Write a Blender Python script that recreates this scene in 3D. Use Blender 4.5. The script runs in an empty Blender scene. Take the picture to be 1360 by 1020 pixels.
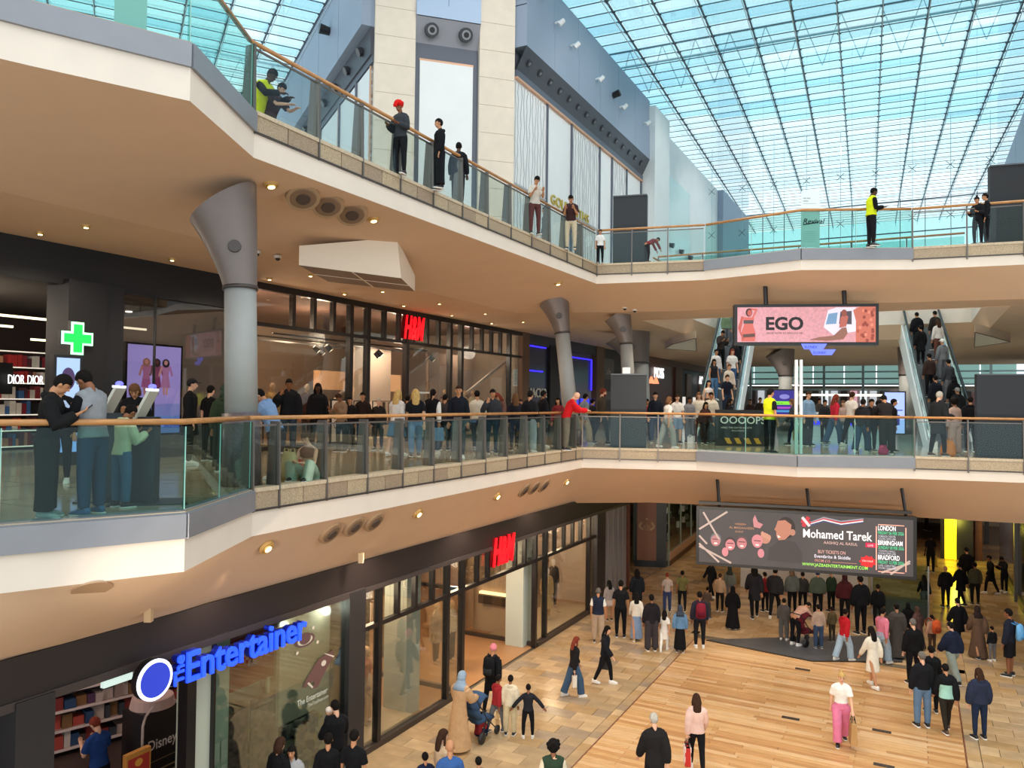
import bpy, bmesh, math, random
from mathutils import Vector, Matrix, Euler
import numpy as np
R=math.radians
random.seed(7)
SC=bpy.context.scene; COL=SC.collection
# ------------------------------------------------------------------ camera, world, exposure
EYE=7.5; FPX=1030.0; PITCH=R(1.357); ROLL=R(0.69)
cd=bpy.data.cameras.new('camera'); cam=bpy.data.objects.new('camera',cd); COL.objects.link(cam)
cd.sensor_width=36; cd.lens=36*FPX/1360; cd.clip_end=500
cam.matrix_world=Matrix.Translation((0,0,EYE))@Matrix.Rotation(R(90)+PITCH,4,'X')@Matrix.Rotation(ROLL,4,'Z')
SC.camera=cam
SC.view_settings.view_transform='Standard'; SC.view_settings.look='None'
SC.view_settings.exposure=0.0; SC.view_settings.gamma=1.0; SC.view_settings.use_curve_mapping=False
SC.cycles.max_bounces=7; SC.cycles.diffuse_bounces=4; SC.cycles.glossy_bounces=3
SC.cycles.transparent_max_bounces=24; SC.cycles.transmission_bounces=3
SC.cycles.caustics_reflective=False; SC.cycles.caustics_refractive=False
SC.cycles.use_denoising=True; SC.cycles.sample_clamp_indirect=6
w=bpy.data.worlds.new('sky'); SC.world=w; w.use_nodes=True
nt=w.node_tree; nt.nodes.clear()
o=nt.nodes.new('ShaderNodeOutputWorld'); bg=nt.nodes.new('ShaderNodeBackground')
tc=nt.nodes.new('ShaderNodeTexCoord'); nz=nt.nodes.new('ShaderNodeTexNoise'); cr=nt.nodes.new('ShaderNodeValToRGB')
nz.inputs['Scale'].default_value=2.2; nz.inputs['Detail'].default_value=4
cr.color_ramp.elements[0].position=.35; cr.color_ramp.elements[0].color=(.74,.90,.97,1)
cr.color_ramp.elements[1].position=.62; cr.color_ramp.elements[1].color=(.96,.99,1,1)
nt.links.new(tc.outputs['Generated'],nz.inputs['Vector']); nt.links.new(nz.outputs['Fac'],cr.inputs['Fac'])
nt.links.new(cr.outputs['Color'],bg.inputs['Color']); bg.inputs['Strength'].default_value=1.6
nt.links.new(bg.outputs[0],o.inputs[0])

# ------------------------------------------------------------------ frames: the mall axis runs 27.5 degrees right of the view
HX,HY=.4618,.8870
def FR(s,t,z=0): return Vector((s*HX+t*HY, s*HY-t*HX, z))
def ST(x,y): return (x*HX+y*HY, x*HY-y*HX)
def ray(u,v):
    a,b=u-680,v-510
    a,b=a*math.cos(ROLL)+b*math.sin(ROLL),-a*math.sin(ROLL)+b*math.cos(ROLL)
    x,Y,Z=a/FPX,1.,-b/FPX
    return Vector((x,Y*math.cos(PITCH)-Z*math.sin(PITCH),Y*math.sin(PITCH)+Z*math.cos(PITCH)))
def atz(u,v,z):
    d=ray(u,v); return d*((z-EYE)/d.z)+Vector((0,0,EYE))
def proj(P):
    x,y,z=P[0],P[1],P[2]-EYE
    Y=y*math.cos(PITCH)+z*math.sin(PITCH); Z=-y*math.sin(PITCH)+z*math.cos(PITCH)
    u=FPX*x/Y; v=-FPX*Z/Y
    return (680+u*math.cos(ROLL)-v*math.sin(ROLL), 510+u*math.sin(ROLL)+v*math.cos(ROLL))
def s_on(u,t,v=535):   # s where the sight line through column u meets the plane t
    d=ray(u,v); S,T=ST(d.x,d.y); k=t/T; return S*k
ZM,ZU=6.085,12.0
LSCALE=1.0
def spot(name,loc,target,power,col=(1,.82,.62),angle=100,size=.25,blend=.6):
    l=bpy.data.lights.new(name,'SPOT'); l.energy=power*LSCALE; l.color=col; l.spot_size=R(angle); l.spot_blend=blend; l.shadow_soft_size=size
    ob=bpy.data.objects.new(name,l); COL.objects.link(ob); ob.location=loc
    ob.rotation_euler=(Vector(target)-Vector(loc)).to_track_quat('-Z','Y').to_euler(); return ob
def point(name,loc,power,col=(1,.82,.62),size=.3):
    l=bpy.data.lights.new(name,'POINT'); l.energy=power*LSCALE; l.color=col; l.shadow_soft_size=size
    ob=bpy.data.objects.new(name,l); COL.objects.link(ob); ob.location=loc; return ob
# fill spots added along the roof edges, modelled on the fascia floodlights
for (s,t,p) in ((4,-12,.5),(12,-12,.55),(20,-12,.9),(28,-12,1.3),(6,5,.5),(14,5,.6),(22,5,1.1),(30,5,1.4),(40,-12,1.1),(40,5,1.1)):
    a=FR(s,t,25.5); b=FR(s+1,-3,0)
    spot('floodlight_fill',a,b,2050*p,(1,.90,.78),95,.5)

# spots added under the roof to brighten the corner building and white walls
for (s,t,a) in ((22,-5,FR(31,-16,19)),(34,-4,FR(38,-16,19)),(46,-4,FR(48,-16,19)),(60,-4,FR(62,-16,19)),(16,-10,FR(27,-19,19))):
    spot('wall_fill',FR(s,t,26.3),a,1700,(1,.92,.84),75,.4)
for (s,t) in ((13,-9.6),(17,-9.8),(21,-9.9),(9,-9.8)): spot('soffit_lamp',FR(s,t,4.75),FR(s,t+.8,0),210,(1,.82,.62),140,.12)
for (s,t) in ((26.2,-6),(26.2,-1),(26,-10),(22.5,-6),(22.5,-1)): spot('soffit_lamp',FR(s,t,4.3 if s>25 else 10.2),FR(s,t,0),260 if s>25 else 500,(1,.82,.62),140,.12)
# unseen spots added under the near gallery to brighten the bridge soffit
for t in (-6,-2.5,1): spot('soffit_fill',FR(.5,t,4.3),FR(25,t,4.9),2000,(1,.84,.66),62,.15)
# ------------------------------------------------------------------ materials
def lin(c):
    c=c/255; return c/12.92 if c<=.04045 else ((c+.055)/1.055)**2.4
def rgb(h):
    if isinstance(h,str): h=tuple(int(h[i:i+2],16) for i in (0,2,4))
    return tuple(lin(c) for c in h)+(1,)
MATS={}
def mat(key,col=None,rough=.6,metal=0,noise=0,scale=8,bump=0,emit=0,spec=None,stretch=None,dark=None):
    if key in MATS: return MATS[key]
    m=bpy.data.materials.new(key); m.use_nodes=True; N=m.node_tree.nodes; L=m.node_tree.links
    p=N['Principled BSDF']; c=rgb(col); p.inputs['Base Color'].default_value=c
    p.inputs['Roughness'].default_value=rough; p.inputs['Metallic'].default_value=metal
    if spec is not None: p.inputs['Specular IOR Level'].default_value=spec
    if emit: p.inputs['Emission Color'].default_value=c; p.inputs['Emission Strength'].default_value=emit
    if noise or bump:
        t=N.new('ShaderNodeTexCoord'); n=N.new('ShaderNodeTexNoise'); n.inputs['Scale'].default_value=scale; n.inputs['Detail'].default_value=5
        src=t.outputs['Object']
        if stretch:
            mp=N.new('ShaderNodeMapping'); mp.inputs['Scale'].default_value=stretch; mp.inputs['Rotation'].default_value=(0,0,R(27.5))
            L.new(src,mp.inputs['Vector']); src=mp.outputs[0]
        L.new(src,n.inputs['Vector'])
        if noise:
            r=N.new('ShaderNodeValToRGB'); d=rgb(dark) if dark else tuple(x*(1-noise) for x in c[:3])+(1,)
            r.color_ramp.elements[0].position=.32; r.color_ramp.elements[0].color=d
            r.color_ramp.elements[1].position=.68; r.color_ramp.elements[1].color=tuple(min(1,x*(1+noise*.35)) for x in c[:3])+(1,)
            L.new(n.outputs['Fac'],r.inputs['Fac']); L.new(r.outputs['Color'],p.inputs['Base Color'])
        if bump:
            b=N.new('ShaderNodeBump'); b.inputs['Strength'].default_value=bump; b.inputs['Distance'].default_value=.01
            L.new(n.outputs['Fac'],b.inputs['Height']); L.new(b.outputs[0],p.inputs['Normal'])
    MATS[key]=m; return m
def glass(key,tint,refl=.06,edge=.5,rough=0.0):
    if key in MATS: return MATS[key]
    m=bpy.data.materials.new(key); m.use_nodes=True; N=m.node_tree.nodes; L=m.node_tree.links; N.clear()
    o=N.new('ShaderNodeOutputMaterial'); mx=N.new('ShaderNodeMixShader'); tr=N.new('ShaderNodeBsdfTransparent'); gl=N.new('ShaderNodeBsdfGlossy')
    tr.inputs[0].default_value=rgb(tint); gl.inputs['Color'].default_value=(.9,.95,1,1); gl.inputs['Roughness'].default_value=rough
    lw=N.new('ShaderNodeLayerWeight'); lw.inputs['Blend'].default_value=.25
    mr=N.new('ShaderNodeMapRange'); mr.inputs['To Min'].default_value=refl; mr.inputs['To Max'].default_value=edge
    L.new(lw.outputs['Fresnel'],mr.inputs['Value']); L.new(mr.outputs[0],mx.inputs[0])
    L.new(tr.outputs[0],mx.inputs[1]); L.new(gl.outputs[0],mx.inputs[2]); L.new(mx.outputs[0],o.inputs[0])
    MATS[key]=m; return m
def col(h,rough=.75): return mat('paint_'+h+('' if rough==.75 else str(rough)),h,rough)
def cloth(h): return mat('fabric_'+h,h,.92,noise=.12,scale=9,spec=.15)
def glow(h,e=1.0): return mat('glow_%s_%g'%(h,e),h,.5,emit=e)

# ------------------------------------------------------------------ mesh builder
def prop(ob,label=None,cat=None,group=None,kind=None):
    if label: ob['label']=label
    if cat: ob['category']=cat
    if group: ob['group']=group
    if kind: ob['kind']=kind
    return ob
def empty(name,loc,label=None,cat=None,group=None,rz=0,kind=None):
    ob=bpy.data.objects.new(name,None); COL.objects.link(ob); ob.location=loc; ob.rotation_euler=(0,0,rz); ob.empty_display_size=.1
    return prop(ob,label,cat,group,kind)
def rootloc(p):
    v=Vector((0,0,0))
    while p: v+=p.location; p=p.parent
    return v
class MB:
    def __init__(s): s.v=[]; s.f=[]; s.m=[]; s.mats=[]
    def mi(s,m):
        if m not in s.mats: s.mats.append(m)
        return s.mats.index(m)
    def add(s,vs,fs,m):
        n=len(s.v); s.v+=[tuple(v) for v in vs]; k=s.mi(m)
        s.f+=[tuple(i+n for i in f) for f in fs]; s.m+=[k]*len(fs); return s
    def hexa(s,c,m):  # 8 corners: bottom 4 ccw, top 4 ccw
        return s.add(c,[(3,2,1,0),(4,5,6,7),(0,1,5,4),(1,2,6,5),(2,3,7,6),(3,0,4,7)],m)
    def box(s,x0,x1,y0,y1,z0,z1,m):
        return s.hexa([(x0,y0,z0),(x1,y0,z0),(x1,y1,z0),(x0,y1,z0),(x0,y0,z1),(x1,y0,z1),(x1,y1,z1),(x0,y1,z1)],m)
    def bf(s,s0,s1,t0,t1,z0,z1,m):   # box in the mall frame
        c=[FR(s0,t0,z0),FR(s0,t1,z0),FR(s1,t1,z0),FR(s1,t0,z0),FR(s0,t0,z1),FR(s0,t1,z1),FR(s1,t1,z1),FR(s1,t0,z1)]
        return s.hexa(c,m)
    def prism(s,poly,z0,z1,m):
        n=len(poly); vs=[(p[0],p[1],z0) for p in poly]+[(p[0],p[1],z1) for p in poly]
        fs=[tuple(range(n-1,-1,-1)),tuple(range(n,2*n))]+[(i,(i+1)%n,n+(i+1)%n,n+i) for i in range(n)]
        return s.add(vs,fs,m)
    def slab(s,a,b,c,d,th,m):    # plate through four points, thickness th along its normal
        a,b,c,d=map(Vector,(a,b,c,d)); n=(b-a).cross(d-a).normalized()*th
        return s.hexa([a,b,c,d,a+n,b+n,c+n,d+n],m)
    def bar(s,a,b,w,h,m,up=(0,0,1)):
        a,b=Vector(a),Vector(b); d=(b-a).normalized(); u=Vector(up)
        if abs(d.dot(u))>.98: u=Vector((HX,HY,0))
        r=d.cross(u).normalized(); u=r.cross(d)
        r*=w/2; u*=h/2
        return s.hexa([a-r-u,a+r-u,a+r+u,a-r+u,b-r-u,b+r-u,b+r+u,b-r+u][:8],m)
    def tube(s,pts,rad,m,n=8,cap=True,side=None):
        pts=[Vector(p) for p in pts]; k=len(pts); vs=[];fs=[]
        for i,p in enumerate(pts):
            d=(pts[min(i+1,k-1)]-pts[max(i-1,0)]).normalized(); r=rad[i] if isinstance(rad,(list,tuple)) else rad
            rx,ry=r if isinstance(r,(list,tuple)) else (r,r)
            X=Vector(side) if side else (Vector((1,0,0)) if abs(d.x)<.9 else Vector((0,1,0)))
            X=(X-d*X.dot(d)).normalized(); Y=d.cross(X)
            for j in range(n):
                a=2*math.pi*j/n; vs.append(p+X*rx*math.cos(a)+Y*ry*math.sin(a))
        for i in range(k-1):
            for j in range(n):
                a,b=i*n+j,i*n+(j+1)%n; fs.append((a,b,b+n,a+n))
        if cap: fs.append(tuple(range(n-1,-1,-1))); fs.append(tuple((k-1)*n+j for j in range(n)))
        return s.add(vs,fs,m)
    def ell(s,c,r,m,n=10,k=6,rot=None):
        c=Vector(c); vs=[];fs=[]
        vs.append(Vector((0,0,-r[2])))
        for i in range(1,k):
            a=math.pi*i/k-math.pi/2
            for j in range(n):
                b=2*math.pi*j/n; vs.append(Vector((r[0]*math.cos(a)*math.cos(b),r[1]*math.cos(a)*math.sin(b),r[2]*math.sin(a))))
        vs.append(Vector((0,0,r[2])))
        if rot: vs=[rot@v for v in vs]
        vs=[v+c for v in vs]
        for j in range(n): fs.append((0,1+(j+1)%n,1+j))
        for i in range(k-2):
            for j in range(n):
                a,b=1+i*n+j,1+i*n+(j+1)%n; fs.append((a,b,b+n,a+n))
        l=len(vs)-1; q=1+(k-2)*n
        for j in range(n): fs.append((q+j,q+(j+1)%n,l))
        return s.add(vs,fs,m)
    def build(s,name,parent=None,smooth=False,label=None,cat=None,group=None,kind=None,rel=True):
        me=bpy.data.meshes.new(name); off=rootloc(parent) if (parent and rel) else Vector((0,0,0))
        me.from_pydata([(v[0]-off.x,v[1]-off.y,v[2]-off.z) for v in s.v],[],s.f)
        for m in s.mats: me.materials.append(m)
        me.polygons.foreach_set('material_index',s.m)
        if smooth: me.polygons.foreach_set('use_smooth',[True]*len(s.f))
        me.update()
        ob=bpy.data.objects.new(name,me); COL.objects.link(ob); ob.parent=parent
        return prop(ob,label,cat,group,kind)
def copyob(src,parent,loc=None):
    c=src.copy(); COL.objects.link(c); c.parent=parent
    if loc is not None: c.location=loc
    return c
def copy_tree(o,parent=None):
    c=o.copy(); COL.objects.link(c); c.parent=parent
    for ch in list(o.children): copy_tree(ch,c)
    return c
def struct(mb,name,parent=None,**k): return mb.build(name,parent,kind=None if parent else 'structure',**k)
FONT={}
def textmesh(txt,size=1,extr=0,fat=0,align='LEFT',shear=0,sx=1,fit=None):
    key=(txt,size,extr,fat,align,shear,sx,fit)
    if key in FONT: return FONT[key]
    c=bpy.data.curves.new('lettering','FONT'); c.body=txt; c.size=size; c.extrude=extr; c.offset=fat*size; c.align_x=align; c.shear=shear; c.resolution_u=3
    ob=bpy.data.objects.new('lettering',c); me=bpy.data.meshes.new_from_object(ob); bpy.data.objects.remove(ob)
    if fit:
        xs=[v.co.x for v in me.vertices]; ys=[v.co.y for v in me.vertices]; x0,y0=min(xs),min(ys)
        me.transform(Matrix.Translation((-x0,-y0,0))); me.transform(Matrix.Diagonal((fit[0]/(max(xs)-x0),fit[1]/(max(ys)-y0),1,1)))
    elif sx!=1: me.transform(Matrix.Scale(sx,4,(1,0,0)))
    FONT[key]=me; return me
def text(txt,loc,right,m,size=1,extr=0,fat=0,align='LEFT',parent=None,name='lettering',shear=0,up=(0,0,1),sx=1,fit=None):
    me=textmesh(txt,size,extr,fat,align,shear,sx,fit).copy(); me.materials.clear(); me.materials.append(m)
    ob=bpy.data.objects.new(name,me); COL.objects.link(ob); r=Vector(right).normalized(); u=Vector(up).normalized(); n=r.cross(u)
    M=Matrix((r,u,n)).transposed().to_4x4(); M.translation=Vector(loc)-(rootloc(parent) if parent else Vector((0,0,0)))
    ob.parent=parent; ob.matrix_local=M; return ob
class Panel:   # flat print in the plane of a screen or a poster: o lower left corner, r right, size w x h
    def __init__(s,o,r,w,h,parent,up=(0,0,1)): s.o=Vector(o); s.r=Vector(r).normalized(); s.u=Vector(up).normalized(); s.n=s.r.cross(s.u); s.w=w; s.h=h; s.p=parent; s.k=0; s.mb=MB()
    def P(s,x,y,d): return s.o+s.r*(x*s.w)+s.u*(y*s.h)+s.n*d
    def poly(s,pts,m):
        s.k+=1; d=.002+.0006*s.k; s.mb.add([s.P(x,y,d) for x,y in pts],[tuple(range(len(pts)))],m)
    def rect(s,x0,y0,x1,y1,m): s.poly([(x0,y0),(x1,y0),(x1,y1),(x0,y1)],m)
    def disc(s,x,y,rx,ry,m,n=16,a0=0): s.poly([(x+rx*math.cos(a0+2*math.pi*i/n),y+ry*math.sin(a0+2*math.pi*i/n)) for i in range(n)],m)
    def line(s,x0,y0,x1,y1,wd,m):
        a=s.h/s.w; wd=wd*a; dx,dy=(x1-x0),(y1-y0)*a; l=math.hypot(dx,dy); nx,ny=-dy/l*wd/2,dx/l*wd/2/a
        s.poly([(x0-nx,y0-ny),(x1-nx,y1-ny),(x1+nx,y1+ny),(x0+nx,y0+ny)],m)
    def text(s,t,x,y,size,m,fat=0,align='LEFT',shear=0,sx=1,w=None):
        s.k+=1; return text(t,s.P(x,y,.003+.0006*s.k),s.r,m,size*s.h,0,fat,align,s.p,'lettering',shear,s.u,sx,fit=(w*s.w,size*s.h*.72) if w else None)
    def done(s,name='picture'): return s.mb.build(name,s.p)
# ================================================================== SETTING
STONE=mat('granite_strip','b49f84',.55,noise=.45,scale=60,bump=.2)
CREAM=mat('cream_plaster','e6d9cb',.8,noise=.04,scale=2)
SOFF=mat('soffit_plaster','d9b899',.85,noise=.04,scale=1)
CEIL=mat('ceiling_plaster','d9b899',.85,noise=.04,scale=1)
GREYM=mat('grey_metal','8e9097',.45,metal=.3,noise=.05,scale=3)
DMET=mat('dark_bronze_metal','4c4644',.4,metal=.4)
POSTM=mat('post_metal','6f6a66',.4,metal=.5)
BLK=mat('black_frame','1b1819',.35)
BLKM=mat('black_matt','15151a',.6)
WOODR=mat('handrail_oak','bf8751',.35,noise=.25,scale=6,stretch=(1,1,6))
GLS=glass('clear_glass','eef5f3',.015,.16)
GLT=glass('teal_glass','d8ece8',.012,.15)
SHOPG=glass('shop_glass','f2f2ee',.045,.3)
DGL=glass('dark_shop_glass','d4d4d6',.05,.3)
WHT=mat('white_panel','eeeff0',.5,noise=.03,scale=1)
GLSEDGE=mat('glass_edge','9fd0c8',.3)

# ---------------- lower floor: stone tiles and oak boards, each its own piece
fl=MB(); fl.add([FR(-6,-30,-.03),FR(-6,14,-.03),FR(62,14,-.03),FR(62,-30,-.03)],[(0,1,2,3)],mat('tile_joint','6e604c',.8))
floor=struct(fl,'floor')
TC=['bf9f78','cbac84','b69a76','b8966a','a89178']
tm=[mat('sandstone_%d'%i,c,.22,noise=.16,scale=3,bump=.05) for i,c in enumerate(TC)]
def piece(dx,dy,m,h=.03,nm='tile'):
    b=MB(); e=.004
    b.add([(-dx/2,-dy/2,0),(dx/2,-dy/2,0),(dx/2,dy/2,0),(-dx/2,dy/2,0)]+[(-dx/2,-dy/2,h-e),(dx/2,-dy/2,h-e),(dx/2,dy/2,h-e),(-dx/2,dy/2,h-e)]+[(-dx/2+e,-dy/2+e,h),(dx/2-e,-dy/2+e,h),(dx/2-e,dy/2-e,h),(-dx/2+e,dy/2-e,h)],
      [(0,1,5,4),(1,2,6,5),(2,3,7,6),(3,0,4,7),(4,5,9,8),(5,6,10,9),(6,7,11,10),(7,4,8,11),(8,9,10,11)],m)
    me=bpy.data.meshes.new(nm); me.from_pydata(b.v,[],b.f); me.materials.append(m); me.update(); return me
AX=math.atan2(-HX,HY)  # x axis of a piece runs across the mall
tmesh=[piece(.742,.442,m) for m in tm]; tmesh2=[piece(.36,.442,m) for m in tm]
def put(name,me,s,t,z,parent,a=0):
    ob=bpy.data.objects.new(name,me); COL.objects.link(ob); ob.parent=parent; ob.location=FR(s,t,z); ob.rotation_euler=(0,0,AX+a); return ob
rest=MB(); rnd=random.Random(3)
def tiles(t0,t1,s0,s1,sn):
    k=0; s=s0
    while s<s1:
        t=t0-(.375 if k%2 else 0); 
        while t<t1-.02:
            a,b=max(t,t0),min(t+.75,t1); i=rnd.choice((0,0,1,1,2,3,4))
            if b-a>.12:
                if s<sn and b-a>.74: put('tile',tmesh[i],s+.225,(a+b)/2,-.03,floor)
                elif s<sn and abs(b-a-.375)<.02: put('tile',tmesh2[i],s+.225,(a+b)/2,-.03,floor)
                else: rest.bf(s+.004,s+.446,a+.004,b-.004,-.02,0,tm[i])
            t+=.75
        s+=.45; k+=1
tiles(-10.3,-6.55,13.6,50,27.4); tiles(1.25,9.5,14,50,27.4)
tiles(-6.55,1.25,25.5,50,0); tiles(-16,-10.3,30.5,50,0)
rest.bf(-5,13.6,-12,9,-.02,0,tm[0])
rest.build('tile_field',floor,kind='stuff')
# border strips either side of the boards
bs=MB()
for k in range(34):
    s=13.6+k*.36; bs.bf(s+.003,s+.357,-6.54,-6.3,-.02,0,tm[(k*3)%5]); bs.bf(s+.003,s+.357,.98,1.24,-.02,0,tm[(k*2+1)%5])
bs.bf(13,25.5,-6.3,-6.27,-.02,.001,mat('brass_line','7a4a34',.4)); bs.bf(13,25.5,.95,.98,-.02,.001,mat('brass_line'))
bs.build('border_strip',floor,kind='stuff')
WC=['cd9d6a','d3a877','c4925e','d8b184','ba8756','cfa26e']
wm=[mat('oak_board_%d'%i,c,.33,noise=.22,scale=2.2,stretch=(1.2,14,1),bump=.04,dark=None) for i,c in enumerate(WC)]
wl=[2.1,2.9,1.5]; wmesh={}
for l in wl:
    for i,m in enumerate(wm): wmesh[(l,i)]=piece(l-.006,.139,m,nm='plank')
r2=random.Random(5); s=13.9; ENDS=[]
while s<25.0:
    t=-6.27; row=[]; rem=7.2
    seq=r2.choice([(2.9,2.1,1.5),(2.1,1.5,2.9),(1.5,2.9,2.1),(2.9,1.5,2.1),(2.1,2.9,1.5)])
    x=t+(.714 if len(ENDS)%2 else 0); ENDS.append((s,t if len(ENDS)%2 else 0.235))
    for l in seq: put('plank',wmesh[(l,r2.randrange(6))],s+.07,x+l/2,-.03,floor); x+=l
    put('plank',piece(7.21-sum(seq),.139,wm[2],nm='plank'),s+.07,(x+.94)/2,-.03,floor) if False else None
    rest2=x; s+=.142
b=MB()
for k,(s,x) in enumerate(ENDS): b.bf(s+.001,s+.141,x+.002,x+.711,-.02,0,wm[(k*5)%6])
k=0; s=8.0
while s<13.9: b.bf(s,s+.14,-6.27,.948,-.02,0,wm[k%6]); s+=.142; k+=1
b.build('plank_ends',floor,kind='stuff')
# slate inlay wedge where the boards stop
sl=MB(); q=[(938,850),(1078,878),(1198,879),(1204,868),(1150,845),(1060,846)]
sl.prism([atz(u,v,0) for u,v in q],-.01,.012,mat('slate','55565a',.35,noise=.2,scale=4)); sl.build('slate_inlay',floor)
bd=MB()
for (a,c) in (((938,850),(1078,878)),((1078,878),(1198,879))): bd.bar(atz(*a,0.01),atz(*c,0.01),.07,.02,mat('dark_edge','2a2522',.4))
bd.build('slate_border',floor)
for (u,v) in ((1066,889),(1050,954),(1171,971),(1174,1017)):
    p=atz(u,v,0); hh=MB(); s_,t_=ST(p.x,p.y); hh.bf(s_-.07,s_+.07,t_-.2,t_+.2,0,.006,mat('vent_dark','3a302a',.5))
    for k in range(5): hh.bf(s_-.06,s_+.06,t_-.18+k*.08,t_-.165+k*.08,.006,.010,DMET)
    hh.build('floor_vent',floor)

# ---------------- middle and upper galleries
MP=[(-9.6,5.4),(-5.62,8.57),(-4.08,9.77),(-4.05,12.21),(2.26,24.68),(5.75,24.08),(8.21,22.29),(11.49,22.14),(14.09,21.35),(24,18.3)]
UP=[(-9.6,5.5),(-5.49,8.70),(-4.10,9.68),(-4.07,12.0),(2.70,25.0),(5.94,24.03),(8.21,22.04),(11.25,21.77),(13.75,20.8),(24,17.5)]
MI=[FR(-1,-10.42),FR(4.6,-10.42),FR(6.6,-10.42),FR(9.2,-10.42),FR(24.6,-10.42),FR(26.2,-8.2),FR(27.4,-3.6),FR(27.3,.2),FR(27.6,3.0),FR(28,14)]
UI=[FR(3.0,-12.6),FR(6.0,-12.6),FR(9.0,-12.6),FR(10.6,-12.6),FR(24.6,-12.6),FR(26.0,-7.2),FR(25.8,-3.6),FR(26.4,.2),FR(26.8,3.0),FR(27.2,13)]
CB=[.42,.42,.42,.40,.30,.29,.29,.29,.29,.29]; CH=.335
def sheet(pts,z,m,name,kind='structure',th=.04):
    b=MB(); n=len(pts); b.prism(pts,z-th,z,m) if th>0 else b.prism(pts,z,z-th,m); return b.build(name,kind=kind)
FLM=mat('polished_floor','b5a48c',.12,noise=.12,scale=2)
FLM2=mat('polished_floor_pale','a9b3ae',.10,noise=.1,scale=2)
fm=sheet([Vector((p[0],p[1],0)) for p in MP]+[FR(28.5,13),FR(28.5,-10.5),FR(28.5,-40),FR(-10,-40)],ZM,FLM,'floor_middle')
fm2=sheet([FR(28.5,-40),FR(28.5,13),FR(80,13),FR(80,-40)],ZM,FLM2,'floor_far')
# joints of the big gallery floor slabs
jt=MB(); 
for k in range(14): jt.bf(6+k*1.6,6.02+k*1.6,-15.7,-9.6,ZM,ZM+.002,mat('joint_dark','5b5244',.8))
for t in (-14.2,-12.6,-11): jt.bf(5,28,t,t+.02,ZM,ZM+.002,mat('joint_dark'))
jt.build('floor_joint',fm)
sheet([Vector((p[0],p[1],0)) for p in UP[:5]]+[FR(28.5,-8.8),FR(28.5,-40),FR(-10,-40)],ZU,FLM,'floor_upper')
sheet([Vector((p[0],p[1],0)) for p in UP[4:]]+[FR(28.5,13),FR(28.5,-8.8)],ZU,FLM,'floor_upper_bridge')
sheet([FR(28.5,-40),FR(28.5,-8.8),FR(80,-8.8),FR(80,-40)],ZU,FLM,'floor_upper_left')
sheet([FR(28.5,2.2),FR(28.5,13),FR(80,13),FR(80,2.2)],ZU,FLM,'floor_upper_right')
sheet([FR(39.8,-8.8),FR(39.8,2.2),FR(80,2.2),FR(80,-8.8)],ZU,FLM,'floor_upper_far')
ZC=10.68; ZL=4.08
sheet([FR(-8,-12.6),FR(28.5,-12.6),FR(28.5,-30),FR(-8,-30)],ZC,CEIL,'ceiling_middle',th=-.05)
sheet([UI[4],UI[5],UI[6],UI[7],UI[8],UI[9],FR(28.5,13),FR(28.5,-12.6)],ZC,CEIL,'ceiling_bridge',th=-.05)
sheet([FR(28.5,-30),FR(28.5,-9.2),FR(66,-9.2),FR(66,-30)],ZC,CEIL,'ceiling_left',th=-.05)
sheet([FR(28.5,2.6),FR(28.5,16),FR(66,16),FR(66,2.6)],ZC,CEIL,'ceiling_right',th=-.05)
sheet([FR(40.4,-9.2),FR(40.4,2.6),FR(66,2.6),FR(66,-9.2)],ZC,CEIL,'ceiling_far',th=-.05)
sheet([MI[4],MI[5],MI[6],MI[7],MI[8],MI[9],FR(80,14),FR(80,-30),FR(24.6,-30)],ZL,CEIL,'ceiling_lower',th=-.05)
sheet([FR(-6,-10.42),FR(24.7,-10.42),FR(24.7,-30),FR(-6,-30)],ZL,mat('shop_ceiling','8a7d70',.8),'ceiling_shops',th=-.05)
# void edges beyond the bridge
ve=MB()
for (a,b_) in ((FR(28.5,-8.8),FR(39.8,-8.8)),(FR(39.8,-8.8),FR(39.8,2.2)),(FR(39.8,2.2),FR(28.5,2.2)),(FR(28.5,2.2),FR(28.5,-8.8))):
    a0,b0=Vector((a.x,a.y,0)),Vector((b_.x,b_.y,0)); d=(b0-a0).normalized(); n=Vector((d.y,-d.x,0))
    ve.add([a0+Vector((0,0,ZU)),b0+Vector((0,0,ZU)),b0+Vector((0,0,11.3)),a0+Vector((0,0,11.3))],[(0,1,2,3)],CREAM)
c4=[(28.5,-8.8),(39.8,-8.8),(39.8,2.2),(28.5,2.2)]; i4=[(28.4,-9.2),(40.4,-9.2),(40.4,2.6),(28.4,2.6)]
for k in range(4):
    a,b_=c4[k],c4[(k+1)%4]; c,d=i4[(k+1)%4],i4[k]
    ve.add([FR(*a,11.3),FR(*b_,11.3),FR(*c,ZC-.02),FR(*d,ZC-.02)],[(0,1,2,3)],SOFF)
struct(ve,'trim_1')
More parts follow.
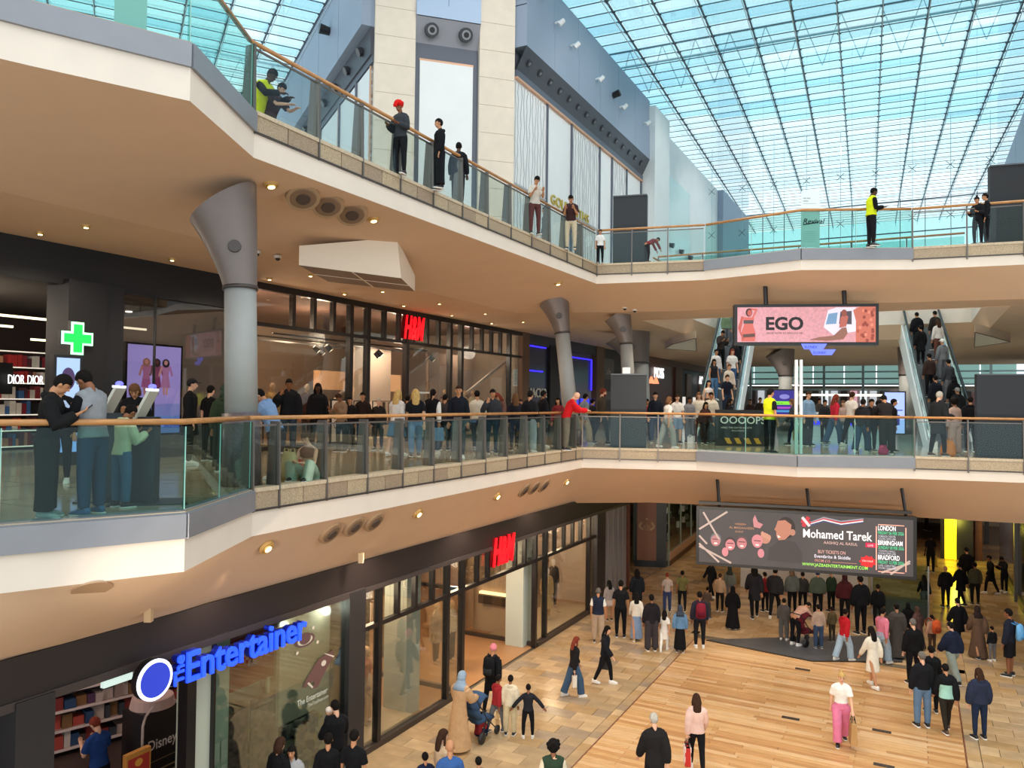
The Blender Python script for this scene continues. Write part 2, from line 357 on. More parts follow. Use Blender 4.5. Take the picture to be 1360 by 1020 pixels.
def gallery(P,I,z,zi,tag,n0):
    # cream band, sloping soffit
    cb=MB(); sf=MB(); cu=MB()
    for i in range(len(P)-1):
        a,b_=Vector((*P[i],0)),Vector((*P[i+1],0)); za,zb=z-CH-CB[i],z-CH-CB[i+1]; d=(b_-a).normalized(); n=Vector((d.y,-d.x,0))
        e=n*.0
        cb.add([a+Vector((0,0,z-CH)),b_+Vector((0,0,z-CH)),b_+Vector((0,0,zb)),a+Vector((0,0,za))],[(0,1,2,3)],CREAM)
    n=len(P); K=6; vs=[]
    for i in range(n):
        a=Vector((*P[i],z-CH-CB[i])); c=Vector((I[i].x,I[i].y,zi))
        for k in range(K+1): vs.append(a.lerp(c,k/K))
    sf.add(vs,[(i*(K+1)+k,(i+1)*(K+1)+k,(i+1)*(K+1)+k+1,i*(K+1)+k+1) for i in range(n-1) for k in range(K)],SOFF)
    struct(cb,'trim_%d'%n0); struct(sf,'ceiling_%s_soffit'%tag,smooth=True)
gallery(MP,MI,ZM,ZL,'lower',2); gallery(UP,UI,ZU,ZC,'middle',3)
stone_m=[STONE,mat('granite_strip_b','a8927a',.55,noise=.45,scale=60,bump=.2),mat('granite_strip_c','bda88a',.55,noise=.4,scale=50,bump=.2)]
def railing(P,z,runs,lvl):
    for (i0,i1,style,label,sp) in runs:
        pts=[Vector((*P[i],0)) for i in range(i0,i1+1)]
        root=empty('glass_balustrade',(pts[0].x,pts[0].y,z),label,'balustrade')
        curb=empty('trim_curb',(pts[0].x,pts[0].y,z-CH)); curb['kind']='structure'
        hr=[]
        for k in range(len(pts)-1):
            a,b_=pts[k],pts[k+1]; L=(b_-a).length; d=(b_-a)/L; n=Vector((-d.y,d.x,0))  # n points to the floor side
            out=-n
            if style=='frameless':
                bl=MB(); o1,o2=out*.05,n*.12
                bl.hexa([a+o1+Vector((0,0,z-CH)),b_+o1+Vector((0,0,z-CH)),b_+o2+Vector((0,0,z-CH)),a+o2+Vector((0,0,z-CH)),
                         a+o1+Vector((0,0,z-.03)),b_+o1+Vector((0,0,z-.03)),b_+o2+Vector((0,0,z+.03)),a+o2+Vector((0,0,z+.03))],GREYM)
                bl.build('metal_fascia',curb)
                m=max(1,round(L/1.55))
                for j in range(m):
                    p,q=a+d*(L*j/m+.008)+n*.05,a+d*(L*(j+1)/m-.008)+n*.05
                    g=MB(); g.slab(p+Vector((0,0,z+.02)),q+Vector((0,0,z+.02)),q+Vector((0,0,z+1.06)),p+Vector((0,0,z+1.06)),.012,GLT); g.build('glass_pane',root)
                    g=MB(); g.bar(q+Vector((0,0,z+.02))+d*.004,q+Vector((0,0,z+1.06))+d*.004,.012,.014,GLSEDGE,up=(d.x,d.y,0)); g.build('glass_joint',root)
            else:
                m=max(1,round(L/sp)); fr_=[j/m for j in range(m+1)]
                if style=='fin': fr_=([0]+[.041+.0835*i for i in range(12)]+[1]) if lvl=='m' else ([0]+[.1005+.0815*i for i in range(11)]+[1])
                for j in range(len(fr_)-1):
                    p,q=a+d*(L*fr_[j]),a+d*(L*fr_[j+1])
                    nst=2 if (style=='fin' and j<6 and (q-p).length>.8) else 1
                    for w_ in range(nst):
                        pa,pb=p+(q-p)*(w_/nst)+d*.01,p+(q-p)*((w_+1)/nst)-d*.01
                        bl=MB(); bl.hexa([pa+Vector((0,0,z-CH)),pb+Vector((0,0,z-CH)),pb+n*.2+Vector((0,0,z-CH)),pa+n*.2+Vector((0,0,z-CH)),
                             pa+Vector((0,0,z-.05)),pb+Vector((0,0,z-.05)),pb+n*.2+Vector((0,0,z-.05)),pa+n*.2+Vector((0,0,z-.05))],stone_m[(j*2+w_)%3]); bl.build('stone_panel',curb)
                    g=MB(); pp,qq=p+d*.03+n*.05,q-d*.03+n*.05
                    g.slab(pp+Vector((0,0,z+.04)),qq+Vector((0,0,z+.04)),qq+Vector((0,0,z+.98)),pp+Vector((0,0,z+.98)),.012,GLS); g.build('glass_pane',root)
                    g=MB(); g.bar(pp+Vector((0,0,z+1.0)),qq+Vector((0,0,z+1.0)),.03,.03,POSTM); g.build('top_rail',root)
                    post=MB()
                    if style=='fin':
                        w0=d*.016
                        for (a0,a1,b0,b1,zz0,zz1) in ((.02,.27,.05,.20,z-.02,z+1.06),(-.03,.06,.0,.06,z-.36,z+1.06)):
                            c=[p+n*a0-w0,p+n*a1-w0,p+n*a1+w0,p+n*a0+w0]; e_=[p+n*b0-w0,p+n*b1-w0,p+n*b1+w0,p+n*b0+w0]
                            post.hexa([x+Vector((0,0,zz0)) for x in c]+[x+Vector((0,0,zz1)) for x in e_],POSTM)
                    else:
                        post.bar(p-n*.02+Vector((0,0,z-.40)),p+n*.03+Vector((0,0,z+1.08)),.035,.05,POSTM,up=(n.x,n.y,0))
                    post.build('post',root)
                cp=MB(); cp.hexa([a+out*.02+Vector((0,0,z-.05)),b_+out*.02+Vector((0,0,z-.05)),b_+n*.26+Vector((0,0,z-.05)),a+n*.26+Vector((0,0,z-.05)),
                      a+out*.02+Vector((0,0,z+.015)),b_+out*.02+Vector((0,0,z+.015)),b_+n*.26+Vector((0,0,z+.015)),a+n*.26+Vector((0,0,z+.015))],mat('stone_coping','c9b79c',.5,noise=.2,scale=20)); cp.build('stone_coping',curb)
                fk=MB(); fk.bar(a+out*.01+Vector((0,0,z-CH)),b_+out*.01+Vector((0,0,z-CH)),.05,.03,DMET); fk.build('edge_channel',curb)
        for k,p in enumerate(pts):
            d1=(pts[min(k+1,len(pts)-1)]-pts[max(k-1,0)]).normalized(); n=Vector((-d1.y,d1.x,0)); hr.append(p+n*(.10 if style!='fin' else .10)+Vector((0,0,z+1.12)))
        h=MB(); h.tube(hr,.036 if style!='frameless' else .04,WOODR,10); h.build('handrail',root,smooth=True)
railing(MP,ZM,[(0,3,'frameless','frameless glass balustrade at the left end of the middle gallery','x'),
 (3,4,'fin','middle gallery balustrade with slanted metal fins before the fashion shops',1.06),
 (4,5,'thin','middle gallery balustrade of thin posts before the left black board',1.1),
 (5,7,'frameless','frameless glass balustrade at the middle of the middle bridge',''),
 (7,9,'thin','middle gallery balustrade of thin posts at the right end of the bridge',1.3)],'m')
railing(UP,ZU,[(0,3,'frameless','frameless glass balustrade at the left end of the top gallery','x'),
 (3,4,'fin','top gallery balustrade with slanted metal fins beside the jeweller',1.06),
 (4,5,'thin','top gallery balustrade of thin posts before the left black board',1.1),
 (5,7,'frameless','frameless glass balustrade at the middle of the top bridge',''),
 (7,9,'thin','top gallery balustrade of thin posts at the right end of the bridge',1.3)],'u')
def plainrail(pts,z,label,gl=GLT,sp=1.6):
    root=empty('glass_balustrade',pts[0]+Vector((0,0,z-pts[0].z)),label,'balustrade')
    for k in range(len(pts)-1):
        a,b_=pts[k].copy(),pts[k+1].copy(); a.z=b_.z=0; L=(b_-a).length; d=(b_-a)/L; m=max(1,round(L/sp))
        for j in range(m):
            p,q=a+d*(L*j/m+.02),a+d*(L*(j+1)/m-.02)
            g=MB(); g.slab(p+Vector((0,0,z+.05)),q+Vector((0,0,z+.05)),q+Vector((0,0,z+1.0)),p+Vector((0,0,z+1.0)),.012,gl); g.build('glass_pane',root)
            g=MB(); g.bar(p+Vector((0,0,z)),p+Vector((0,0,z+1.06)),.04,.04,POSTM); g.build('post',root)
    h=MB(); h.tube([Vector((p.x,p.y,z+1.1)) for p in pts],.035,mat('handrail_oak'),8); h.build('handrail',root,smooth=True)
plainrail([FR(28.6,-8.7),FR(28.6,1.4)],ZU,'far balustrade along the back of the top bridge')
plainrail([FR(39.8,-8.9),FR(28.7,-8.9)],ZU,'balustrade along the left side of the escalator void on the top floor')
plainrail([FR(39.8,2.3),FR(28.7,2.3)],ZU,'balustrade along the right side of the escalator void on the top floor')
plainrail([FR(39.9,-5.3),FR(39.9,-.6)],ZU,'balustrade between the escalator heads on the top floor')
# ================================================================== ROOF AND UPPER WALLS
ZR=27.3
RB=R(24.6); ex=Vector((math.sin(RB),math.cos(RB),0)); ey=Vector((math.cos(RB),-math.sin(RB),0))   # along and across the rafters
RD=mat('roof_steel','4a5560',.5,metal=.3); RL=mat('roof_tube','c3d4de',.5)
RGL=[glass('roof_glass_%d'%i,c,.03,.42) for i,c in enumerate(('e0f5f8','d8f2f6','e9f8fa','d0edf4'))]
def roof(O,ex,ey,a0,a1,b0,b1,da,db,name,label,npane,zr=ZR,skipb=None):
    root=empty(name,O,None,None,kind='structure'); root['label']=label
    na=int((a1-a0)/da); nb=int((b1-b0)/db); cand=[]
    P=lambda a,b,z=0:O+ex*a+ey*b+Vector((0,0,z))
    for i in range(na):
        for j in range(nb):
            a,b=a0+i*da,b0+j*db; c=P(a+da/2,b+db/2)
            if c.y<6: continue
            u,v=proj(c)
            vis=-20<u<1380 and -20<v<340; cand.append((vis,c.y,a,b,i,j))
    cand.sort(key=lambda x:(not x[0],x[1])); pm={}
    for k in range(4):
        m=MB(); g=.012; m.hexa([ex*g+ey*g,ex*g+ey*(db-g),ex*(da-g)+ey*(db-g),ex*(da-g)+ey*g]+[x+Vector((0,0,.02)) for x in (ex*g+ey*g,ex*g+ey*(db-g),ex*(da-g)+ey*(db-g),ex*(da-g)+ey*g)],RGL[k])
        me=bpy.data.meshes.new('glass_pane'); me.from_pydata(m.v,[],m.f); me.materials.append(RGL[k]); pm[k]=me
    rs=MB(); rr=random.Random(11)
    for n,(vis,y,a,b,i,j) in enumerate(cand):
        k=(0,0,1,2,3,1)[rr.randrange(6)] if True else 0
        if vis and n<npane:
            ob=bpy.data.objects.new('glass_pane',pm[k]); COL.objects.link(ob); ob.parent=root; ob.location=ex*a+ey*b+Vector((0,0,.06))
        else:
            g=.012; q=P(a,b,.06); c=[q+ex*g+ey*g,q+ex*g+ey*(db-g),q+ex*(da-g)+ey*(db-g),q+ex*(da-g)+ey*g]; rs.add(c,[(0,1,2,3)],RGL[k])
    if rs.v: rs.build('pane_field',root,kind='stuff')
    for j in range(nb+1):
        b=b0+j*db; m=MB(); m.bar(P(a0,b,-.05),P(a1,b,-.05),.07,.10,RD); m.bar(P(a0,b,-.42),P(a1,b,-.42),.035,.035,RL)
        for i in range(0,na,3): m.bar(P(a0+i*da,b,-.42),P(a0+(i+1.5)*da,b,-.05),.02,.02,RL)
        m.build('rafter',root)
    for i in range(na+1):
        a=a0+i*da; m=MB(); m.bar(P(a,b0,0),P(a,b1,0),.035,.04,RD); m.build('purlin',root)
    nd=MB()
    for i in range(na+1):
        for j in range(nb+1):
            c=P(a0+i*da,b0+j*db,-.03)
            if c.y<70: nd.bar(c-ey*.10,c+ey*.10,.07,.07,RD)
    nd.build('glazing_clamps',root,kind='stuff')
    for a in (a0+12,a0+24,a0+40):   # tube trusses above the glass
        if a>a1: continue
        for h in (1.6,2.6):
            m=MB(); m.tube([P(a,b0,h),P(a,b1,h)],.075,RL,8); m.build('truss_tube',root)
        m=MB()
        for j in range(0,nb): m.bar(P(a,b0+j*db,2.6),P(a+.9,b0+(j+.5)*db,.1),.035,.035,RL); m.bar(P(a,b0+(j+1)*db,2.6),P(a+.9,b0+(j+.5)*db,.1),.035,.035,RL)
        m.build('truss_brace',root,kind='stuff')
    return root
# main roof: origin on the axis of one rafter
O1=Vector((21.5,37.6,ZR)); O1=atz(1173,0,ZR)
roof(O1,ex,ey,-34,51,-2.06*11,2.06*8,1.15,2.06,'ceiling_glass_roof','glass roof over the main hall',245)
# roof over the left wing
LB=R(-27); fx=Vector((math.sin(LB),math.cos(LB),0)); fy=Vector((math.cos(LB),-math.sin(LB),0))
O2=atz(372,0,ZR); 
roof(O2,fx,fy,-26,30,-2.06*13,2.06*3.0,1.15,2.06,'ceiling_glass_roof_left','glass roof over the left wing',90)
# end wall of glass under the far end of the roof
ew=empty('window_1',FR(82,-5,ZU),kind='structure')
for k in range(11):
    t=-16+2.1*k; g=MB(); g.bf(82,82.03,t+.03,t+2.07,ZU+.2,ZR-2,RGL[0]); g.build('glass_pane',ew)
    m=MB(); m.bf(81.9,82.02,t-.03,t+.03,ZU,ZR,RD); m.build('mullion',ew)
for z in (ZU+4,ZU+8,ZU+12,ZR-.3): m=MB(); m.bf(81.9,82,-16,7,z,z+.1,RD); m.build('transom',ew)
# tension cable net in front of the end wall
for k in range(9):
    m=MB(); t=-14+2.3*k; m.bf(60,60.03,t,t+.03,ZU+3,ZR,RL)
    for z in (ZU+5,ZU+8.6,ZU+12): m.bar(FR(60,t-.25,z-.25),FR(60,t+.25,z+.25),.03,.03,RD); m.bar(FR(60,t-.25,z+.25),FR(60,t+.25,z-.25),.03,.03,RD)
    m.build('cable_rod',ew)

# ---- the corner building on the top gallery
LIME=mat('limestone','ecdccb',.7,noise=.05,scale=2); LIMEJ=mat('limestone_joint','b59e8b',.8)
FASC=mat('blue_grey_panel','97a3b8',.5,noise=.04,scale=.6); FASC2=mat('pale_blue_panel','b4c6e2',.4); DSTRIP=mat('dark_strip','4b4d57',.5); FRM=mat('window_frame_grey','5d6270',.5)
COP=mat('copper_trim','d9a88a',.4,metal=.2)
SHW=mat('shop_screen_white','f0f0f2',.45,noise=.03,scale=1,emit=0)
TP=-15.8
wg=empty('wall_jeweller',FR(30.2,TP,ZU),kind='structure')
m=MB(); m.bf(30.3,48.2,TP-4,TP-.15,ZU,ZR-.1,mat('wall_back','6f7480',.7)); m.build('wall_core',wg)
def zf(s0,s1,z0,z1,m,nm,d=0,par=wg,t=TP): b=MB(); b.bf(s0,s1,t-.2,t+d,z0,z1,m); return b.build(nm,par)
# upper fascia panels with seams
for k in range(6):
    s0=30.3+k*3.0; zf(s0+.01,s0+2.99,23.3,25.15,FASC,'fascia_panel',.55); zf(s0+.01,s0+2.99,25.2,27.15,FASC,'fascia_panel',.5)
m=MB(); m.add([FR(30.3,TP+.55,23.3),FR(48.3,TP+.55,23.3),FR(48.3,TP+.05,22.3),FR(30.3,TP+.05,22.3)],[(0,1,2,3)],DSTRIP); m.build('dark_soffit_strip',wg)
for k in range(15):
    s=31+k*1.15; m=MB(); c=FR(s,TP+.33,22.8)
    m.tube([c-FR(0,.1,-.08),c+FR(0,.03,-.03)],.17,mat('spot_ring','33343b',.4),12); m.tube([c+FR(0,.02,-.02),c+FR(0,.05,-.05)],.08,mat('spot_lens','7c828c',.2),8); m.build('recessed_spot',wg)
for (a,b_) in ((31.6,ZR-1.2),(33.3,25.6),(35.2,25.3),(38.6,24.9),(42.4,24.7),(46.8,25.2)):
    c=FR(a,TP+.55,b_); m=MB(); m.tube([c,c+FR(0,.2,.05)],.05,WHT,8); m.tube([c+FR(.0,.2,-.1),c+FR(.1,.42,.12)],[.13,.11],WHT,10)
    o=m.build('floodlight',None,smooth=False,label={31.6:'white floodlight highest on the grey fascia beside the corner pillar',33.3:'small white floodlight above the dark strip, second from the corner pillar',35.2:'white floodlight on the grey fascia, third from the corner pillar',38.6:'white floodlight on the grey fascia, fourth from the corner pillar',42.4:'white floodlight beside the black loudspeaker on the grey fascia',46.8:'white floodlight at the far end of the grey fascia'}[a],cat='floodlight',group='floodlights on the jeweller fascia')
m=MB(); c=FR(41.3,TP+.55,25.0); m.tube([c,c+FR(0,.4,.1)],[.17,.2],BLK,10); m.tube([c+FR(0,.4,.1),c+FR(0,.43,.11)],.15,DMET,10)
m.build('loudspeaker',label='black loudspeaker on the grey fascia above the jeweller windows',cat='loudspeaker')
zf(30.3,48.2,22.0,22.3,FRM,'head_frame',.1); zf(30.3,48.2,21.9,22.0,COP,'copper_trim',.12)
# shop windows: white panels and leaf patterned screens
segs=[(30.35,33.6,'p'),(33.7,36.6,'w'),(36.7,40.6,'p'),(40.7,42.6,'w'),(42.7,45.2,'p'),(45.3,48.0,'w')]
PAT=mat('screen_pattern','b3b6bb',.5)
for (a,b_,k) in segs:
    o=zf(a,b_,ZU,21.9,SHW,'window_panel',-.02)
    if k=='p':
        m=MB(); rr=random.Random(int(a*7)); n=int((b_-a)/.28)
        for i in range(n+1):
            s=a+i*(b_-a)/n; z=ZU+.2
            while z<21.7:
                h=rr.uniform(.7,1.5); z2=min(21.8,z+h); ds=rr.choice((-.07,.07)); m.bar(FR(s,TP,z),FR(min(b_,max(a,s+ds)),TP,(z+z2)/2),.022,.022,PAT); m.bar(FR(min(b_,max(a,s+ds)),TP,(z+z2)/2),FR(s,TP,z2),.022,.022,PAT); z=z2
        m.bf(a,b_,TP-.02,TP+.03,17.2,17.28,PAT); m.build('leaf_screen',wg,kind='stuff')
    zf(b_,b_+.1,ZU,21.9,FRM,'mullion',.08)
text('GOLDSMITHS',FR(34.2,TP+.02,17.24),FR(1,0,0),mat('gold_letters','c9b04a',.4,metal=.4),.6,.03,.0,parent=wg,name='gold_lettering',fit=(4.9,.48))
# corner pillars and the tall white window between them
A=Vector((-5.95,32.35,0)); B=Vector((-.05,34.1,0)); dA=(B-A).normalized(); nA=Vector((dA.y,-dA.x,0))
wp=empty('wall_corner',A+Vector((0,0,ZU)),kind='structure')
def pf(x0,x1,d0,d1,z0,z1,m,nm): 
    b=MB(); p=[A+dA*x0+nA*d0,A+dA*x1+nA*d0,A+dA*x1-nA*d1,A+dA*x0-nA*d1]; b.hexa([q+Vector((0,0,z0)) for q in p]+[q+Vector((0,0,z1)) for q in p],m); return b.build(nm,wp)
Ltot=(B-A).length
for (x0,x1) in ((0,1.72),(4.55,Ltot)):
    z=ZU
    while z<ZR: z1=min(z+1.22,ZR+.5); pf(x0,x1,.0,1.5,z+.008,z1-.008,LIME,'stone_block'); z=z1
    pf(x0+.03,x1-.03,-.02,1.4,ZU,ZR,LIMEJ,'stone_core')
pf(1.72,4.55,-.25,1.0,ZU,22.8,FRM,'window_frame'); pf(1.95,4.3,-.18,.3,ZU,22.2,SHW,'white_window'); pf(1.93,4.32,-.2,.25,22.2,22.3,COP,'copper_trim')
pf(1.72,4.55,-.3,1.0,22.8,23.0,FRM,'head_frame')
m=MB(); q=[A+dA*1.72+nA*.1,A+dA*4.55+nA*.1,A+dA*4.55+nA*-.3,A+dA*1.72+nA*-.3]
m.add([q[0]+Vector((0,0,24.0)),q[1]+Vector((0,0,24.0)),q[2]+Vector((0,0,23.0)),q[3]+Vector((0,0,23.0))],[(0,1,2,3)],mat('grey_sloped_panel','8d8f99',.5)); m.build('sloped_panel',wp)
for x in (2.4,3.9):
    c=A+dA*x+nA*-.04+Vector((0,0,23.5)); k=nA*.35+Vector((0,0,-.14)); m=MB(); m.tube([c-k*.2,c+k*.55],.30,mat('spot_ring'),14); m.tube([c+k*.5,c+k*.62],.2,GREYM,12); m.tube([c+k*.6,c+k*.66],.12,BLK,10); m.build('round_vent',wp)
pf(1.72,3.1,.15,1,24.0,ZR,FASC2,'fascia_panel'); pf(3.12,4.55,.15,1,24.0,ZR,FASC2,'fascia_panel'); pf(1.72,4.55,.17,1,24.0,24.55,FASC2,'fascia_lip')
text('G',A+dA*2.15-nA*-.2+nA*0+Vector((0,0,16.5)),dA,mat('gold_letters'),.9,.03,.01,parent=wp,name='gold_lettering')
# left return wall of the corner building
wl_=empty('wall_left',A+Vector((0,0,ZU)),kind='structure')
def lf(a0,a1,d0,d1,z0,z1,m,nm):
    b=MB(); n=-fy; p=[A+fx*a0+n*d0,A+fx*a1+n*d0,A+fx*a1-n*d1,A+fx*a0-n*d1]; b.hexa([q+Vector((0,0,z0)) for q in p]+[q+Vector((0,0,z1)) for q in p],m); return b.build(nm,wl_)
for k in range(5): lf(.3+k*4,4.25+k*4,.5,1,23.4,ZR,FASC,'fascia_panel')
lf(.3,21,.1,1,22.2,23.4,DSTRIP,'dark_strip'); lf(.3,21,.02,1,21.9,22.2,FRM,'head_frame')
for (a,b_) in ((.5,2.6),(2.75,5.6),(5.9,9.5),(9.8,15),(15.2,20.8)): lf(a,b_,0,.5,ZU,21.8,SHW,'window_panel'); lf(a,a+.12,.04,.5,ZU,21.8,COP,'copper_trim'); lf(b_,b_+.15,.08,.5,ZU,21.9,FRM,'mullion')
for k in range(8):
    c=A+fx*(1.5+k*2.2)-fy*.12+Vector((0,0,22.8)); m=MB(); m.tube([c,c-fy*.2+Vector((0,0,-.1))],.2,mat('spot_ring'),10); m.build('recessed_spot',wl_)
lf(21,30,.3,1,ZU,24,WHT,'white_block')
m=MB(); c=A+fx*6-fy*.5+Vector((0,0,25.5)); m.tube([c,c-fy*.5+Vector((0,0,.05))],[.2,.25],BLK,10); m.build('loudspeaker',label='black loudspeaker on the left return of the corner building',cat='loudspeaker')
# white wall further along
ww=empty('wall_far_left',FR(48.2,TP,ZU),kind='structure')
def wf(s0,s1,t0,t1,z0,z1,m,nm): b=MB(); b.bf(s0,s1,t0,t1,z0,z1,m); return b.build(nm,ww)
wf(48.2,51.5,-20,-14.9,ZU,26.8,WHT,'white_pier'); wf(51.5,82,-20,TP,ZU,26.8,WHT,'white_wall')
for k in range(9):
    s=52+k*2.6; c=FR(s,TP+.02,19.0); m=MB(); m.tube([c,c+FR(0,.35,-.1)],[.16,.2],BLK,8); m.build('wall_spot',ww)
wf(52,56,TP,TP+.08,ZU+3.2,24,mat('glazed_panel','cfe3e2',.15),'glazed_panel'); wf(56,60,TP,TP+.08,ZU+3.2,24,mat('glazed_panel'),'glazed_panel')
wf(60.5,61,TP,TP+.3,ZU,ZU+5,FRM,'shop_frame'); wf(61,70,TP,TP+.2,ZU+4.2,ZU+5,FRM,'shop_frame'); wf(61,70,TP,TP+.12,ZU,ZU+4.2,mat('shop_grey','8c98a6',.4),'shop_front')
wf(70,82,TP,TP+.5,ZU+4,26.8,FASC,'fascia_panel')
wr=empty('wall_right',FR(20,6.4,ZU),kind='structure')
for k in range(10): b=MB(); b.bf(10+k*7,16.9+k*7,6.4,7,ZU+8,ZR,FASC); b.build('fascia_panel',wr); b=MB(); b.bf(10+k*7,16.9+k*7,6.5,7,ZU,ZU+8,SHW); b.build('window_panel',wr)

# ================================================================== COLUMNS
CONC=mat('column_grey','a2a4a2',.6,noise=.06,scale=3); COLL=mat('column_collar','7a6f6b',.45,metal=.25,noise=.05,scale=3); GRAN=mat('purple_granite','665b60',.35,noise=.4,scale=40)
def column(base,top,r,zc,zt,gr,label,flare,zcut=None):
    base,top=Vector(base),Vector(top)
    root=empty('column',base,label,'column')
    f=lambda z: base+(top-base)*((z-base.z)/(top.z-base.z))
    m=MB(); m.tube([f(base.z),f(base.z+gr)],[r*1.18,r*1.15],GRAN,24); m.build('granite_base',root,smooth=True)
    m=MB(); m.tube([f(base.z+gr),f(zc)],[r,r*.97],CONC,24); m.build('shaft',root,smooth=True)
    m=MB(); fl_=Vector(flare)
    # collar: leans out towards one side, cut obliquely by the soffit
    n=24; lv=7; vs=[];fs=[]
    for i in range(lv+1):
        a=i/lv; z=zc+(zt-zc)*a; c=f(zc)+fl_*.55*(a**1.2)+Vector((0,0,z-zc)); rr=r*1.02+(r*.95)*(a**1.15)
        for j in range(n):
            th=2*math.pi*j/n; p=Vector((math.cos(th),math.sin(th),0)); d=p.dot(fl_.normalized())
            vs.append(c+p*rr*(1 if d<0 else 1)+Vector((0,0,(-.42*a*d*rr*1.6) if i==lv or True else 0)))
    for i in range(lv):
        for j in range(n): a,b_=i*n+j,i*n+(j+1)%n; fs.append((a,b_,b_+n,a+n))
    m.add(vs,fs,COLL); m.add([vs[lv*n+j] for j in range(n)],[tuple(range(n))],COLL); m.tube([f(zc-.03),f(zc+.03)],r*1.08,DMET,24); m.build('collar',root,smooth=True)
    c=f(zc)+fl_*.2+Vector((0,0,(zt-zc)*.45)); k=(Vector((0,0,c.z))-c); k.z=0; k.normalize(); m=MB(); m.tube([c+k*r*1.25,c+k*r*1.52],[.11,.10],DMET,14); m.build('round_cap',root)
    return root
def lean(u0,v0,z0,u1,dz): pass
c1=atz(322,652,ZM)
column((-4.42,12.78,ZM),(-4.62,13.0,10.6),.265,9.35,10.78,.62*1.9,'tall grey column with dark flared collar nearest the camera',(-.55,-.05,0))
column((2.13,26.4,ZM),(1.6,26.6,10.8),.255,9.9,11.15,.5,'grey column with dark flared collar behind the man in the red jacket',(-.55,0,0))
column((4.3,27.6,ZM),(4.0,27.8,10.8),.23,9.65,10.75,.5,'grey column rising behind the black board on the middle gallery',(-.6,0,0))
column(FR(33.5,4.3,ZM),FR(33.5,4.4,11),.5,9.3,10.8,.5,'dark column right of the right escalator',(.7,0,0))
column(FR(29.5,6.6,ZM),FR(29.5,6.6,11),.5,9.4,10.8,.5,'grey column at the right edge behind the black board',(.6,0,0))
column(FR(33.0,-10.8,ZM),FR(33,-11,11),.5,9.3,10.8,.5,'dark flared column left of the left escalator',(-.8,0,0))
column(FR(46,-6.5,ZM),FR(46,-6.5,11),.4,9.2,10.75,.5,'far column seen right of the left escalator',(-.6,0,0))
column(FR(46,-.4,ZM),FR(46,-.4,11),.4,9.2,10.75,.5,'far column seen left of the right escalator',(.6,0,0))

# ================================================================== ESCALATORS
EH=R(21.3); es=Vector((math.sin(EH),math.cos(EH),0)); en=Vector((math.cos(EH),-math.sin(EH),0))
STEEL=mat('stepped_steel','6c7075',.4,metal=.5); WSIDE=mat('escalator_side','eef3f4',.35); RUB=mat('rubber_rail','1a1a1c',.4); CHR=mat('brushed_steel','c6ccd0',.25,metal=.7)
ESC={}
def escalator(key,P0,side,label):   # P0 world point at the foot of the side nearest the camera, side +1 body extends along +en
    ESC[key]=(P0,side); W=1.6*side; run=10.3; rise=ZU-ZM
    root=empty('escalator',(P0.x,P0.y,ZM),label,'escalator')
    F=lambda a,b,z: P0+es*a+en*b*side+Vector((0,0,z-P0.z))
    zz=lambda a: ZM+max(0,min(1,a/run))*rise
    for b in (0,1.4):
        m=MB(); th=.2; pr=[(-1.2,0),(0,0),(run,rise),(run+1,rise)]
        lo=[(-1.2,-.15),(.4,-.9+.6),(run,rise-1.15),(run+1,rise-1.0)]
        for k in range(3):
            (a0,h0),(a1,h1)=pr[k],pr[k+1]; (c0,l0),(c1_,l1)=lo[k],lo[k+1]
            m.hexa([F(c0,b,ZM+l0),F(c1_,b,ZM+l1),F(c1_,b+th,ZM+l1),F(c0,b+th,ZM+l0),F(a0,b,ZM+h0+.25),F(a1,b,ZM+h1+.25),F(a1,b+th,ZM+h1+.25),F(a0,b+th,ZM+h0+.25)],WSIDE)
        m.build('side_panel',root)
        m=MB()
        for k in range(3):
            (a0,h0),(a1,h1)=pr[k],pr[k+1]; m.slab(F(a0,b+.1,ZM+h0+.25),F(a1,b+.1,ZM+h1+.25),F(a1,b+.1,ZM+h1+.92),F(a0,b+.1,ZM+h0+.92),.015,GLS)
        m.build('glass_side',root)
        m=MB(); m.tube([F(a,b+.1,ZM+h+.97) for a,h in ((-1.3,-.15),(-1.2,0),(0,0),(run,rise),(run+1,rise))],.05,RUB,8); m.build('handrail',root)
        m=MB(); m.tube([F(a,b+.1,ZM+h+.27) for a,h in pr],.06,CHR,6); m.build('skirt_rail',root)
    un=MB(); un.hexa([F(.4,.1,ZM-.1),F(run,.1,ZU-1.1),F(run,1.5,ZU-1.1),F(.4,1.5,ZM-.1),F(.4,.1,ZM),F(run,.1,ZU-1.0),F(run,1.5,ZU-1.0),F(.4,1.5,ZM)],WSIDE); un.build('underside',root)
    n=26; sm=None
    for k in range(n):
        a=k*run/n; z=ZM+(k+1)*rise/n
        if sm is None:
            m=MB(); dz=rise/n; da=run/n; bb=[0+0j]; 
            c=[es*0+en*.22*side,es*da+en*.22*side,es*da+en*1.38*side,es*0+en*1.38*side]
            m.hexa([q+Vector((0,0,-dz-.1)) for q in c]+[Vector(q) for q in c],STEEL)
            sm=bpy.data.meshes.new('step'); sm.from_pydata(m.v,[],m.f); sm.materials.append(STEEL)
        ob=bpy.data.objects.new('step',sm); COL.objects.link(ob); ob.parent=root; q=F(a,0,z); ob.location=q-root.location
    return root
escalator('EL',Vector((8.35,28.9,ZM)),-1,'left escalator with people riding down towards the bridge')
escalator('ER',Vector((14.75,27.6,ZM)),1,'right escalator with people riding up away from the bridge')

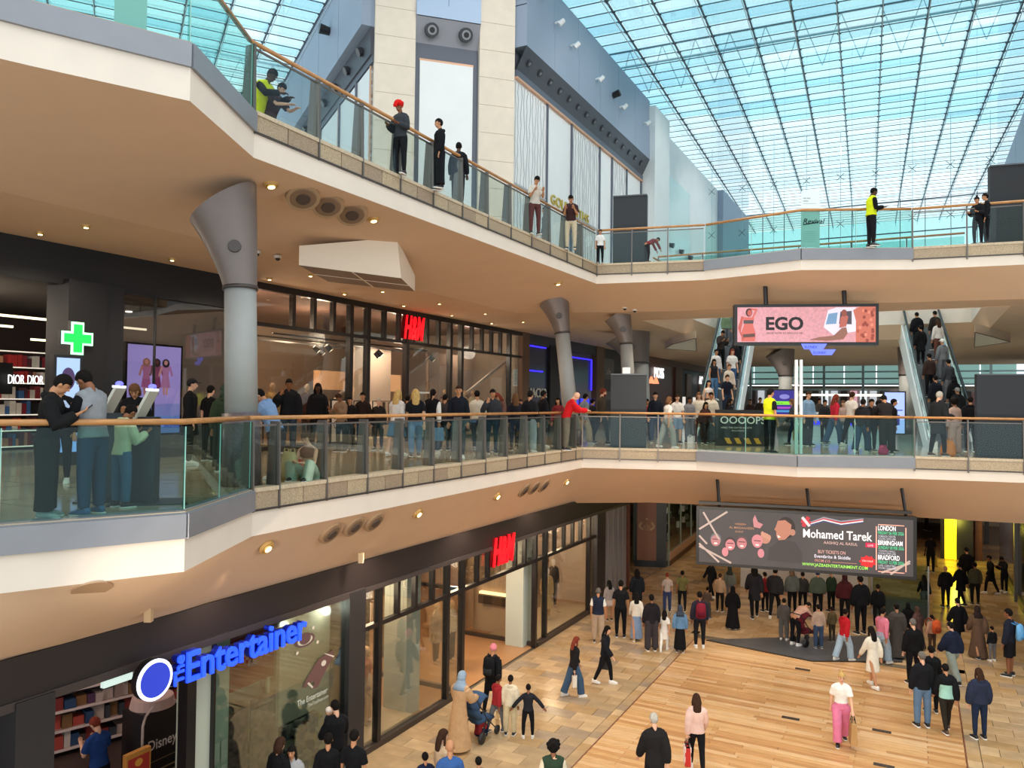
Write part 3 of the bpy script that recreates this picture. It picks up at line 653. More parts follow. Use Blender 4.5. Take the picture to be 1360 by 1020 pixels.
# ================================================================== SHOPS, MIDDLE GALLERY (front plane t=-15.8)
def shop(name,label,loc): return empty(name,loc,label,'shop')
def fb(par,s0,s1,t0,t1,z0,z1,m,nm): b=MB(); b.bf(s0,s1,t0,t1,z0,z1,m); return b.build(nm,par)
def ribs(par,nm,items,m,t0,t1):  # vertical frame members
    for (s,w,z0,z1) in items: fb(par,s-w/2,s+w/2,t0,t1,z0,z1,m,nm)
S=lambda u:s_on(u,TP)
sb=shop('pharmacy_shop','black fronted pharmacy with a green cross on its pillar, left of the clothes shop',FR(S(80),TP,ZM))
fb(sb,-3,S(334),TP-.3,TP+.06,9.85,ZC,BLKM,'black_fascia')
fb(sb,S(78),S(130),TP-.5,TP+.25,ZM,9.95,BLKM,'pillar'); fb(sb,S(130),S(158),TP-.5,TP+.1,ZM,9.95,mat('black_navy','17181f',.5),'pillar')
g=fb(sb,S(158),S(334),TP-.06,TP-.04,ZM,9.85,DGL,'shop_window')
for u in (205,334): fb(sb,S(u)-.008,S(u)+.008,TP-.08,TP+.0,ZM,9.85,BLK,'mullion')
fb(sb,-6,S(334),-23.6,-23.4,ZM,ZC,mat('shop_wall_dark','3a2c2a',.8),'back_wall'); fb(sb,-6,S(334),-23.5,TP-.3,9.9,9.98,mat('shop_ceiling_dark','443e3a',.8),'shop_ceiling')
fb(sb,-6,S(334),-23.5,TP-.3,ZM-.001,ZM+.004,mat('shop_tile','8d7f6c',.2),'shop_floor')
# green cross
cr_=empty('pharmacy_cross',FR(S(86),TP+.3,8.7),'glowing green pharmacy cross on the black pillar','sign')
c=FR((S(76)+S(98))/2,TP+.28,8.72)
m=MB()
def crossm(m,c,a,w,t0,t1,mt):
    for (x0,x1,z0,z1) in ((-w,w,-a,a),(-a,-w,-w,w),(w,a,-w,w)):
        q=[c+FR(0,t0,0)+FR(x0,0,z0),c+FR(0,t0,0)+FR(x1,0,z0),c+FR(0,t1,0)+FR(x1,0,z0),c+FR(0,t1,0)+FR(x0,0,z0)]
        m.hexa(q+[p+Vector((0,0,z1-z0)) for p in q],mt)
crossm(m,c,.36,.15,-.03,.05,BLK); m.build('case',cr_)
m=MB(); crossm(m,c,.34,.135,.05,.07,glow('b9f5d0',1.2)); m.build('light_border',cr_)
m=MB(); crossm(m,c,.29,.09,.07,.09,glow('12e04a',1.3)); m.build('green_face',cr_)
# shelves with boxed goods in the pharmacy
PC=['b52b2b','d8d2c8','5a2a34','c98f6a','232228','e6e0d6','8a2230','3f6fa8']
def shelving(par,s0,s1,t,z0,nz,dz,cols,seed,face=1,litc='f2ead8',lit=0,dep=.35,w=(.06,.17)):
    sh=empty('shelf_unit',FR(s0,t,z0)-rootloc(par)); sh.parent=par; rr=random.Random(seed)
    for k in range(nz+1):
        b=MB(); b.bf(s0,s1,t,t+dep*face,z0+k*dz-.03,z0+k*dz,mat('shelf_board','b9b4ae',.6)); b.build('shelf',sh)
        if lit: b=MB(); b.bf(s0,s1,t+dep*face-.02,t+dep*face+.01,z0+k*dz-.03,z0+k*dz,glow(litc,lit)); b.build('price_strip',sh)
    b=MB()
    for k in range(nz):
        s=s0+.04
        while s<s1-.1:
            ww=rr.uniform(*w); h=rr.uniform(.45,.85)*dz
            if rr.random()<.88: b.bf(s,min(s+ww*.9,s1),t+.03*face,t+(dep-.05)*face,z0+k*dz,z0+k*dz+h,col(rr.choice(cols),.5))
            s+=ww
    b.build('boxed_goods',sh,kind='stuff'); return sh
shelving(sb,-2,S(80)+2,-23.3,ZM+.1,6,.42,PC,3,1,lit=1.2)
shelving(sb,S(10),S(78),-19.5,ZM+.1,5,.4,PC,4,1,lit=1.5)
shelving(sb,S(165),S(320),-21.5,ZM+.1,6,.42,PC,5,1,lit=.8)
for k,(sa,sb_,t,z) in enumerate(((S(0),S(52),-18,9.3),(S(0),S(36),-19,9.15),(S(160),S(200),-18,9.3),(S(160),S(215),-19.2,8.9))):
    o=MB(); o.bar(FR(sa,t,z),FR(sb_+1.5,t,z),.06,.05,glow('fff0c8',2.2)); o.build('linear_lamp',sb)
fb(sb,S(0)-2,S(78),-20.5,-20.3,8.35,8.5,glow('ffd9a0',1.3),'cove_light')
o=text('DIOR',FR(s_on(10,-19.1),-19.1,7.8),FR(1,0,0),glow('ffffff',1.2),.3,.01,.0,parent=sb,fit=(.38,.22)); o=text('DIOR',FR(s_on(36,-19.1),-19.1,7.8),FR(1,0,0),glow('ffffff',1.2),.3,.01,.0,parent=sb,fit=(.38,.22))
fb(sb,S(0),S(78)+1,-19.4,-19.2,7.55,8.3,mat('black_header','151214',.5),'brand_header')
for k in range(7):
    p=FR(3+k*2.2,-17.6-(k%2)*1.6,9.88); b=MB(); b.tube([p,p-Vector((0,0,.03))],.09,glow('fff4dc',4),10); b.build('downlight',sb)
point('shop_light',FR(9,-19,9.3),150,(1,.85,.7),.4); point('shop_light',FR(4,-19,9.3),150,(1,.8,.65),.4)
# lilac advert screen
def screen(name,label,cat,o,r,w,h,face,dep=.12,fr=.05,bez=BLK,up=(0,0,1)):
    o=Vector(o); r=Vector(r).normalized(); u=Vector(up); n=r.cross(u).normalized()
    root=empty(name,o,label,cat); m=MB()
    q=[o-r*fr-u*fr,o+r*(w+fr)-u*fr,o+r*(w+fr)-u*fr-n*dep,o-r*fr-u*fr-n*dep]; m.hexa(q+[p+u*(h+2*fr) for p in q],bez); m.build('housing',root)
    m=MB(); m.add([o+n*.002,o+r*w+n*.002,o+r*w+u*h+n*.002,o+u*h+n*.002],[(0,1,2,3)],face); m.build('display',root)
    return root,Panel(o,r,w,h,root,up)
def figure(P,x,y,h,skin,dress,hair,asp,ar=0):   # small printed figure
    w=h*asp
    P.poly([(x-.10*w,y),(x-.02*w,y),(x-.01*w,y+.45*h),(x-.16*w,y+.45*h)],skin); P.poly([(x+.02*w,y),(x+.10*w,y),(x+.16*w,y+.45*h),(x+.01*w,y+.45*h)],skin)
    P.poly([(x-.22*w,y+.2*h),(x+.22*w,y+.2*h),(x+.13*w,y+.58*h),(x+.22*w,y+.8*h),(x-.22*w,y+.8*h),(x-.13*w,y+.58*h)],dress)
    P.poly([(x-.22*w,y+.8*h),(x-.34*w,y+.52*h),(x-.26*w,y+.5*h),(x-.14*w,y+.76*h)],skin); P.poly([(x+.22*w,y+.8*h),(x+.34*w,y+.55*h),(x+.26*w,y+.5*h),(x+.14*w,y+.76*h)],dress)
    P.disc(x,y+.87*h,.17*w,.12*h,hair); P.disc(x,y+.885*h,.085*w,.065*h,skin)
lil=mat('lilac_screen','baaaf2',.4,emit=.95)
a=atz(168,583,ZM); sL,sR=s_on(168,-16.6),s_on(239,-16.6)
dz=(7.5-(583-530)*FR(sL,-16.6).y/1030); z1=7.5+(530-461)*FR(sL,-16.6).y/1030
rt,P=screen('advert_screen','tall lilac advert screen showing three women in printed dresses, in the pharmacy window','screen',FR(sL,-16.6,ZM+.55),FR(1,0,0),sR-sL,2.15,lil)
P.rect(0,0,1,.2,glow('7fa6f0',.8)); P.rect(0,.2,1,.34,glow('9aa2ee',.8))
figure(P,.34,.44,.42,glow('c88a7c',.8),glow('b0608f',.8),glow('a06a58',.8),1.0); figure(P,.53,.44,.42,glow('6b3a36',.8),glow('8c3a66',.8),glow('2a1a1c',.8),1.0); figure(P,.70,.44,.42,glow('d69a92',.8),glow('c586b4',.8),glow('2b2028',.8),1.0)
P.text('Boots',.68,.06,.075,glow('2746a8',.8),.01,shear=.3,sx=1.2); P.done()
sp_=Vector(atz(84,640,ZM)); 
rt,P=screen('advert_screen','narrow blue standing advert screen behind the two men at the left rail','screen',FR(s_on(74,-13.2),-13.2,ZM+.45),FR(1,0,0),.42,1.65,glow('a8c4ea',.8)); P.rect(0,0,1,.45,glow('7fa9ea',.8)); P.disc(.5,.78,.3,.12,glow('49365c',.8)); P.text('Boots',.3,.12,.09,glow('2746a8',.8),.01,shear=.3); P.done()
rt,P=screen('poster_panel','narrow beauty poster of a face beside the black pharmacy pillar','poster',FR(s_on(155,-17),-17,7.05),FR(1,0,0),.42,1.1,glow('d9b98c',.7)); P.disc(.5,.6,.42,.32,glow('9a6a48',.7)); P.disc(.5,.85,.5,.16,glow('2e211c',.7)); P.disc(.4,.6,.06,.03,glow('2e211c',.7)); P.rect(0,.0,1,.2,glow('2e211c',.7)); P.done()

# ---- clothes shop, middle gallery
def clothes_shop(tp,z0,zt,zh,ulist_top,ulist_full,uL,uR,label,ent,depth,ceil,s_of):
    sh=shop('clothes_shop',label,FR(s_of(uL),tp,z0)); s0,s1=s_of(uL),s_of(uR)
    fb(sh,s0,s1,tp-.12,tp+.05,zh,zh+.14,BLK,'head_beam'); fb(sh,s0,s1,tp-.1,tp+.04,zt-.05,zt+.05,BLK,'transom')
    es0,es1=s_of(ent[0]),s_of(ent[1])
    fb(sh,s0,es0,tp-.1,tp+.06,z0,z0+.12,BLK,'sill'); fb(sh,es1,s1,tp-.1,tp+.06,z0,z0+.12,BLK,'sill')
    st=sorted(set([s_of(u) for u in ulist_top]+[s_of(u) for u in ulist_full]+[s0,s1]))
    for u in ulist_top: fb(sh,s_of(u)-.06,s_of(u)+.06,tp-.1,tp+.05,zt,zh,BLK,'mullion')
    for u in ulist_full: fb(sh,s_of(u)-.08,s_of(u)+.08,tp-.12,tp+.06,z0,zh,BLK,'mullion')
    for a,b_ in zip(st[:-1],st[1:]):
        if b_-a>.2: fb(sh,a+.03,b_-.03,tp-.03,tp-.015,zt+.03,zh-.02,SHOPG,'upper_pane')
    fu=sorted([s_of(u) for u in ulist_full]+[s0,s1])
    for a,b_ in zip(fu[:-1],fu[1:]):
        if b_-a>.2 and not (a>=es0-.1 and b_<=es1+.1): fb(sh,a+.05,b_-.05,tp-.03,tp-.015,z0+.1,zt-.03,SHOPG,'shop_window')
    fb(sh,s0,s1,tp-depth-.1,tp-depth,z0,zh+.2,ceil[1],'back_wall'); fb(sh,s0-.1,s0,tp-depth,tp-.15,z0,zh+.2,ceil[1],'side_wall'); fb(sh,s1,s1+.1,tp-depth,tp-.15,z0,zh+.2,ceil[1],'side_wall')
    fb(sh,s0,s1,tp-depth,tp-.1,z0,z0+.006,ceil[2],'shop_floor'); fb(sh,s0,s1,tp-depth,tp-.1,zh+.15,zh+.2,ceil[0],'shop_ceiling')
    return sh,es0,es1
HBW=mat('shop_wall_cream','cbb9a6',.8); HOAK=mat('herringbone_oak','b9895c',.3,noise=.25,scale=12,stretch=(3,3,1)); HCL=mat('shop_ceiling_brown','6b5148',.8)
hm,e0,e1=clothes_shop(TP,ZM,9.55,10.5,(387,415,441,509,528.6,547.5,566,581.5,626,639.5,652,664),(464,487,539,597,612,676),335,691,
  'clothes shop behind the middle gallery crowd with a red letter sign above its entrance',(487,539),8,(HCL,HBW,HOAK),S)
fb(hm,S(335),S(691),TP-.2,TP+.04,10.6,ZC,BLK,'black_fascia')
# interior: timber wall boxes, partitions, rails of clothes
for (a,b_) in ((424,462),(466,486),(490,532)): fb(hm,s_on(a,-19.5),s_on(b_,-19.5),-19.8,-19.5,7.9,8.6,mat('timber_box_lit','dca876',.5,emit=.55),'timber_box')
fb(hm,S(365),S(385),-18.6,-18.5,ZM,9.5,HBW,'partition'); fb(hm,S(545),S(590),-18.4,-18.3,ZM,9.5,HBW,'partition'); fb(hm,S(616),S(672),-17.6,-17.5,ZM,9.5,mat('partition_tan','9c8474',.8),'partition')
fb(hm,S(340),S(372),-17.0,-16.9,ZM,9.5,HBW,'partition')
point('shop_light',FR(S(500),-18.4,9.6),260,(1,.72,.5),.3); point('shop_light',FR(S(370),-17.4,9.6),160,(1,.75,.55),.3); point('shop_light',FR(S(570),-17.2,9.6),170,(1,.78,.58),.3); point('shop_light',FR(S(650),-16.8,9.6),90,(1,.8,.65),.3)
for k,u in enumerate((432,440,470,500,520,556,570,625)):
    p=FR(s_on(u,-17.2),-17.2-(k%3)*.8,9.3); b=MB(); b.tube([p,p+FR(.12,.1,-.16)],[.08,.1],BLK,8); b.tube([p+FR(.12,.1,-.16),p+FR(.125,.104,-.167)],.075,glow('fff0d0',5),8); b.build('track_spot',hm)
for k in range(3): fb(hm,S(400),S(600),-17-k*1.1,-16.95-k*1.1,9.45,9.5,BLK,'ceiling_track')
b=MB(); b.bar(FR(s_on(596,-16.6),-16.6,ZM+1.2),FR(s_on(672,-16.6),-16.6,9.4),.1,.1,mat('reflected_beam','d8ccc0',.4)); b.build('beam_reflection',hm)  # thin bars stand in for beam reflections in the shop glass
b=MB(); b.bar(FR(s_on(440,-18.6),-18.6,ZM+1.3),FR(s_on(500,-18.6),-18.6,9.3),.08,.08,mat('reflected_beam')); b.build('beam_reflection',hm)
def rail_clothes(par,s0,s1,t,z,cols,seed):
    r_=empty('clothes_rail',FR(s0,t,z)-rootloc(par)); r_.parent=par; b=MB(); b.bar(FR(s0,t,z+1.4),FR(s1,t,z+1.4),.03,.03,BLK)
    for s in (s0,s1): b.bar(FR(s,t,z),FR(s,t,z+1.4),.03,.03,BLK)
    b.build('rail',r_); b=MB(); rr=random.Random(seed); s=s0+.06
    while s<s1-.05: b.bf(s,s+.05,t-.2,t+.2,z+1.35-rr.uniform(.6,.85),z+1.37,cloth(rr.choice(cols))); s+=.08
    b.build('hanging_clothes',r_,kind='stuff')
CC=['e8e0d4','3a3435','b59a82','cfc3b4','7d6b60','d8b9a4']
for k,(a,b_,t) in enumerate(((440,458,-17.6),(470,484,-18.2),(495,520,-17.8),(620,640,-17.0),(350,362,-16.8))): rail_clothes(hm,s_on(a,t),s_on(b_,t),t,ZM,CC,k)
def hm_sign(s,t,z,h,w,label):
    root=empty('shop_sign',FR(s,t,z),label,'sign'); RED=glow('f0101c',1.5); DR=mat('sign_side_red','8c0a12',.4)
    x=0
    o=text('H&M',FR(s,t+.16,z),FR(1,0,0),RED,h*1.38,.02,.02,parent=root,name='red_lettering',shear=.3,fit=(w,h))
    o=text('H&M',FR(s,t+.06,z),FR(1,0,0),DR,h*1.38,.08,.02,parent=root,name='letter_sides',shear=.35,fit=(w,h))
    b=MB(); b.bf(s,s+w,t-.02,t+.02,z+.3*h,z+.34*h,BLK); b.build('bracket',root)
hm_sign(21.96,TP,9.65,.84,1.22,'red slanted letter sign above the middle gallery clothes shop')
# window poster 30% OFF
rt,P=screen('poster_panel','white sale poster standing in the clothes shop window low behind the rail','poster',FR(s_on(447,TP+.02)-.3,TP+.1,ZM+.15),FR(1,0,0),.62,1.25,col('cfc4bb'),dep=.04); P.text('30%',.12,.55,.28,col('4a3e3a'),.01,sx=.8); P.text('OFF',.12,.32,.28,col('4a3e3a'),.01,sx=.8); P.done()
# ---- the shops beyond
ns=shop('neon_shop','dark shop with blue neon frames behind the second column',FR(S(700),TP,ZM)); NB=glow('3a2cff',1.6); BR=mat('brown_pier','6f5340',.6)
fb(ns,S(691),S(700),TP-.3,TP+.1,ZM,ZC,BR,'pier')
fb(ns,S(700),S(788),TP-.6,TP-.5,ZM,ZC,mat('navy_wall','23263c',.5),'shop_back')
for (a,b_) in ((702,727),(742,786)): fb(ns,S(a),S(b_),TP-.06,TP-.04,ZM,10.2,mat('dark_blue_pane','3a3f58',.15),'shop_window')
fb(ns,S(700),S(790),TP-.1,TP+.04,10.2,ZC,mat('slate_fascia','3b3c44',.5),'fascia'); fb(ns,S(728),S(741),TP-.3,TP+.1,ZM,10.3,BLKM,'pier')
for (a,b_,z) in ((702,724,10.1),(744,784,9.85),(702,720,8.95)): fb(ns,S(a),S(b_),TP,TP+.04,z,z+.06,NB,'neon_tube')
fb(ns,S(784),S(785.2),TP,TP+.04,8.2,9.9,NB,'neon_tube')
for k in range(6): fb(ns,S(744)+.1,S(744)+.9-.08*k,TP-.02,TP+.02,8.45+k*.14,8.52+k*.14,NB,'neon_tube')
for k in range(4): fb(ns,S(764)+k*.75,S(764)+k*.75+.4,TP-.02,TP+.02,7.2,7.75,glow('3540e8',1.0),'blue_display')
text('JACK&',FR(S(703),TP+.05,7.75),FR(1,0,0),col('d8d8d0'),.62,.02,.0,parent=ns)
text('JONES',FR(S(703),TP+.05,7.2),FR(1,0,0),col('d8d8d0'),.3,.02,.0,parent=ns)
fb(ns,S(790),S(800),TP-.3,TP+.1,ZM,ZC,BR,'pier')
ds=shop('dark_shop','dark shop with small framed posters beyond the neon shop',FR(S(800),TP,ZM))
fb(ds,S(800),S(845),TP-.4,TP-.1,ZM,ZC,mat('dark_shop_wall','2b2829',.5),'shop_front')
for (u,z,h) in ((801,8.9,1.2),(801,7.7,.5)): fb(ds,S(u),S(u)+1.8,TP-.1,TP-.02,z,z+h,mat('poster_grey','56504e',.4),'framed_poster')
text('sale',FR(S(801)+.4,TP,9.2),FR(1,0,0),col('b8b0a8'),.5,.01,0,parent=ds)
ms=shop('tailor_shop','brown tailor shop with white letters left of the left escalator',FR(S(850),TP,ZM))
fb(ms,S(845),S(893),TP-.3,TP+.1,ZM,10.2,mat('mahogany','6a3c2c',.4,noise=.2,scale=5),'shop_front'); fb(ms,S(845),S(960),TP-.3,TP+.12,10.2,ZC,mat('brown_fascia','6b4a38',.6),'fascia')
text('MOSS',FR(50.7,TP+.2,9.28),FR(1,0,0),glow('ffffff',1.1),1.15,.03,.0,parent=ms,fit=(2.2,.72),name='white_lettering')
for k in range(2):
    c=FR(S(855)+k*1.0,TP+.5,9.3); b=MB(); b.tube([c,c-Vector((0,0,.45))],[.06,.22],glow('ff9a70',1.3),10); b.build('pendant_lamp',ms)
fb(ms,S(893),S(902),TP-.2,TP+.25,ZM,10.2,BR,'pier')
fs_=shop('far_shop','far dark shop with lit displays behind the left escalator',FR(S(905),TP,ZM))
fb(fs_,S(902),S(975),TP-.3,TP-.1,ZM,10.2,mat('dark_shop_wall'),'shop_front')
for k in range(5): fb(fs_,S(904)+k*4,S(904)+k*4+1.4,TP-.1,TP,ZM+.6,ZM+2.0,glow('efe6dc',.9),'lit_display'); fb(fs_,S(904)+k*4+1.8,S(904)+k*4+3.2,TP-.1,TP,ZM+1.9,ZM+3.8,mat('far_poster','8a6f60',.5),'poster')
text('AO',FR(S(925),TP+.2,9.2),FR(1,0,0),glow('ffffff',1.2),.9,.02,.02,parent=fs_)

# ---- far end of the middle floor
fe=empty('wall_far',FR(74,-5,ZM),kind='structure')
fb(fe,76,76.2,-18,8,ZM,9.2,mat('far_wall','8d8480',.7),'far_wall')
for k in range(26):
    t=-14+k*.8; fb(fe,75.6,75.9,t,t+.55,7.6,8.9,(glow('e9eef2',.9),glow('c9ccd2',.8),col('5a4a48'),glow('e2a8b4',.8))[k%4 if k%7 else 2],'display_bay')
for k in range(9): fb(fe,75,75.1,-16+k*2.6,-13.5+k*2.6,9.5,12,mat('teal_pane','9cc8c2',.2,emit=.45),'teal_window')
for z in (9.4,9.9,10.5,11.2): fb(fe,74.9,75,-18,8,z,z+.14,mat('pale_rail','b9cdd0',.4),'rail_beam')
fb(fe,74.8,74.95,-18,8,9.1,9.3,mat('tan_beam','a08c78',.6),'beam')
for k in range(8): fb(fe,74.6,74.8,-17+k*3.2,-16.8+k*3.2,ZM,12,mat('pale_rail'),'upright')
fb(fe,76.3,76.4,-40,-18,ZM,12,col('6d625a'),'far_wall'); fb(fe,76.3,76.4,8,20,ZM,12,col('6d625a'),'far_wall')
ct=empty('sales_counter',FR(40,-3,ZM),'long white sales counter with a blue strip light beyond the bridge','counter')
fb(ct,39,40,-5.3,-1.2,ZM,ZM+1.05,mat('white_counter','d5dcdb',.4),'counter_body'); fb(ct,38.9,40.1,-5.4,-1.1,ZM+1.05,ZM+1.12,WHT,'counter_top'); fb(ct,38.94,38.98,-4.6,-2.2,ZM+.55,ZM+.72,glow('2a30e8',1.4),'blue_strip'); fb(ct,39.9,40,-5.3,-1.2,ZM+1.9,ZM+2.0,glow('fff3e0',1.2),'light_bar')
for t in (-5.2,-1.3): fb(ct,39.9,40,t-.04,t+.04,ZM+1.1,ZM+2.0,BLK,'upright')
# right shops on the middle floor
rs_=shop('corner_cafe','dark shop front with small white figures right of the right escalator',FR(36,7,ZM))
fb(rs_,26,60,8.2,8.5,ZM,9.6,mat('dark_shop_wall'),'shop_front'); fb(rs_,26,60,8.1,8.5,9.6,ZC,mat('tan_beam'),'fascia')
for k in range(8): fb(rs_,28+k*3.4,28.2+k*3.4,8.0,8.2,ZM,9.6,GREYM,'mullion')
for k in range(5): fb(rs_,40+k*2.6,41+k*2.6,8.0,8.15,8.2,9.0,glow('d8d4cc',.8),'lit_display')
text('APP',FR(46,8.0,8.0),FR(-1,0,0),glow('ffffff',1),.9,.02,.02,parent=rs_)
# central columns far shops left between escalators
lb=empty('hoarding',FR(36,-8,ZM),'black hoarding with white lettering and yellow chevrons below the left escalator','hoarding')
q=Vector((7.1,27.0,ZM)); fbx=MB(); r_=Vector((1,-.05,0)).normalized()
fbx.hexa([q,q+r_*1.85,q+r_*1.85+Vector((0,.1,0)),q+Vector((0,.1,0))]+[p+Vector((0,0,1.25)) for p in (q,q+r_*1.85,q+r_*1.85+Vector((0,.1,0)),q+Vector((0,.1,0)))],BLKM); fbx.build('board',lb)
P=Panel(q+Vector((0,-.002,0)),r_,1.85,1.25,lb); P.text('OOOOPS',.08,.62,.28,col('e8e4dc'),.01,sx=1.05); P.text('MIND THE GAP IN SERVICE',.1,.48,.07,col('cfcac4')); P.text('BACK SOON',.3,.40,.06,col('cfcac4'))
for k in range(4): P.poly([(.22+k*.18,.06),(.31+k*.18,.06),(.25+k*.18,.22),(.16+k*.18,.22)],col('d8a032'))
P.done()

# ================================================================== BLACK BOARDS, SCREENS
def board(x0,y0,x1,y1,z,h,label):
    a,b_=Vector((x0,y0,z)),Vector((x1,y1,z)); d=(b_-a).normalized(); n=Vector((-d.y,d.x,0)); root=empty('display_board',a,label,'board')
    m=MB(); q=[a,b_,b_+n*.25,a+n*.25]; m.hexa(q+[p+Vector((0,0,h)) for p in q],mat('board_black','1f2126',.55)); m.build('panel',root)
    m=MB(); m.bar(a+Vector((0,0,h))+n*.1,b_+Vector((0,0,h))+n*.1,.26,.04,mat('board_grey','55585e',.4)); m.build('top_cap',root)
    m=MB(); m.bar(a+n*.12,b_+n*.12,.5,.05,BLK); m.build('foot',root)
board(3.22,25.25,4.35,25.05,ZM,2.37,'black display board standing at the left end of the middle bridge')
board(3.3,25.7,4.38,25.4,ZU,2.4,'black display board standing at the left end of the top bridge')
board(13.4,22.35,15.8,21.6,ZM,2.38,'wide black display board at the right end of the middle bridge')
board(13.55,21.95,15.9,21.2,ZU,2.4,'wide black display board at the right end of the top bridge')
b=MB(); b.box(3.6,3.85,25.25,25.35,ZM+2.39,ZM+2.6,WHT); b.build('white_box',label='small white box on top of the left black board on the middle bridge',cat='box')
# hanging pink screen
def hang(P0,P1,z0,z1,label,face,nm='hanging_screen',dep=.35):
    P0,P1=Vector((*P0,z0)),Vector((*P1,z0)); r=(P1-P0).normalized()
    rt,P=screen(nm,label,'screen',P0,r,(P1-P0).length,z1-z0,face,dep=dep,fr=.09); return rt,P,r
PINK=mat('pink_brick_print','d79aa4',.5,noise=.22,scale=14,emit=.30)
ya=23.4; za=lambda v,y,u=1070:EYE+(539.5-v)*y/1030
P0=((979-680)/1030*23.6,23.6); P1=((1163-680)/1030*23.0,23.0)
rt,P,r=hang(P0,P1,9.42,10.48,'pink advert screen with black letters hanging under the top bridge',PINK)
for x in (.2,.74): 
    c=Vector((*P0,10.55))+r*(x*4.2); m=MB(); m.tube([c,c+Vector((0,.1,.75))],.07,BLK,8); m.build('hanger',rt)
G=lambda h,e=.5:glow(h,e*.75)
P.text('EGO',.205,.36,.50,G('1a1417'),.035,sx=1.02); P.text('SHOP NOW AT EGO.CO.UK',.215,.23,.075,G('3a2a2c'),.004,sx=1.05)
# bikini figure
P.poly([(.03,.02),(.13,.02),(.135,.25),(.115,.5),(.125,.7),(.04,.72),(.05,.5),(.03,.28)],G('c4625a')); P.poly([(.025,.3),(.045,.72),(.03,.75),(.005,.4),(.04,.05),(.055,.1)],G('b5564e')); P.poly([(.12,.7),(.15,.95),(.09,.98),(.09,.93),(.13,.9),(.105,.68)],G('c4625a'))
P.disc(.085,.85,.024,.12,G('3a2522')); P.disc(.09,.84,.017,.09,G('b5564e')); P.poly([(.045,.53),(.118,.53),(.12,.63),(.045,.63)],G('4c4648')); P.poly([(.045,.13),(.13,.15),(.13,.25),(.04,.22)],G('5a3f3a'))
# car, reclining figure and rock
P.poly([(.63,.42),(.66,.9),(.72,.98),(.86,.98),(.86,.3),(.70,.2)],G('d9d4e4')); P.poly([(.645,.5),(.665,.8),(.73,.84),(.72,.52)],G('6f93b8')); P.poly([(.74,.52),(.75,.86),(.83,.88),(.83,.5)],G('4c4650'))
P.poly([(.86,0),(.86,.6),(.84,.9),(.89,1),(1,1),(1,0)],G('c06a58')); rr=random.Random(2)
for k in range(26): x,y=.87+rr.random()*.12,rr.random()*.95; P.disc(x,y,.012,.05,G(rr.choice(('a95446','d98470','8f4238'))),6,rr.random()*3)
P.poly([(.52,.06),(.60,.14),(.70,.18),(.76,.40),(.79,.42),(.80,.25),(.77,.08),(.66,.04)],G('8c6052')); P.disc(.765,.55,.02,.13,G('c0685c')); P.poly([(.74,.4),(.79,.44),(.805,.72),(.775,.8),(.75,.7)],G('b06055')); P.disc(.775,.82,.02,.1,G('8c4a40')); pass
P.done()
for k in range(2):
    P_=Panel(Vector((*P0,9.02))+r*(1.85+.25*k)+Vector((0,-.02,.18-.17*k)),r,.75,.17,rt); P_.poly([(0,1),(1,1),(.85,0),(.12,0)],glow('5a68ff',1.3)); P_.text('ELONEX',.14,.2,.62,glow('1420a0',.8),.01,sx=.9); P_.done('logo_plate')
# hanging concert screen under the middle bridge
GREYP=mat('grey_print','4a4547',.5,noise=.12,scale=1.5,emit=.28)
P0=((930-680)/1030*24.0,24.0); P1=((1213-680)/1030*22.2,22.2)
Z0,Z1=2.67,4.28
rt,P,r=hang(P0,P1,Z0,Z1,'dark concert advert screen with tour dates hanging under the middle bridge',GREYP)
for x in (.1,.5,.9): 
    c=Vector((*P0,Z1+.08))+r*(x*6.5)+Vector((0,.2,0)); m=MB(); m.tube([c,c+Vector((0,.3,.9))],.05,BLK,6); m.build('hanger',rt)
m=MB(); m.bar(Vector((*P0,Z1+.2))+Vector((0,.1,0)),Vector((*P1,Z1+.2))+Vector((0,.1,0)),.2,.08,mat('dark_edge')); m.build('mounting_beam',rt)
PK='c98078'
W1=G('d8d4d6',.8)
P.text('Mohamed Tarek',.505,.58,.22,G('efe9ea',.9),.012,w=.315); P.text('AASHIQ AL RASUL',.60,.475,.085,G('cfa9a2'),.006,w=.155)
P.poly([(.79,.47),(.845,.47),(.845,.555),(.79,.555)],G('c4204c')); P.text('LIVE',.80,.49,.05,G('f4d8dc'),.005)
P.text('BUY TICKETS ON',.575,.31,.085,G('d8a49c'),.008,w=.125); P.text('Eventbrite & Skiddle',.558,.225,.085,G('e6e2f0'),.008,w=.165); P.text('FROM £15',.56,.15,.07,G('c98a80'),.006,w=.07); P.rect(.64,.16,.75,.168,G('c98a80'))
P.text('WWW.JAZBAENTERTAINMENT.COM',.50,.05,.10,G('9be05a',.9),.008,w=.30)
P.poly([(.80+.04*math.cos(k*math.pi/9)*(1 if k%2 else .78),.215+.115*math.sin(k*math.pi/9)*(1 if k%2 else .78)) for k in range(18)],G('d8242a')); P.text('ON SALE',.775,.21,.045,G('ffd8d0'),.005); 
# flag ribbon
for k,cc in enumerate(('8f8f9c','b8303c','d8d4d8','3a4468')):
    P.poly([(.53,.86-.015*k),(.60,.975-.022*k),(.68,.92-.025*k),(.78,.985-.02*k),(.78,.965-.02*k),(.68,.90-.025*k),(.60,.95-.022*k),(.54,.835-.015*k)],G(cc,.7))
P.line(.505,.78,.53,.96,.07,G('c03040')); P.line(.495,.88,.54,.85,.07,G('c03040')); P.line(.50,.95,.535,.79,.05,G('d8d0d4'))
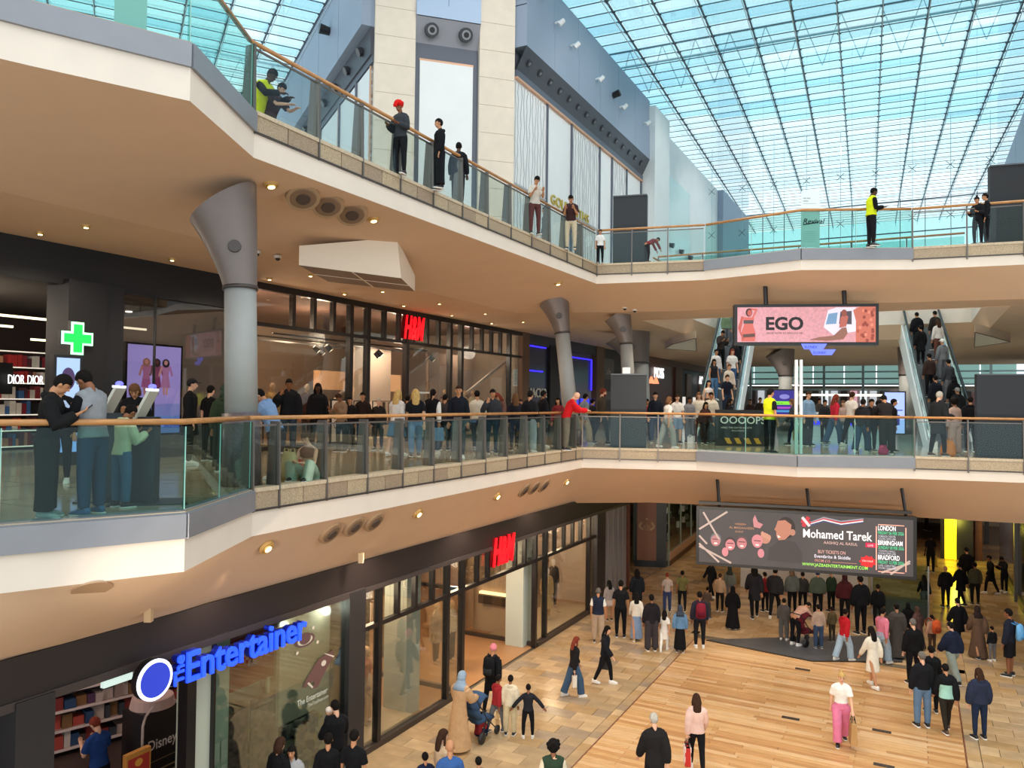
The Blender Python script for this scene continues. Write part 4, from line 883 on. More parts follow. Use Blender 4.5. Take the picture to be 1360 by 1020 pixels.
# portrait: head in profile with hand
P.poly([(.335,.12),(.345,.35),(.40,.52),(.47,.48),(.50,.3),(.50,.1)],G('3c3638',.6)); P.disc(.425,.74,.043,.20,G('2a1f1c',.6)); P.poly([(.385,.86),(.375,.74),(.368,.70),(.378,.66),(.378,.58),(.39,.50),(.42,.52),(.445,.62),(.45,.80),(.42,.88)],G('a8705c',.8)); P.poly([(.384,.60),(.40,.56),(.385,.54)],G('f0e0d8')); P.disc(.455,.66,.014,.06,G('b07c68'))
P.disc(.325,.52,.026,.10,G('b5806c')); 
for k in range(4): P.disc(.312+k*.011,.60-k*.02,.008,.05,G('c08c78'))
# four heads, hand, arabesque lines
for (x,y,cc,hc) in ((.083,.42,'b0767a','6a6a70'),(.155,.36,'c07a80','3a2a2c'),(.212,.40,'b8747a','5a4448'),(.287,.44,'c88088','c88088')):
    P.disc(x,y+.03,.027,.115,G(hc)); P.disc(x,y,.024,.105,G(cc)); P.rect(x-.016,y+.02,x+.016,y+.035,G('4a2a30')); P.disc(x,y-.05,.010,.018,G('f0d8d8'),8)
for (x,y) in ((.13,.22),(.305,.24)): P.disc(x,y,.016,.085,G('c8808a'))
P.poly([(.265,.86),(.275,.95),(.29,.82),(.315,.78),(.30,.70),(.27,.72)],G('c08084'))
P.text('AL MADAAHEEN',.15,.67,.06,G('b08468'),.006); P.text('EVENT',.18,.60,.05,G('b08468'),.006); P.disc(.205,.76,.03,.02,G('8a6452'))
for (a_,b__,c_,d_) in ((0,.62,.14,.98),(.02,.95,.10,.45),(0,.35,.10,.02),(0,.3,.16,.02),(.0,.5,.04,.35),(.86,.04,.985,.24),(.90,.02,.985,.28)): P.line(a_,b__,c_,d_,.035,G('b8a49c'))
# dates box
P.poly([(.855,.06),(.965,.06),(.965,.065),(.855,.065)],G(PK))
for (x0,y0,x1,y1) in ((.835,.08,.84,.86),(.965,.08,.97,.86),(.845,.885,.96,.90),(.845,.05,.96,.065)): P.rect(x0,y0,x1,y1,G('e0a090',.9))
for (y,a_,b__) in ((.79,'LONDON','FRIDAY 06 FEB 2026'),(.53,'BIRMINGHAM','SUNDAY 08 FEB 2026'),(.27,'BRADFORD','FRIDAY 13 FEB 2026')):
    P.text(a_,.845,y,.12,G('f0eef2',.9),.015,w={'L':.078,'B':.108,'R':.095}['R' if a_[1]=='R' else a_[0]]); P.text(b__,.846,y-.07,.08,G('4fc08c',.9),.008,w=.112)
    for k,tx in enumerate(({'L':'DOMINION THEATRE','B':'TOWN HALL','R':'LIFE CENTRE'}['R' if a_[1]=='R' else a_[0]],'DOORS OPEN 6PM')): P.text(tx,.847,y-.12-k*.045,.05,G('b8b8c4',.8),.004,w=.075)
P.done()
# standing digital screens beyond the bridge
rt,P=screen('advert_screen','purple and green standing advert screen behind the guard on the middle bridge','screen',(10.05,30.0,ZM+1.05),(1,-.15,0),.95,.95,glow('2b2278',.9)); P.disc(.5,.75,.2,.1,G('8a86d8')); P.rect(.1,.42,.9,.56,G('7ed838',1)); P.text('SAVE BIG',.14,.45,.08,G('14240c'),.01,sx=1.0); P.rect(.1,.26,.9,.34,G('b04ac8')); P.rect(.1,.12,.9,.2,G('4a9ad8')); P.done()
rt,P=screen('advert_screen','pale blue standing screen at the foot of the right escalator','screen',(13.75,28.6,ZM+.45),(1,-.2,0),.68,1.5,glow('9fb2f0',.85)); P.rect(.1,.55,.9,.58,G('5262b8')); P.rect(.4,.2,.75,.45,G('3b2f9a')); P.rect(.15,.75,.7,.79,G('e8ecff')); P.rect(.15,.68,.6,.71,G('e8ecff')); P.done()
# white twin pole near the bridge rail
pl=empty('pole',(8.3,22.45,ZM),'white twin pole standing by the middle bridge rail','pole')
for dx in (-.07,.07): m=MB(); m.box(8.3+dx-.035,8.3+dx+.035,22.42,22.5,ZM,ZM+2.75,mat('white_metal','e6e8e8',.4)); m.build('blade',pl)
m=MB(); m.box(8.1,8.3,22.44,22.48,ZM+2.0,ZM+2.03,mat('white_metal')); m.build('arm',pl)
m=MB(); m.box(8.15,8.45,22.35,22.57,ZM,ZM+.02,GREYM); m.build('base_plate',pl)
# translucent notice on the top bridge balustrade
a=Vector((8.25,22.16,ZU+.05)); rt=empty('notice',a,'tall frosted notice stuck to the glass of the top bridge','notice'); P=Panel(a,(1,-.08,0),.52,1.62,rt); m=MB(); m.slab(a,a+Vector((.52,-.04,0)),a+Vector((.52,-.04,1.62)),a+Vector((0,0,1.62)),-.01,mat('frosted_sheet','dfeef0',.4)); m.build('sheet',rt)
P.text('WE ARE',.1,.86,.035,col('4a4a50')); P.text('OPEN',.1,.81,.035,col('4a4a50')); P.rect(.1,.775,.8,.78,col('8a8a90')); P.text('Revival',.08,.42,.13,col('16161a'),.012,shear=.25,sx=1.0); P.line(.1,.40,.85,.44,.02,col('16161a'))
for k in range(6): P.rect(.15,.1+k*.035,.8,.105+k*.035,col('b8c4c8'))
P.done()
# pale notice sheet seen through the left top glass
m=MB(); a=atz(140,10,ZU+.3); m.slab((-4.88,9.3,ZU+.03),(-4.58,9.5,ZU+.03),(-4.58,9.5,ZU+.9),(-4.88,9.3,ZU+.9),.01,mat('frosted_pale','eef5f5',.5)); m.build('notice_sheet',label='pale frosted sheet on the left top gallery glass',cat='notice')

# ================================================================== CEILING FITTINGS
def soffit_pt(u,v,P,I,z,zi,i):  # point on the soffit facet i seen at pixel u,v
    a,b_=Vector((*P[i],z-CH-CB[i])),Vector((*P[i+1],z-CH-CB[i+1])); c=Vector((I[i+1].x,I[i+1].y,zi))
    n=(b_-a).cross(c-a).normalized(); o=Vector((0,0,EYE)); d=ray(u,v); k=(a-o).dot(n)/d.dot(n)
    if n.z>0: n=-n
    return o+d*k,n
def fitting(c,n,r,kind,label,group):
    n=n.normalized()
    if kind=='vent' and c.z>EYE: n=(n+(Vector((0,0,EYE))-c).normalized()*.6).normalized(); c=c+n*.07
    root=empty('ceiling_vent' if kind=='vent' else 'downlight',c,label,'vent' if kind=='vent' else 'downlight',group); m=MB()
    ring=mat('vent_ring','a58768',.6) if kind=='vent' else mat('lamp_trim','d8b070',.35,metal=.4)
    m.tube([c-n*(.12 if kind=='vent' else .02),c+n*.035],[r,r*.96],ring,24); m.build('ring',root)
    m=MB(); m.tube([c+n*.03,c+n*.05],[r*.78,r*.7],mat('vent_cone','7d634c',.7) if kind=='vent' else mat('lamp_reflector','caa258',.3,metal=.6),20); m.build('cone',root)
    if kind=='vent':
        m=MB(); m.tube([c+n*.045,c+n*.07],[r*.42,r*.38],mat('vent_core','4a3b33',.6),16); m.build('core',root)
    else: m=MB(); m.tube([c+n*.045,c+n*.06],r*.45,glow('ffe2a8',6),14); m.build('bulb',root)
for k,(u,v) in enumerate(((402,258.5),(435,269.5),(467,280.5))):
    c,n=soffit_pt(u,v,UP,UI,ZU,ZC,3); fitting(c,n,.31,'vent',('round vent nearest the big column under the top gallery','middle one of three round vents under the top gallery','round vent farthest from the big column under the top gallery')[k],'round vents under the top gallery')
for k,(u,v) in enumerate(((439,708),(470,699),(497,693))):
    c,n=soffit_pt(u,v,MP,MI,ZM,ZL,3); fitting(c,n,.24,'vent',('leftmost of three round vents low under the middle gallery','middle one of three round vents low under the middle gallery','rightmost of three round vents low under the middle gallery')[k],'round vents under the middle gallery')
for k,(u,v) in enumerate(((696,651),(709,648),(722,645))):
    c,n=soffit_pt(u,v,MP,MI,ZM,ZL,3); fitting(c,n,.24,'vent',('nearest of the far trio of round vents under the middle gallery','middle of the far trio of round vents under the middle gallery','farthest of the far trio of round vents under the middle gallery')[k],'far round vents under the middle gallery')
for (u,v,P_,I_,z,zi,lab) in ((360,245,UP,UI,ZU,ZC,'lit brass downlight beside the big column collar'),(496,291,UP,UI,ZU,ZC,'small lit downlight beyond the round vents under the top gallery'),(741,376,UP,UI,ZU,ZC,'small downlight near the corner above the second column'),
    (354,727,MP,MI,ZM,ZL,'lit downlight under the middle gallery near the black fascia'),(555,682,MP,MI,ZM,ZL,'lit downlight above the lower clothes shop'),(660,659,MP,MI,ZM,ZL,'lit downlight low under the middle gallery before the far vents'),(752,640,MP,MI,ZM,ZL,'lit downlight near the corner under the middle gallery')):
    c,n=soffit_pt(u,v,P_,I_,z,zi,3); fitting(c,n,.13,'lamp',lab,None)
c,n=soffit_pt(122,781,MP,MI,ZM,ZL,1); m=MB(); m.tube([c,c+n*.02],[.22,.22],mat('flush_disc','b39273',.7),20); m.build('flush_disc',label='flush round cover plate in the soffit at lower left',cat='cover plate')
# flat ceiling downlights over the middle gallery
k=0
for s in (6,9,12,15,18,21,24,27):
    for t in (-13.6,-15.0):
        c=FR(s,t,ZC); fitting(c,Vector((0,0,-1)),.085,'lamp','small downlight in the flat ceiling of the middle gallery','middle gallery ceiling downlights')
for s in (5,9.5,14,18.5,23,27.5): 
    spot('gallery_lamp',FR(s,-14.2,ZC-.1),FR(s,-14.2,0),260,(1,.78,.55),150,.15)
for t in (-7,-3,1,5): spot('gallery_lamp',FR(27.3,t,ZC-.1),FR(27.3,t,0),220,(1,.8,.6),150,.15)
for (s,t) in ((44,-7),(44,-1),(52,-7),(52,-1),(60,-4),(36,-12.5),(46,-13),(36,6),(46,6)): spot('gallery_lamp',FR(s,t,ZC-.1),FR(s,t,0),380,(1,.9,.78),150,.2)
for (s,t) in ((30,-6),(30,0),(36,-10),(36,-4),(36,2),(43,-7),(43,-1),(27.6,-13)): spot('gallery_lamp',FR(s,t,ZL-.1),FR(s,t,0),150,(1,.78,.5),150,.2)
# triangular light box hanging from the gallery ceiling
BXM=mat('lightbox_side','efdfcb',.6); tb=empty('ceiling_lightbox',FR(13,-12.8,10.3),'cream wedge shaped lightbox under the middle gallery ceiling','lightbox')
def bx(u,v,z): return atz(u,v,z)
q=[bx(397,352,10.28),bx(533,369.5,10.28),bx(551,387,10.28),bx(436,374,10.28)]
tq=[Vector((q[0].x,q[0].y,ZC)),Vector((q[1].x-.1,q[1].y-.1,ZC+.5)),Vector((q[2].x,q[2].y,ZC)),Vector((q[3].x,q[3].y,ZC))]
m=MB(); m.hexa(q+tq,BXM); m.build('box',tb)
m=MB(); m.add([p-Vector((0,0,.004)) for p in q],[(3,2,1,0)],mat('lightbox_grid','8b7263',.7)); 
for a_,b__ in ((0,2),): pass
m.bar((q[0]+q[1])/2-Vector((0,0,.01)),(q[3]+q[2])/2-Vector((0,0,.01)),.03,.01,BXM); m.bar((q[0]+q[3])/2-Vector((0,0,.01)),(q[1]+q[2])/2-Vector((0,0,.01)),.02,.01,BXM); m.build('grille',tb)
for k,(u,v) in enumerate(((341,337),(369,343),(830,408),(843,411),(735,452))):
    c=atz(u,v,ZC-.06) if k not in (2,3) else soffit_pt(u,v,UP,UI,ZU,ZC,4)[0]-Vector((0,0,.05)); rt=empty('dome_camera',c,('white dome camera just right of the big column collar','white dome camera second from the big column collar','dome camera under the bridge left of the escalator','second dome camera under the bridge left of the escalator','dome camera under the gallery ceiling by the second column')[k],'camera','ceiling dome cameras'); m=MB(); m.tube([c+Vector((0,0,.06)),c],[.09,.08],mat('camera_white','d8d0c8',.5),14); m.build('mount',rt); m=MB(); m.ell(c,(.06,.06,.06),BLK); m.build('dome',rt,smooth=True)
# wedge notches: pale triangular soffit panels near the escalators
for (q,lab) in (([(883,463),(925,466),(924,449),(893,457)],'pale wedge lightbox under the ceiling left of the left escalator'),([(1294,461),(1342,454),(1318,447),(1295,441)],'pale wedge lightbox under the ceiling right of the right escalator')):
    rt=empty('ceiling_lightbox',atz(*q[0],10.35),lab,'lightbox'); lo=[atz(u,v,10.35) for u,v in q]; m=MB(); m.hexa(lo+[Vector((p.x,p.y,ZC)) for p in lo],mat('lightbox_side')); m.build('box',rt); m=MB()
    for k in range(4): m.bar(lo[k]-Vector((0,0,.01)),lo[(k+1)%4]-Vector((0,0,.01)),.04,.02,mat('lightbox_grid')); 
    m.build('edge_trim',rt)
for (u,v,lab) in ((199,812,'small beige sounder box on the soffit above the toy shop'),(480,738,'small white sensor box on the fascia above the pillar')):
    c,n=soffit_pt(u,v,MP,MI,ZM,ZL,3); m=MB(); m.box(c.x-.05,c.x+.05,c.y-.08,c.y+.02,c.z-.14,c.z+.06,mat('sounder_beige','cdb08a',.5)); m.build('sounder_box',label=lab,cat='sensor')
# ================================================================== LOWER SHOPS (front plane t=-10.35)
TL=-10.36
def S2(u,v=850):   # s along the lower front at pixel column u, row v
    d=ray(u,v); s,t=ST(d.x,d.y); return s*TL/t
ZH=3.55
# toy shop
ty=shop('toy_shop','toy shop with a glowing blue sign on the ground floor at lower left',FR(S2(250),TL,0))
fb(ty,-4,S2(480,780),TL-.4,TL+.06,ZH+.02,ZL+.05,mat('black_fascia','2a2221',.5),'black_fascia')
fb(ty,-4,S2(480,780),TL-.2,TL+.09,ZH-.10,ZH+.02,mat('fascia_lip','453d3c',.4),'fascia_lip')
fb(ty,S2(14,950),S2(66,950),TL-.9,TL+.12,0,ZH,mat('dark_pillar','2c2a2c',.5),'pillar')
fb(ty,S2(68,950),S2(90,950),TL-1.6,TL-.5,0,ZH-.15,mat('pink_pier','c09a90',.7),'inner_pier')
fb(ty,S2(246,900),S2(258,900),TL-.15,TL+.06,0,ZH,BLK,'post'); fb(ty,S2(258,900),S2(284,900),TL-.4,TL-.05,0,ZH,mat('sage_pier','bcc2b2',.6),'pier')
fb(ty,S2(283,900),S2(285.5,900),TL-.05,TL+.03,0,ZH,BLK,'mullion'); fb(ty,S2(286,900),S2(308,900),TL-.1,TL-.06,0,ZH,mat('pale_green_panel','d2ded2',.5),'window_panel')
fb(ty,S2(284,900),S2(458,900),TL-.02,TL-.005,.15,ZH-.1,glass('shop_glass_pale','dfe6e0',.08,.5),'shop_window'); fb(ty,S2(284,900),S2(458,900),TL-.1,TL+.08,0,.15,mat('pale_sill','b6c2b8',.5),'sill')
fb(ty,S2(375,900),S2(379,900),TL-.3,TL-.15,0,ZH,mat('tan_frame','a89a86',.6),'inner_frame')
fb(ty,S2(308,900),S2(375,900),TL-.6,TL-.55,0,ZH,mat('display_back_tan','a89a8a',.7),'display_back'); fb(ty,S2(379,900),S2(460,900),TL-.5,TL-.45,0,ZH,mat('display_back_grey','c9c7b2',.7),'display_back')
# red toys poster + yellow striped posters
def wposter(par,u0,u1,z0,z1,t,face):
    s0,s1=S2(u0,850),S2(u1,850); o=FR(s0,t,z0); rt=empty('window_poster',o-rootloc(par)); rt.parent=par; m=MB(); m.slab(o,FR(s1,t,z0),FR(s1,t,z1),FR(s0,t,z1),.01,face); m.build('sheet',rt); return Panel(o,FR(1,0,0),s1-s0,z1-z0,rt)
P=wposter(ty,308,369,2.45,3.5,TL-.1,mat('red_print','8a2a26',.6,noise=.1,scale=2)); P.text('Toys',.05,.42,.58,col('d8b8a4'),.03,sx=.95); P.done()
for (a_,b__,h_) in ((308,338,2.05),(341,372,2.15)):
    P=wposter(ty,a_,b__,.75,h_,TL-.12,mat('collage_print','80645f',.6,noise=.6,scale=9,dark='3a3038')); P.rect(0,.84,1,1,col('5e4e40')); P.text('BUILD, LEARN',.04,.74,.075,col('c9b93a'),.01,sx=.8); P.text('EXPLORE NOW',.04,.65,.075,col('c9b93a'),.01,sx=.8); P.poly([(.0,.2),(.4,.34),(.9,.30),(.6,.2)],col('9a3a3a')); P.done()
# rocket and planet print on the glass
s0=S2(382,900); s1=S2(456,900); P=Panel(FR(s0,TL+.0,.3),FR(1,0,0),s1-s0,3.1,ty); RK=col('6c4a46'); LNs=col('d8cbbd')
Q=lambda L_: [(x,.71-(.70-y)*.55) for x,y in L_]
P.poly(Q([(.30,.48),(.52,.66),(.80,.70),(.78,.60),(.60,.44),(.52,.34),(.42,.36),(.46,.42),(.40,.44),(.30,.40),(.26,.42)]),RK); P.poly(Q([(.62,.70),(.64,.70),(.82,.62),(.80,.61)]),LNs); P.disc(.62,.65,.045,.018,LNs); P.poly(Q([(.33,.44),(.36,.45),(.44,.37),(.42,.36)]),LNs)
P.disc(.28,.84,.17,.04,mat('planet_print','66484a',.6)); P.disc(.28,.84,.13,.028,col('c9c7b2')); P.disc(.28,.85,.10,.035,mat('planet_print'))
for (x,y) in ((.42,.90),(.5,.80),(.15,.78)): P.disc(x,y,.025,.012,LNs,5)
P.text('The Entertainer',.16,.455,.05,col('cfd0c2'),.012,sx=.85); P.text('TheToyShop.com',.34,.42,.03,col('cfd0c2'),.006,sx=.9); P.done('window_print')
# notices low on the pale panel
for k in range(2):
    for j in range(3): P=wposter(ty,288+k*10,296+k*10,.55+j*.42,.9+j*.42,TL-.03,col('d2d4cc')); P.rect(0,.85,1,1,col('4a2a2a')); P.rect(.15,.6,.85,.65,col('8a8a88')); P.rect(.15,.4,.85,.45,col('8a8a88')); P.done()
# goods hanging in the window
gd=MB(); rr=random.Random(8); 
for k in range(90):
    s=rr.uniform(S2(312,930),S2(440,930)); z=rr.uniform(.2,1.15); gd.bf(s,s+rr.uniform(.06,.14),TL-.42,TL-.3,z,z+rr.uniform(.06,.2),col(rr.choice(('2d3036','44566a','7d5a50','8e8a84','a6a03c','28303a','5e6a74')),.5))
for z in (.2,.55,.9,1.2): gd.bf(S2(312,930),S2(440,930),TL-.45,TL-.43,z,z+.03,BLK)
gd.build('hanging_goods',ty,kind='stuff')
# interior: shelving walls with toys
TC_=['7a2f2c','3d4148','8f7a74','b4a49c','553a55','7c5a3a','2e4668','a8463c','c4b8b0','4b3a38']
fb(ty,-4,S2(480,780),-21,-20.8,0,ZL,mat('shop_dark','33292a',.8),'back_wall'); fb(ty,-4,S2(480,780),-20.8,TL-.1,.0,.006,mat('brown_vinyl','4a3a36',.4),'shop_floor')
fb(ty,S2(478,900)-.1,S2(478,900),-20.8,TL-.4,0,ZL,mat('shop_dark'),'side_wall')
def shelfwall(par,A_,B_,nz,dz,seed,lab='shelf_unit'):
    A_,B_=Vector(A_),Vector(B_); L=(B_-A_).length; d=(B_-A_)/L; n=Vector((d.y,-d.x,0)); sh=empty(lab,A_-rootloc(par)); sh.parent=par; rr=random.Random(seed)
    m=MB(); m.hexa([A_,B_,B_-n*.05,A_-n*.05]+[p+Vector((0,0,nz*dz+.2)) for p in (A_,B_,B_-n*.05,A_-n*.05)],mat('shelf_back','54484a',.7)); m.build('back_panel',sh)
    for k in range(nz+1):
        z=Vector((0,0,.12+k*dz)); m=MB(); q=[A_+z,B_+z,B_+z+n*.42,A_+z+n*.42]; m.hexa(q+[p+Vector((0,0,.035)) for p in q],mat('shelf_board_pink','a5918c',.6)); m.build('shelf',sh)
        m=MB(); q=[A_+z+n*.42,B_+z+n*.42,B_+z+n*.44,A_+z+n*.44]; m.hexa(q+[p+Vector((0,0,.05)) for p in q],mat('price_strip','d8c4be',.5)); m.build('price_strip',sh)
    m=MB()
    for k in range(nz):
        x=.05
        while x<L-.15:
            w_=rr.uniform(.08,.24); h=rr.uniform(.4,.85)*dz; x1=min(x+w_*.92,L-.02); z=.155+k*dz; y=rr.uniform(.28,.4)
            q=[A_+d*x+n*.04,A_+d*x1+n*.04,A_+d*x1+n*y,A_+d*x+n*y]; m.hexa([p+Vector((0,0,z)) for p in q]+[p+Vector((0,0,z+h)) for p in q],col(rr.choice(TC_),.45)); x+=w_
    m.build('toy_boxes',sh,kind='stuff')
    for k in range(int(L/1.2)+1): m=MB(); p=A_+d*min(L,k*1.2)+n*.02; m.bar(p,p+Vector((0,0,nz*dz+.3)),.06,.06,mat('shelf_post','8a7a78',.5)); m.build('upright',sh)
shelfwall(ty,FR(3.6,-19.8),FR(11.5,-19.8),9,.4,1); shelfwall(ty,FR(7.2,-17.2),FR(13.8,-15.0),8,.4,2); shelfwall(ty,FR(12.2,-12.2),FR(13.6,-12.2),5,.45,3)
shelfwall(ty,FR(0,-13.2),FR(3.2,-13.2),5,.5,4)
point('shop_light',FR(7.5,-14.5,3.7),170,(1,.8,.7),.5); point('shop_light',FR(11,-13,3.7),60,(1,.8,.7),.4); point('shop_light',FR(12.4,-10.62,3.2),16,(1,.95,.85),.1); point('shop_light',FR(11.2,-10.62,3.2),16,(1,.95,.85),.1); point('shop_light',FR(12,-11.2,3.4),14,(1,.9,.75),.3); point('shop_light',FR(2,-12.5,3.4),30,(1,.85,.8),.3)  # the points just behind the window glass are added to brighten its display
b=MB(); c=FR(S2(137,870)+.6,TL-.9,3.12); b.bf(*( (lambda s,t:(s,s+.5,t,t+.08))(*ST(c.x,c.y)) ),2.98,3.22,glow('cfe6de',.9)); b.build('emergency_light',ty)
# blue sign
sg=empty('shop_sign',FR(S2(240,880),TL+.1,2.4),'glowing blue letter sign of the toy shop','sign')
BL=glow('1f49ff',1.6); BLD=mat('sign_blue_side','0b1f9a',.4)
sA=S2(246,895)
for (tt,mm,ex_) in ((TL+.42,BL,.02),(TL+.34,BLD,.06)): text('Entertainer',FR(8.38,tt,3.12),FR(1,0,0),mm,.62,ex_,.014,parent=sg,name='blue_lettering',fit=(2.64,.47))
for (tt,mm,ex_) in ((TL+.42,BL,.02),(TL+.34,BLD,.06)):
    text('The',FR(8.33,tt,3.14),(0,0,1),mm,.26,ex_,.02,parent=sg,name='blue_lettering',up=-FR(1,0,0),fit=(.44,.17))
b=MB(); b.bf(8.3,11.0,TL+.06,TL+.28,3.30,3.34,BLK); b.build('carrier_bar',sg)
c=FR(7.81,TL+.42,3.355); rd=empty('round_sign',c,'round blue sign with a glowing white rim beside the blue letters','sign')
q=FR(0,1,0); b=MB(); b.tube([c-q*.12,c],.30,BLK,28); b.build('drum',rd); b=MB(); b.tube([c,c+q*.02],.30,glow('dfe6ff',1.6),28); b.build('light_rim',rd); b=MB(); b.tube([c+q*.02,c+q*.03],.25,glow('2436a8',1.0),28); b.build('face',rd)
# black display stand with white letters, near the doorway
c=FR(9.95,-12.7,0); ds_=empty('display_stand',c,'black arched display stand with white lettering inside the toy shop doorway','display stand')
m=MB(); r_=FR(1,0,0)*.42; n_=FR(0,1,0)*.28; m.hexa([c-r_-n_,c+r_-n_,c+r_+n_,c-r_+n_]+[p+Vector((0,0,1.75)) for p in (c-r_-n_,c+r_-n_,c+r_+n_,c-r_+n_)],mat('stand_black','1d1718',.45)); m.build('cabinet',ds_)
m=MB()
for q_ in (-1,1): pass
pts=[c-r_+n_*1.02]+[c-r_+n_*1.02+Vector((0,0,1.5))]+[c+n_*1.02+Vector((0,0,1.55))+r_*(-math.cos(a))+Vector((0,0,.33*math.sin(a))) for a in (0,.5,1.0,1.57,2.1,2.6,3.14)]+[c+r_+n_*1.02]
m.tube(pts,.025,mat('stand_edge','c8b4ac',.4),6); m.build('arch_edge',ds_)
P=Panel(c-r_+n_*1.03,FR(1,0,0),.84,1.75,ds_); P.text('Disney',.14,.56,.2,col('d8cbc8'),.012,w=.74); P.rect(.08,.47,.92,.475,col('a88f62'))
for k in range(3): P.rect(.15,.36-k*.06,.85,.375-k*.06,col('8f7a55'))
P.done(); m=MB(); m.tube([c+Vector((0,0,1.75)),c+Vector((0,0,1.92))],[.4,.36],mat('stand_top','b79a94',.5),24); m.build('round_top',ds_)
c=FR(9.15,-12.0,0); fs2=empty('totem_sign',c,'small curved totem sign in red, orange and blue at the toy shop door','sign'); m=MB(); q=FR(.24,0,0); m.hexa([c-q,c+q,c+q-FR(0,.1,0),c-q-FR(0,.1,0)]+[p+Vector((0,0,1.35)) for p in (c-q,c+q,c+q-FR(0,.1,0),c-q-FR(0,.1,0))],mat('totem_orange','c88a3c',.5)); m.build('board',fs2)
P=Panel(c-q,FR(1,0,0),.48,1.35,fs2); P.rect(.06,0,.94,.92,col('5fa0a8')); P.rect(.06,.72,.94,.94,col('b8342c')); P.disc(.5,.86,.16,.05,col('e0a040')); P.disc(.5,.45,.32,.12,col('2a4a9a')); P.done()
b=MB(); s_=S2(200,900); b.bf(10.6,10.75,-13.6,-11.0,0,.95,mat('counter_brown','5a4440',.5)); b.bf(10.5,10.85,-13.7,-10.9,.95,1.0,mat('counter_top','b8a49c',.4)); b.build('counter',ty)

# clothes shop, ground floor
def s2o(u): return S2(u,760)
hl=shop('clothes_shop','ground floor clothes shop with a red letter sign and tall black framed windows',FR(s2o(480),TL,0))
e0,e1=S2(614,880),S2(712,857); sE0,sE1=S2(458,900),S2(801,740)
fb(hl,S2(480,780),38,TL-.4,TL+.06,ZH,ZL+.05,mat('black_fascia'),'black_fascia'); fb(hl,S2(480,780),38,TL-.2,TL+.09,ZH-.1,ZH,mat('fascia_lip'),'fascia_lip')
fb(hl,S2(458,900),S2(478,990),TL-.4,TL+.1,0,ZH,mat('dark_pillar'),'pillar'); fb(hl,S2(790,800),S2(801,790),TL-.3,TL+.08,0,ZH,mat('dark_pillar'),'pillar')
ZT=2.66
fb(hl,S2(478,900),S2(791,740),TL-.08,TL+.04,ZT-.05,ZT+.05,BLK,'transom')
for u in (528.5,551.5,574.5,633.5,648.5,684.7,697,736.8,749,760.6,771): s=S2(u,740 if u>640 else 790); fb(hl,s-.05,s+.05,TL-.08,TL+.04,ZT,ZH-.1,BLK,'mullion')
for u,v in ((503,850),(594,800),(614,800),(711,760),(724.5,760),(782,760)): s=S2(u,v); fb(hl,s-.06,s+.06,TL-.1,TL+.05,0,ZH-.1,BLK,'mullion')
st=[S2(480,850),S2(503,850),S2(594,800),S2(613,800)]
for a_,b__ in zip(st[:-1],st[1:]): fb(hl,a_+.07,b__-.07,TL-.02,TL-.005,.12,ZT-.05,SHOPG,'shop_window')
for a_,b__ in ((S2(712,760),S2(724,760)),(S2(725,760),S2(782,760)),(S2(783,760),S2(790,760))): fb(hl,a_+.07,b__-.05,TL-.02,TL-.005,.12,ZT-.05,SHOPG,'shop_window')
k0=S2(480,790); n_=26
for k in range(n_): a_=k0+(S2(790,740)-k0)*k/n_; b__=k0+(S2(790,740)-k0)*(k+1)/n_; fb(hl,a_,b__,TL-.02,TL-.005,ZT+.05,ZH-.1,SHOPG,'upper_pane') if k%2==0 else fb(hl,a_,b__,TL-.02,TL-.005,ZT+.05,ZH-.1,SHOPG,'upper_pane')
fb(hl,S2(478,900),e0,TL-.1,TL+.06,0,.12,mat('bronze_sill','3a302c',.4),'sill'); fb(hl,e1,S2(795,800),TL-.1,TL+.06,0,.12,mat('bronze_sill'),'sill')
# recess side windows of the entrance
for (s_,nm) in ((e0,'a'),(e1,'b')):
    fb(hl,s_-.012,s_+.012,TL-2.6,TL-.1,.12,ZT-.05,SHOPG,'side_window'); fb(hl,s_-.05,s_+.05,TL-2.7,TL-2.6,0,ZT,BLK,'mullion'); fb(hl,s_-.05,s_+.05,TL-2.6,TL-.1,0,.12,mat('bronze_sill'),'sill'); fb(hl,s_-.05,s_+.05,TL-2.6,TL-.1,ZT-.05,ZT+.04,BLK,'transom')
fb(hl,S2(478,900),S2(800,740),-19.1,-19,0,ZL,HBW,'back_wall'); fb(hl,S2(478,900),S2(800,740),-19,TL-.06,0,.008,HOAK,'shop_floor'); fb(hl,S2(478,900),S2(800,740),-19,TL-.1,ZL-.06,ZL,HCL,'shop_ceiling')
fb(hl,S2(800,740),S2(800,740)+.1,-19,TL-.3,0,ZL,HBW,'side_wall')
# display platforms, piers and boxes
fb(hl,S2(556,850),S2(574,850),TL-1.0,TL-.35,0,ZH,mat('pale_pier','b9c2b8',.6),'pier'); fb(hl,S2(540,850)-.05,S2(540,850)+.05,TL-1.2,TL-1.1,0,ZH,BLK,'inner_post')
fb(hl,S2(503,850),S2(556,850),TL-1.9,TL-1.8,0,ZH,HBW,'display_wall'); fb(hl,S2(480,900),S2(556,900),TL-1.8,TL-.15,.0,.14,mat('platform','c9b496',.5),'platform')
fb(hl,e1+.1,e1+3.4,TL-2.9,TL-2.8,0,ZH,mat('display_wall_tan','a0866f',.7),'display_wall'); fb(hl,e1+2.8,S2(786,760),TL-1.8,TL-1.7,0,ZT,mat('display_wall_tan'),'display_wall'); fb(hl,e1+.1,S2(790,760),TL-1.7,TL-.12,0,.12,mat('platform'),'platform')
fb(hl,S2(697,780)+.5,S2(709,780)+.6,TL-.9,TL-.3,0,ZH,mat('pale_pier'),'pier')
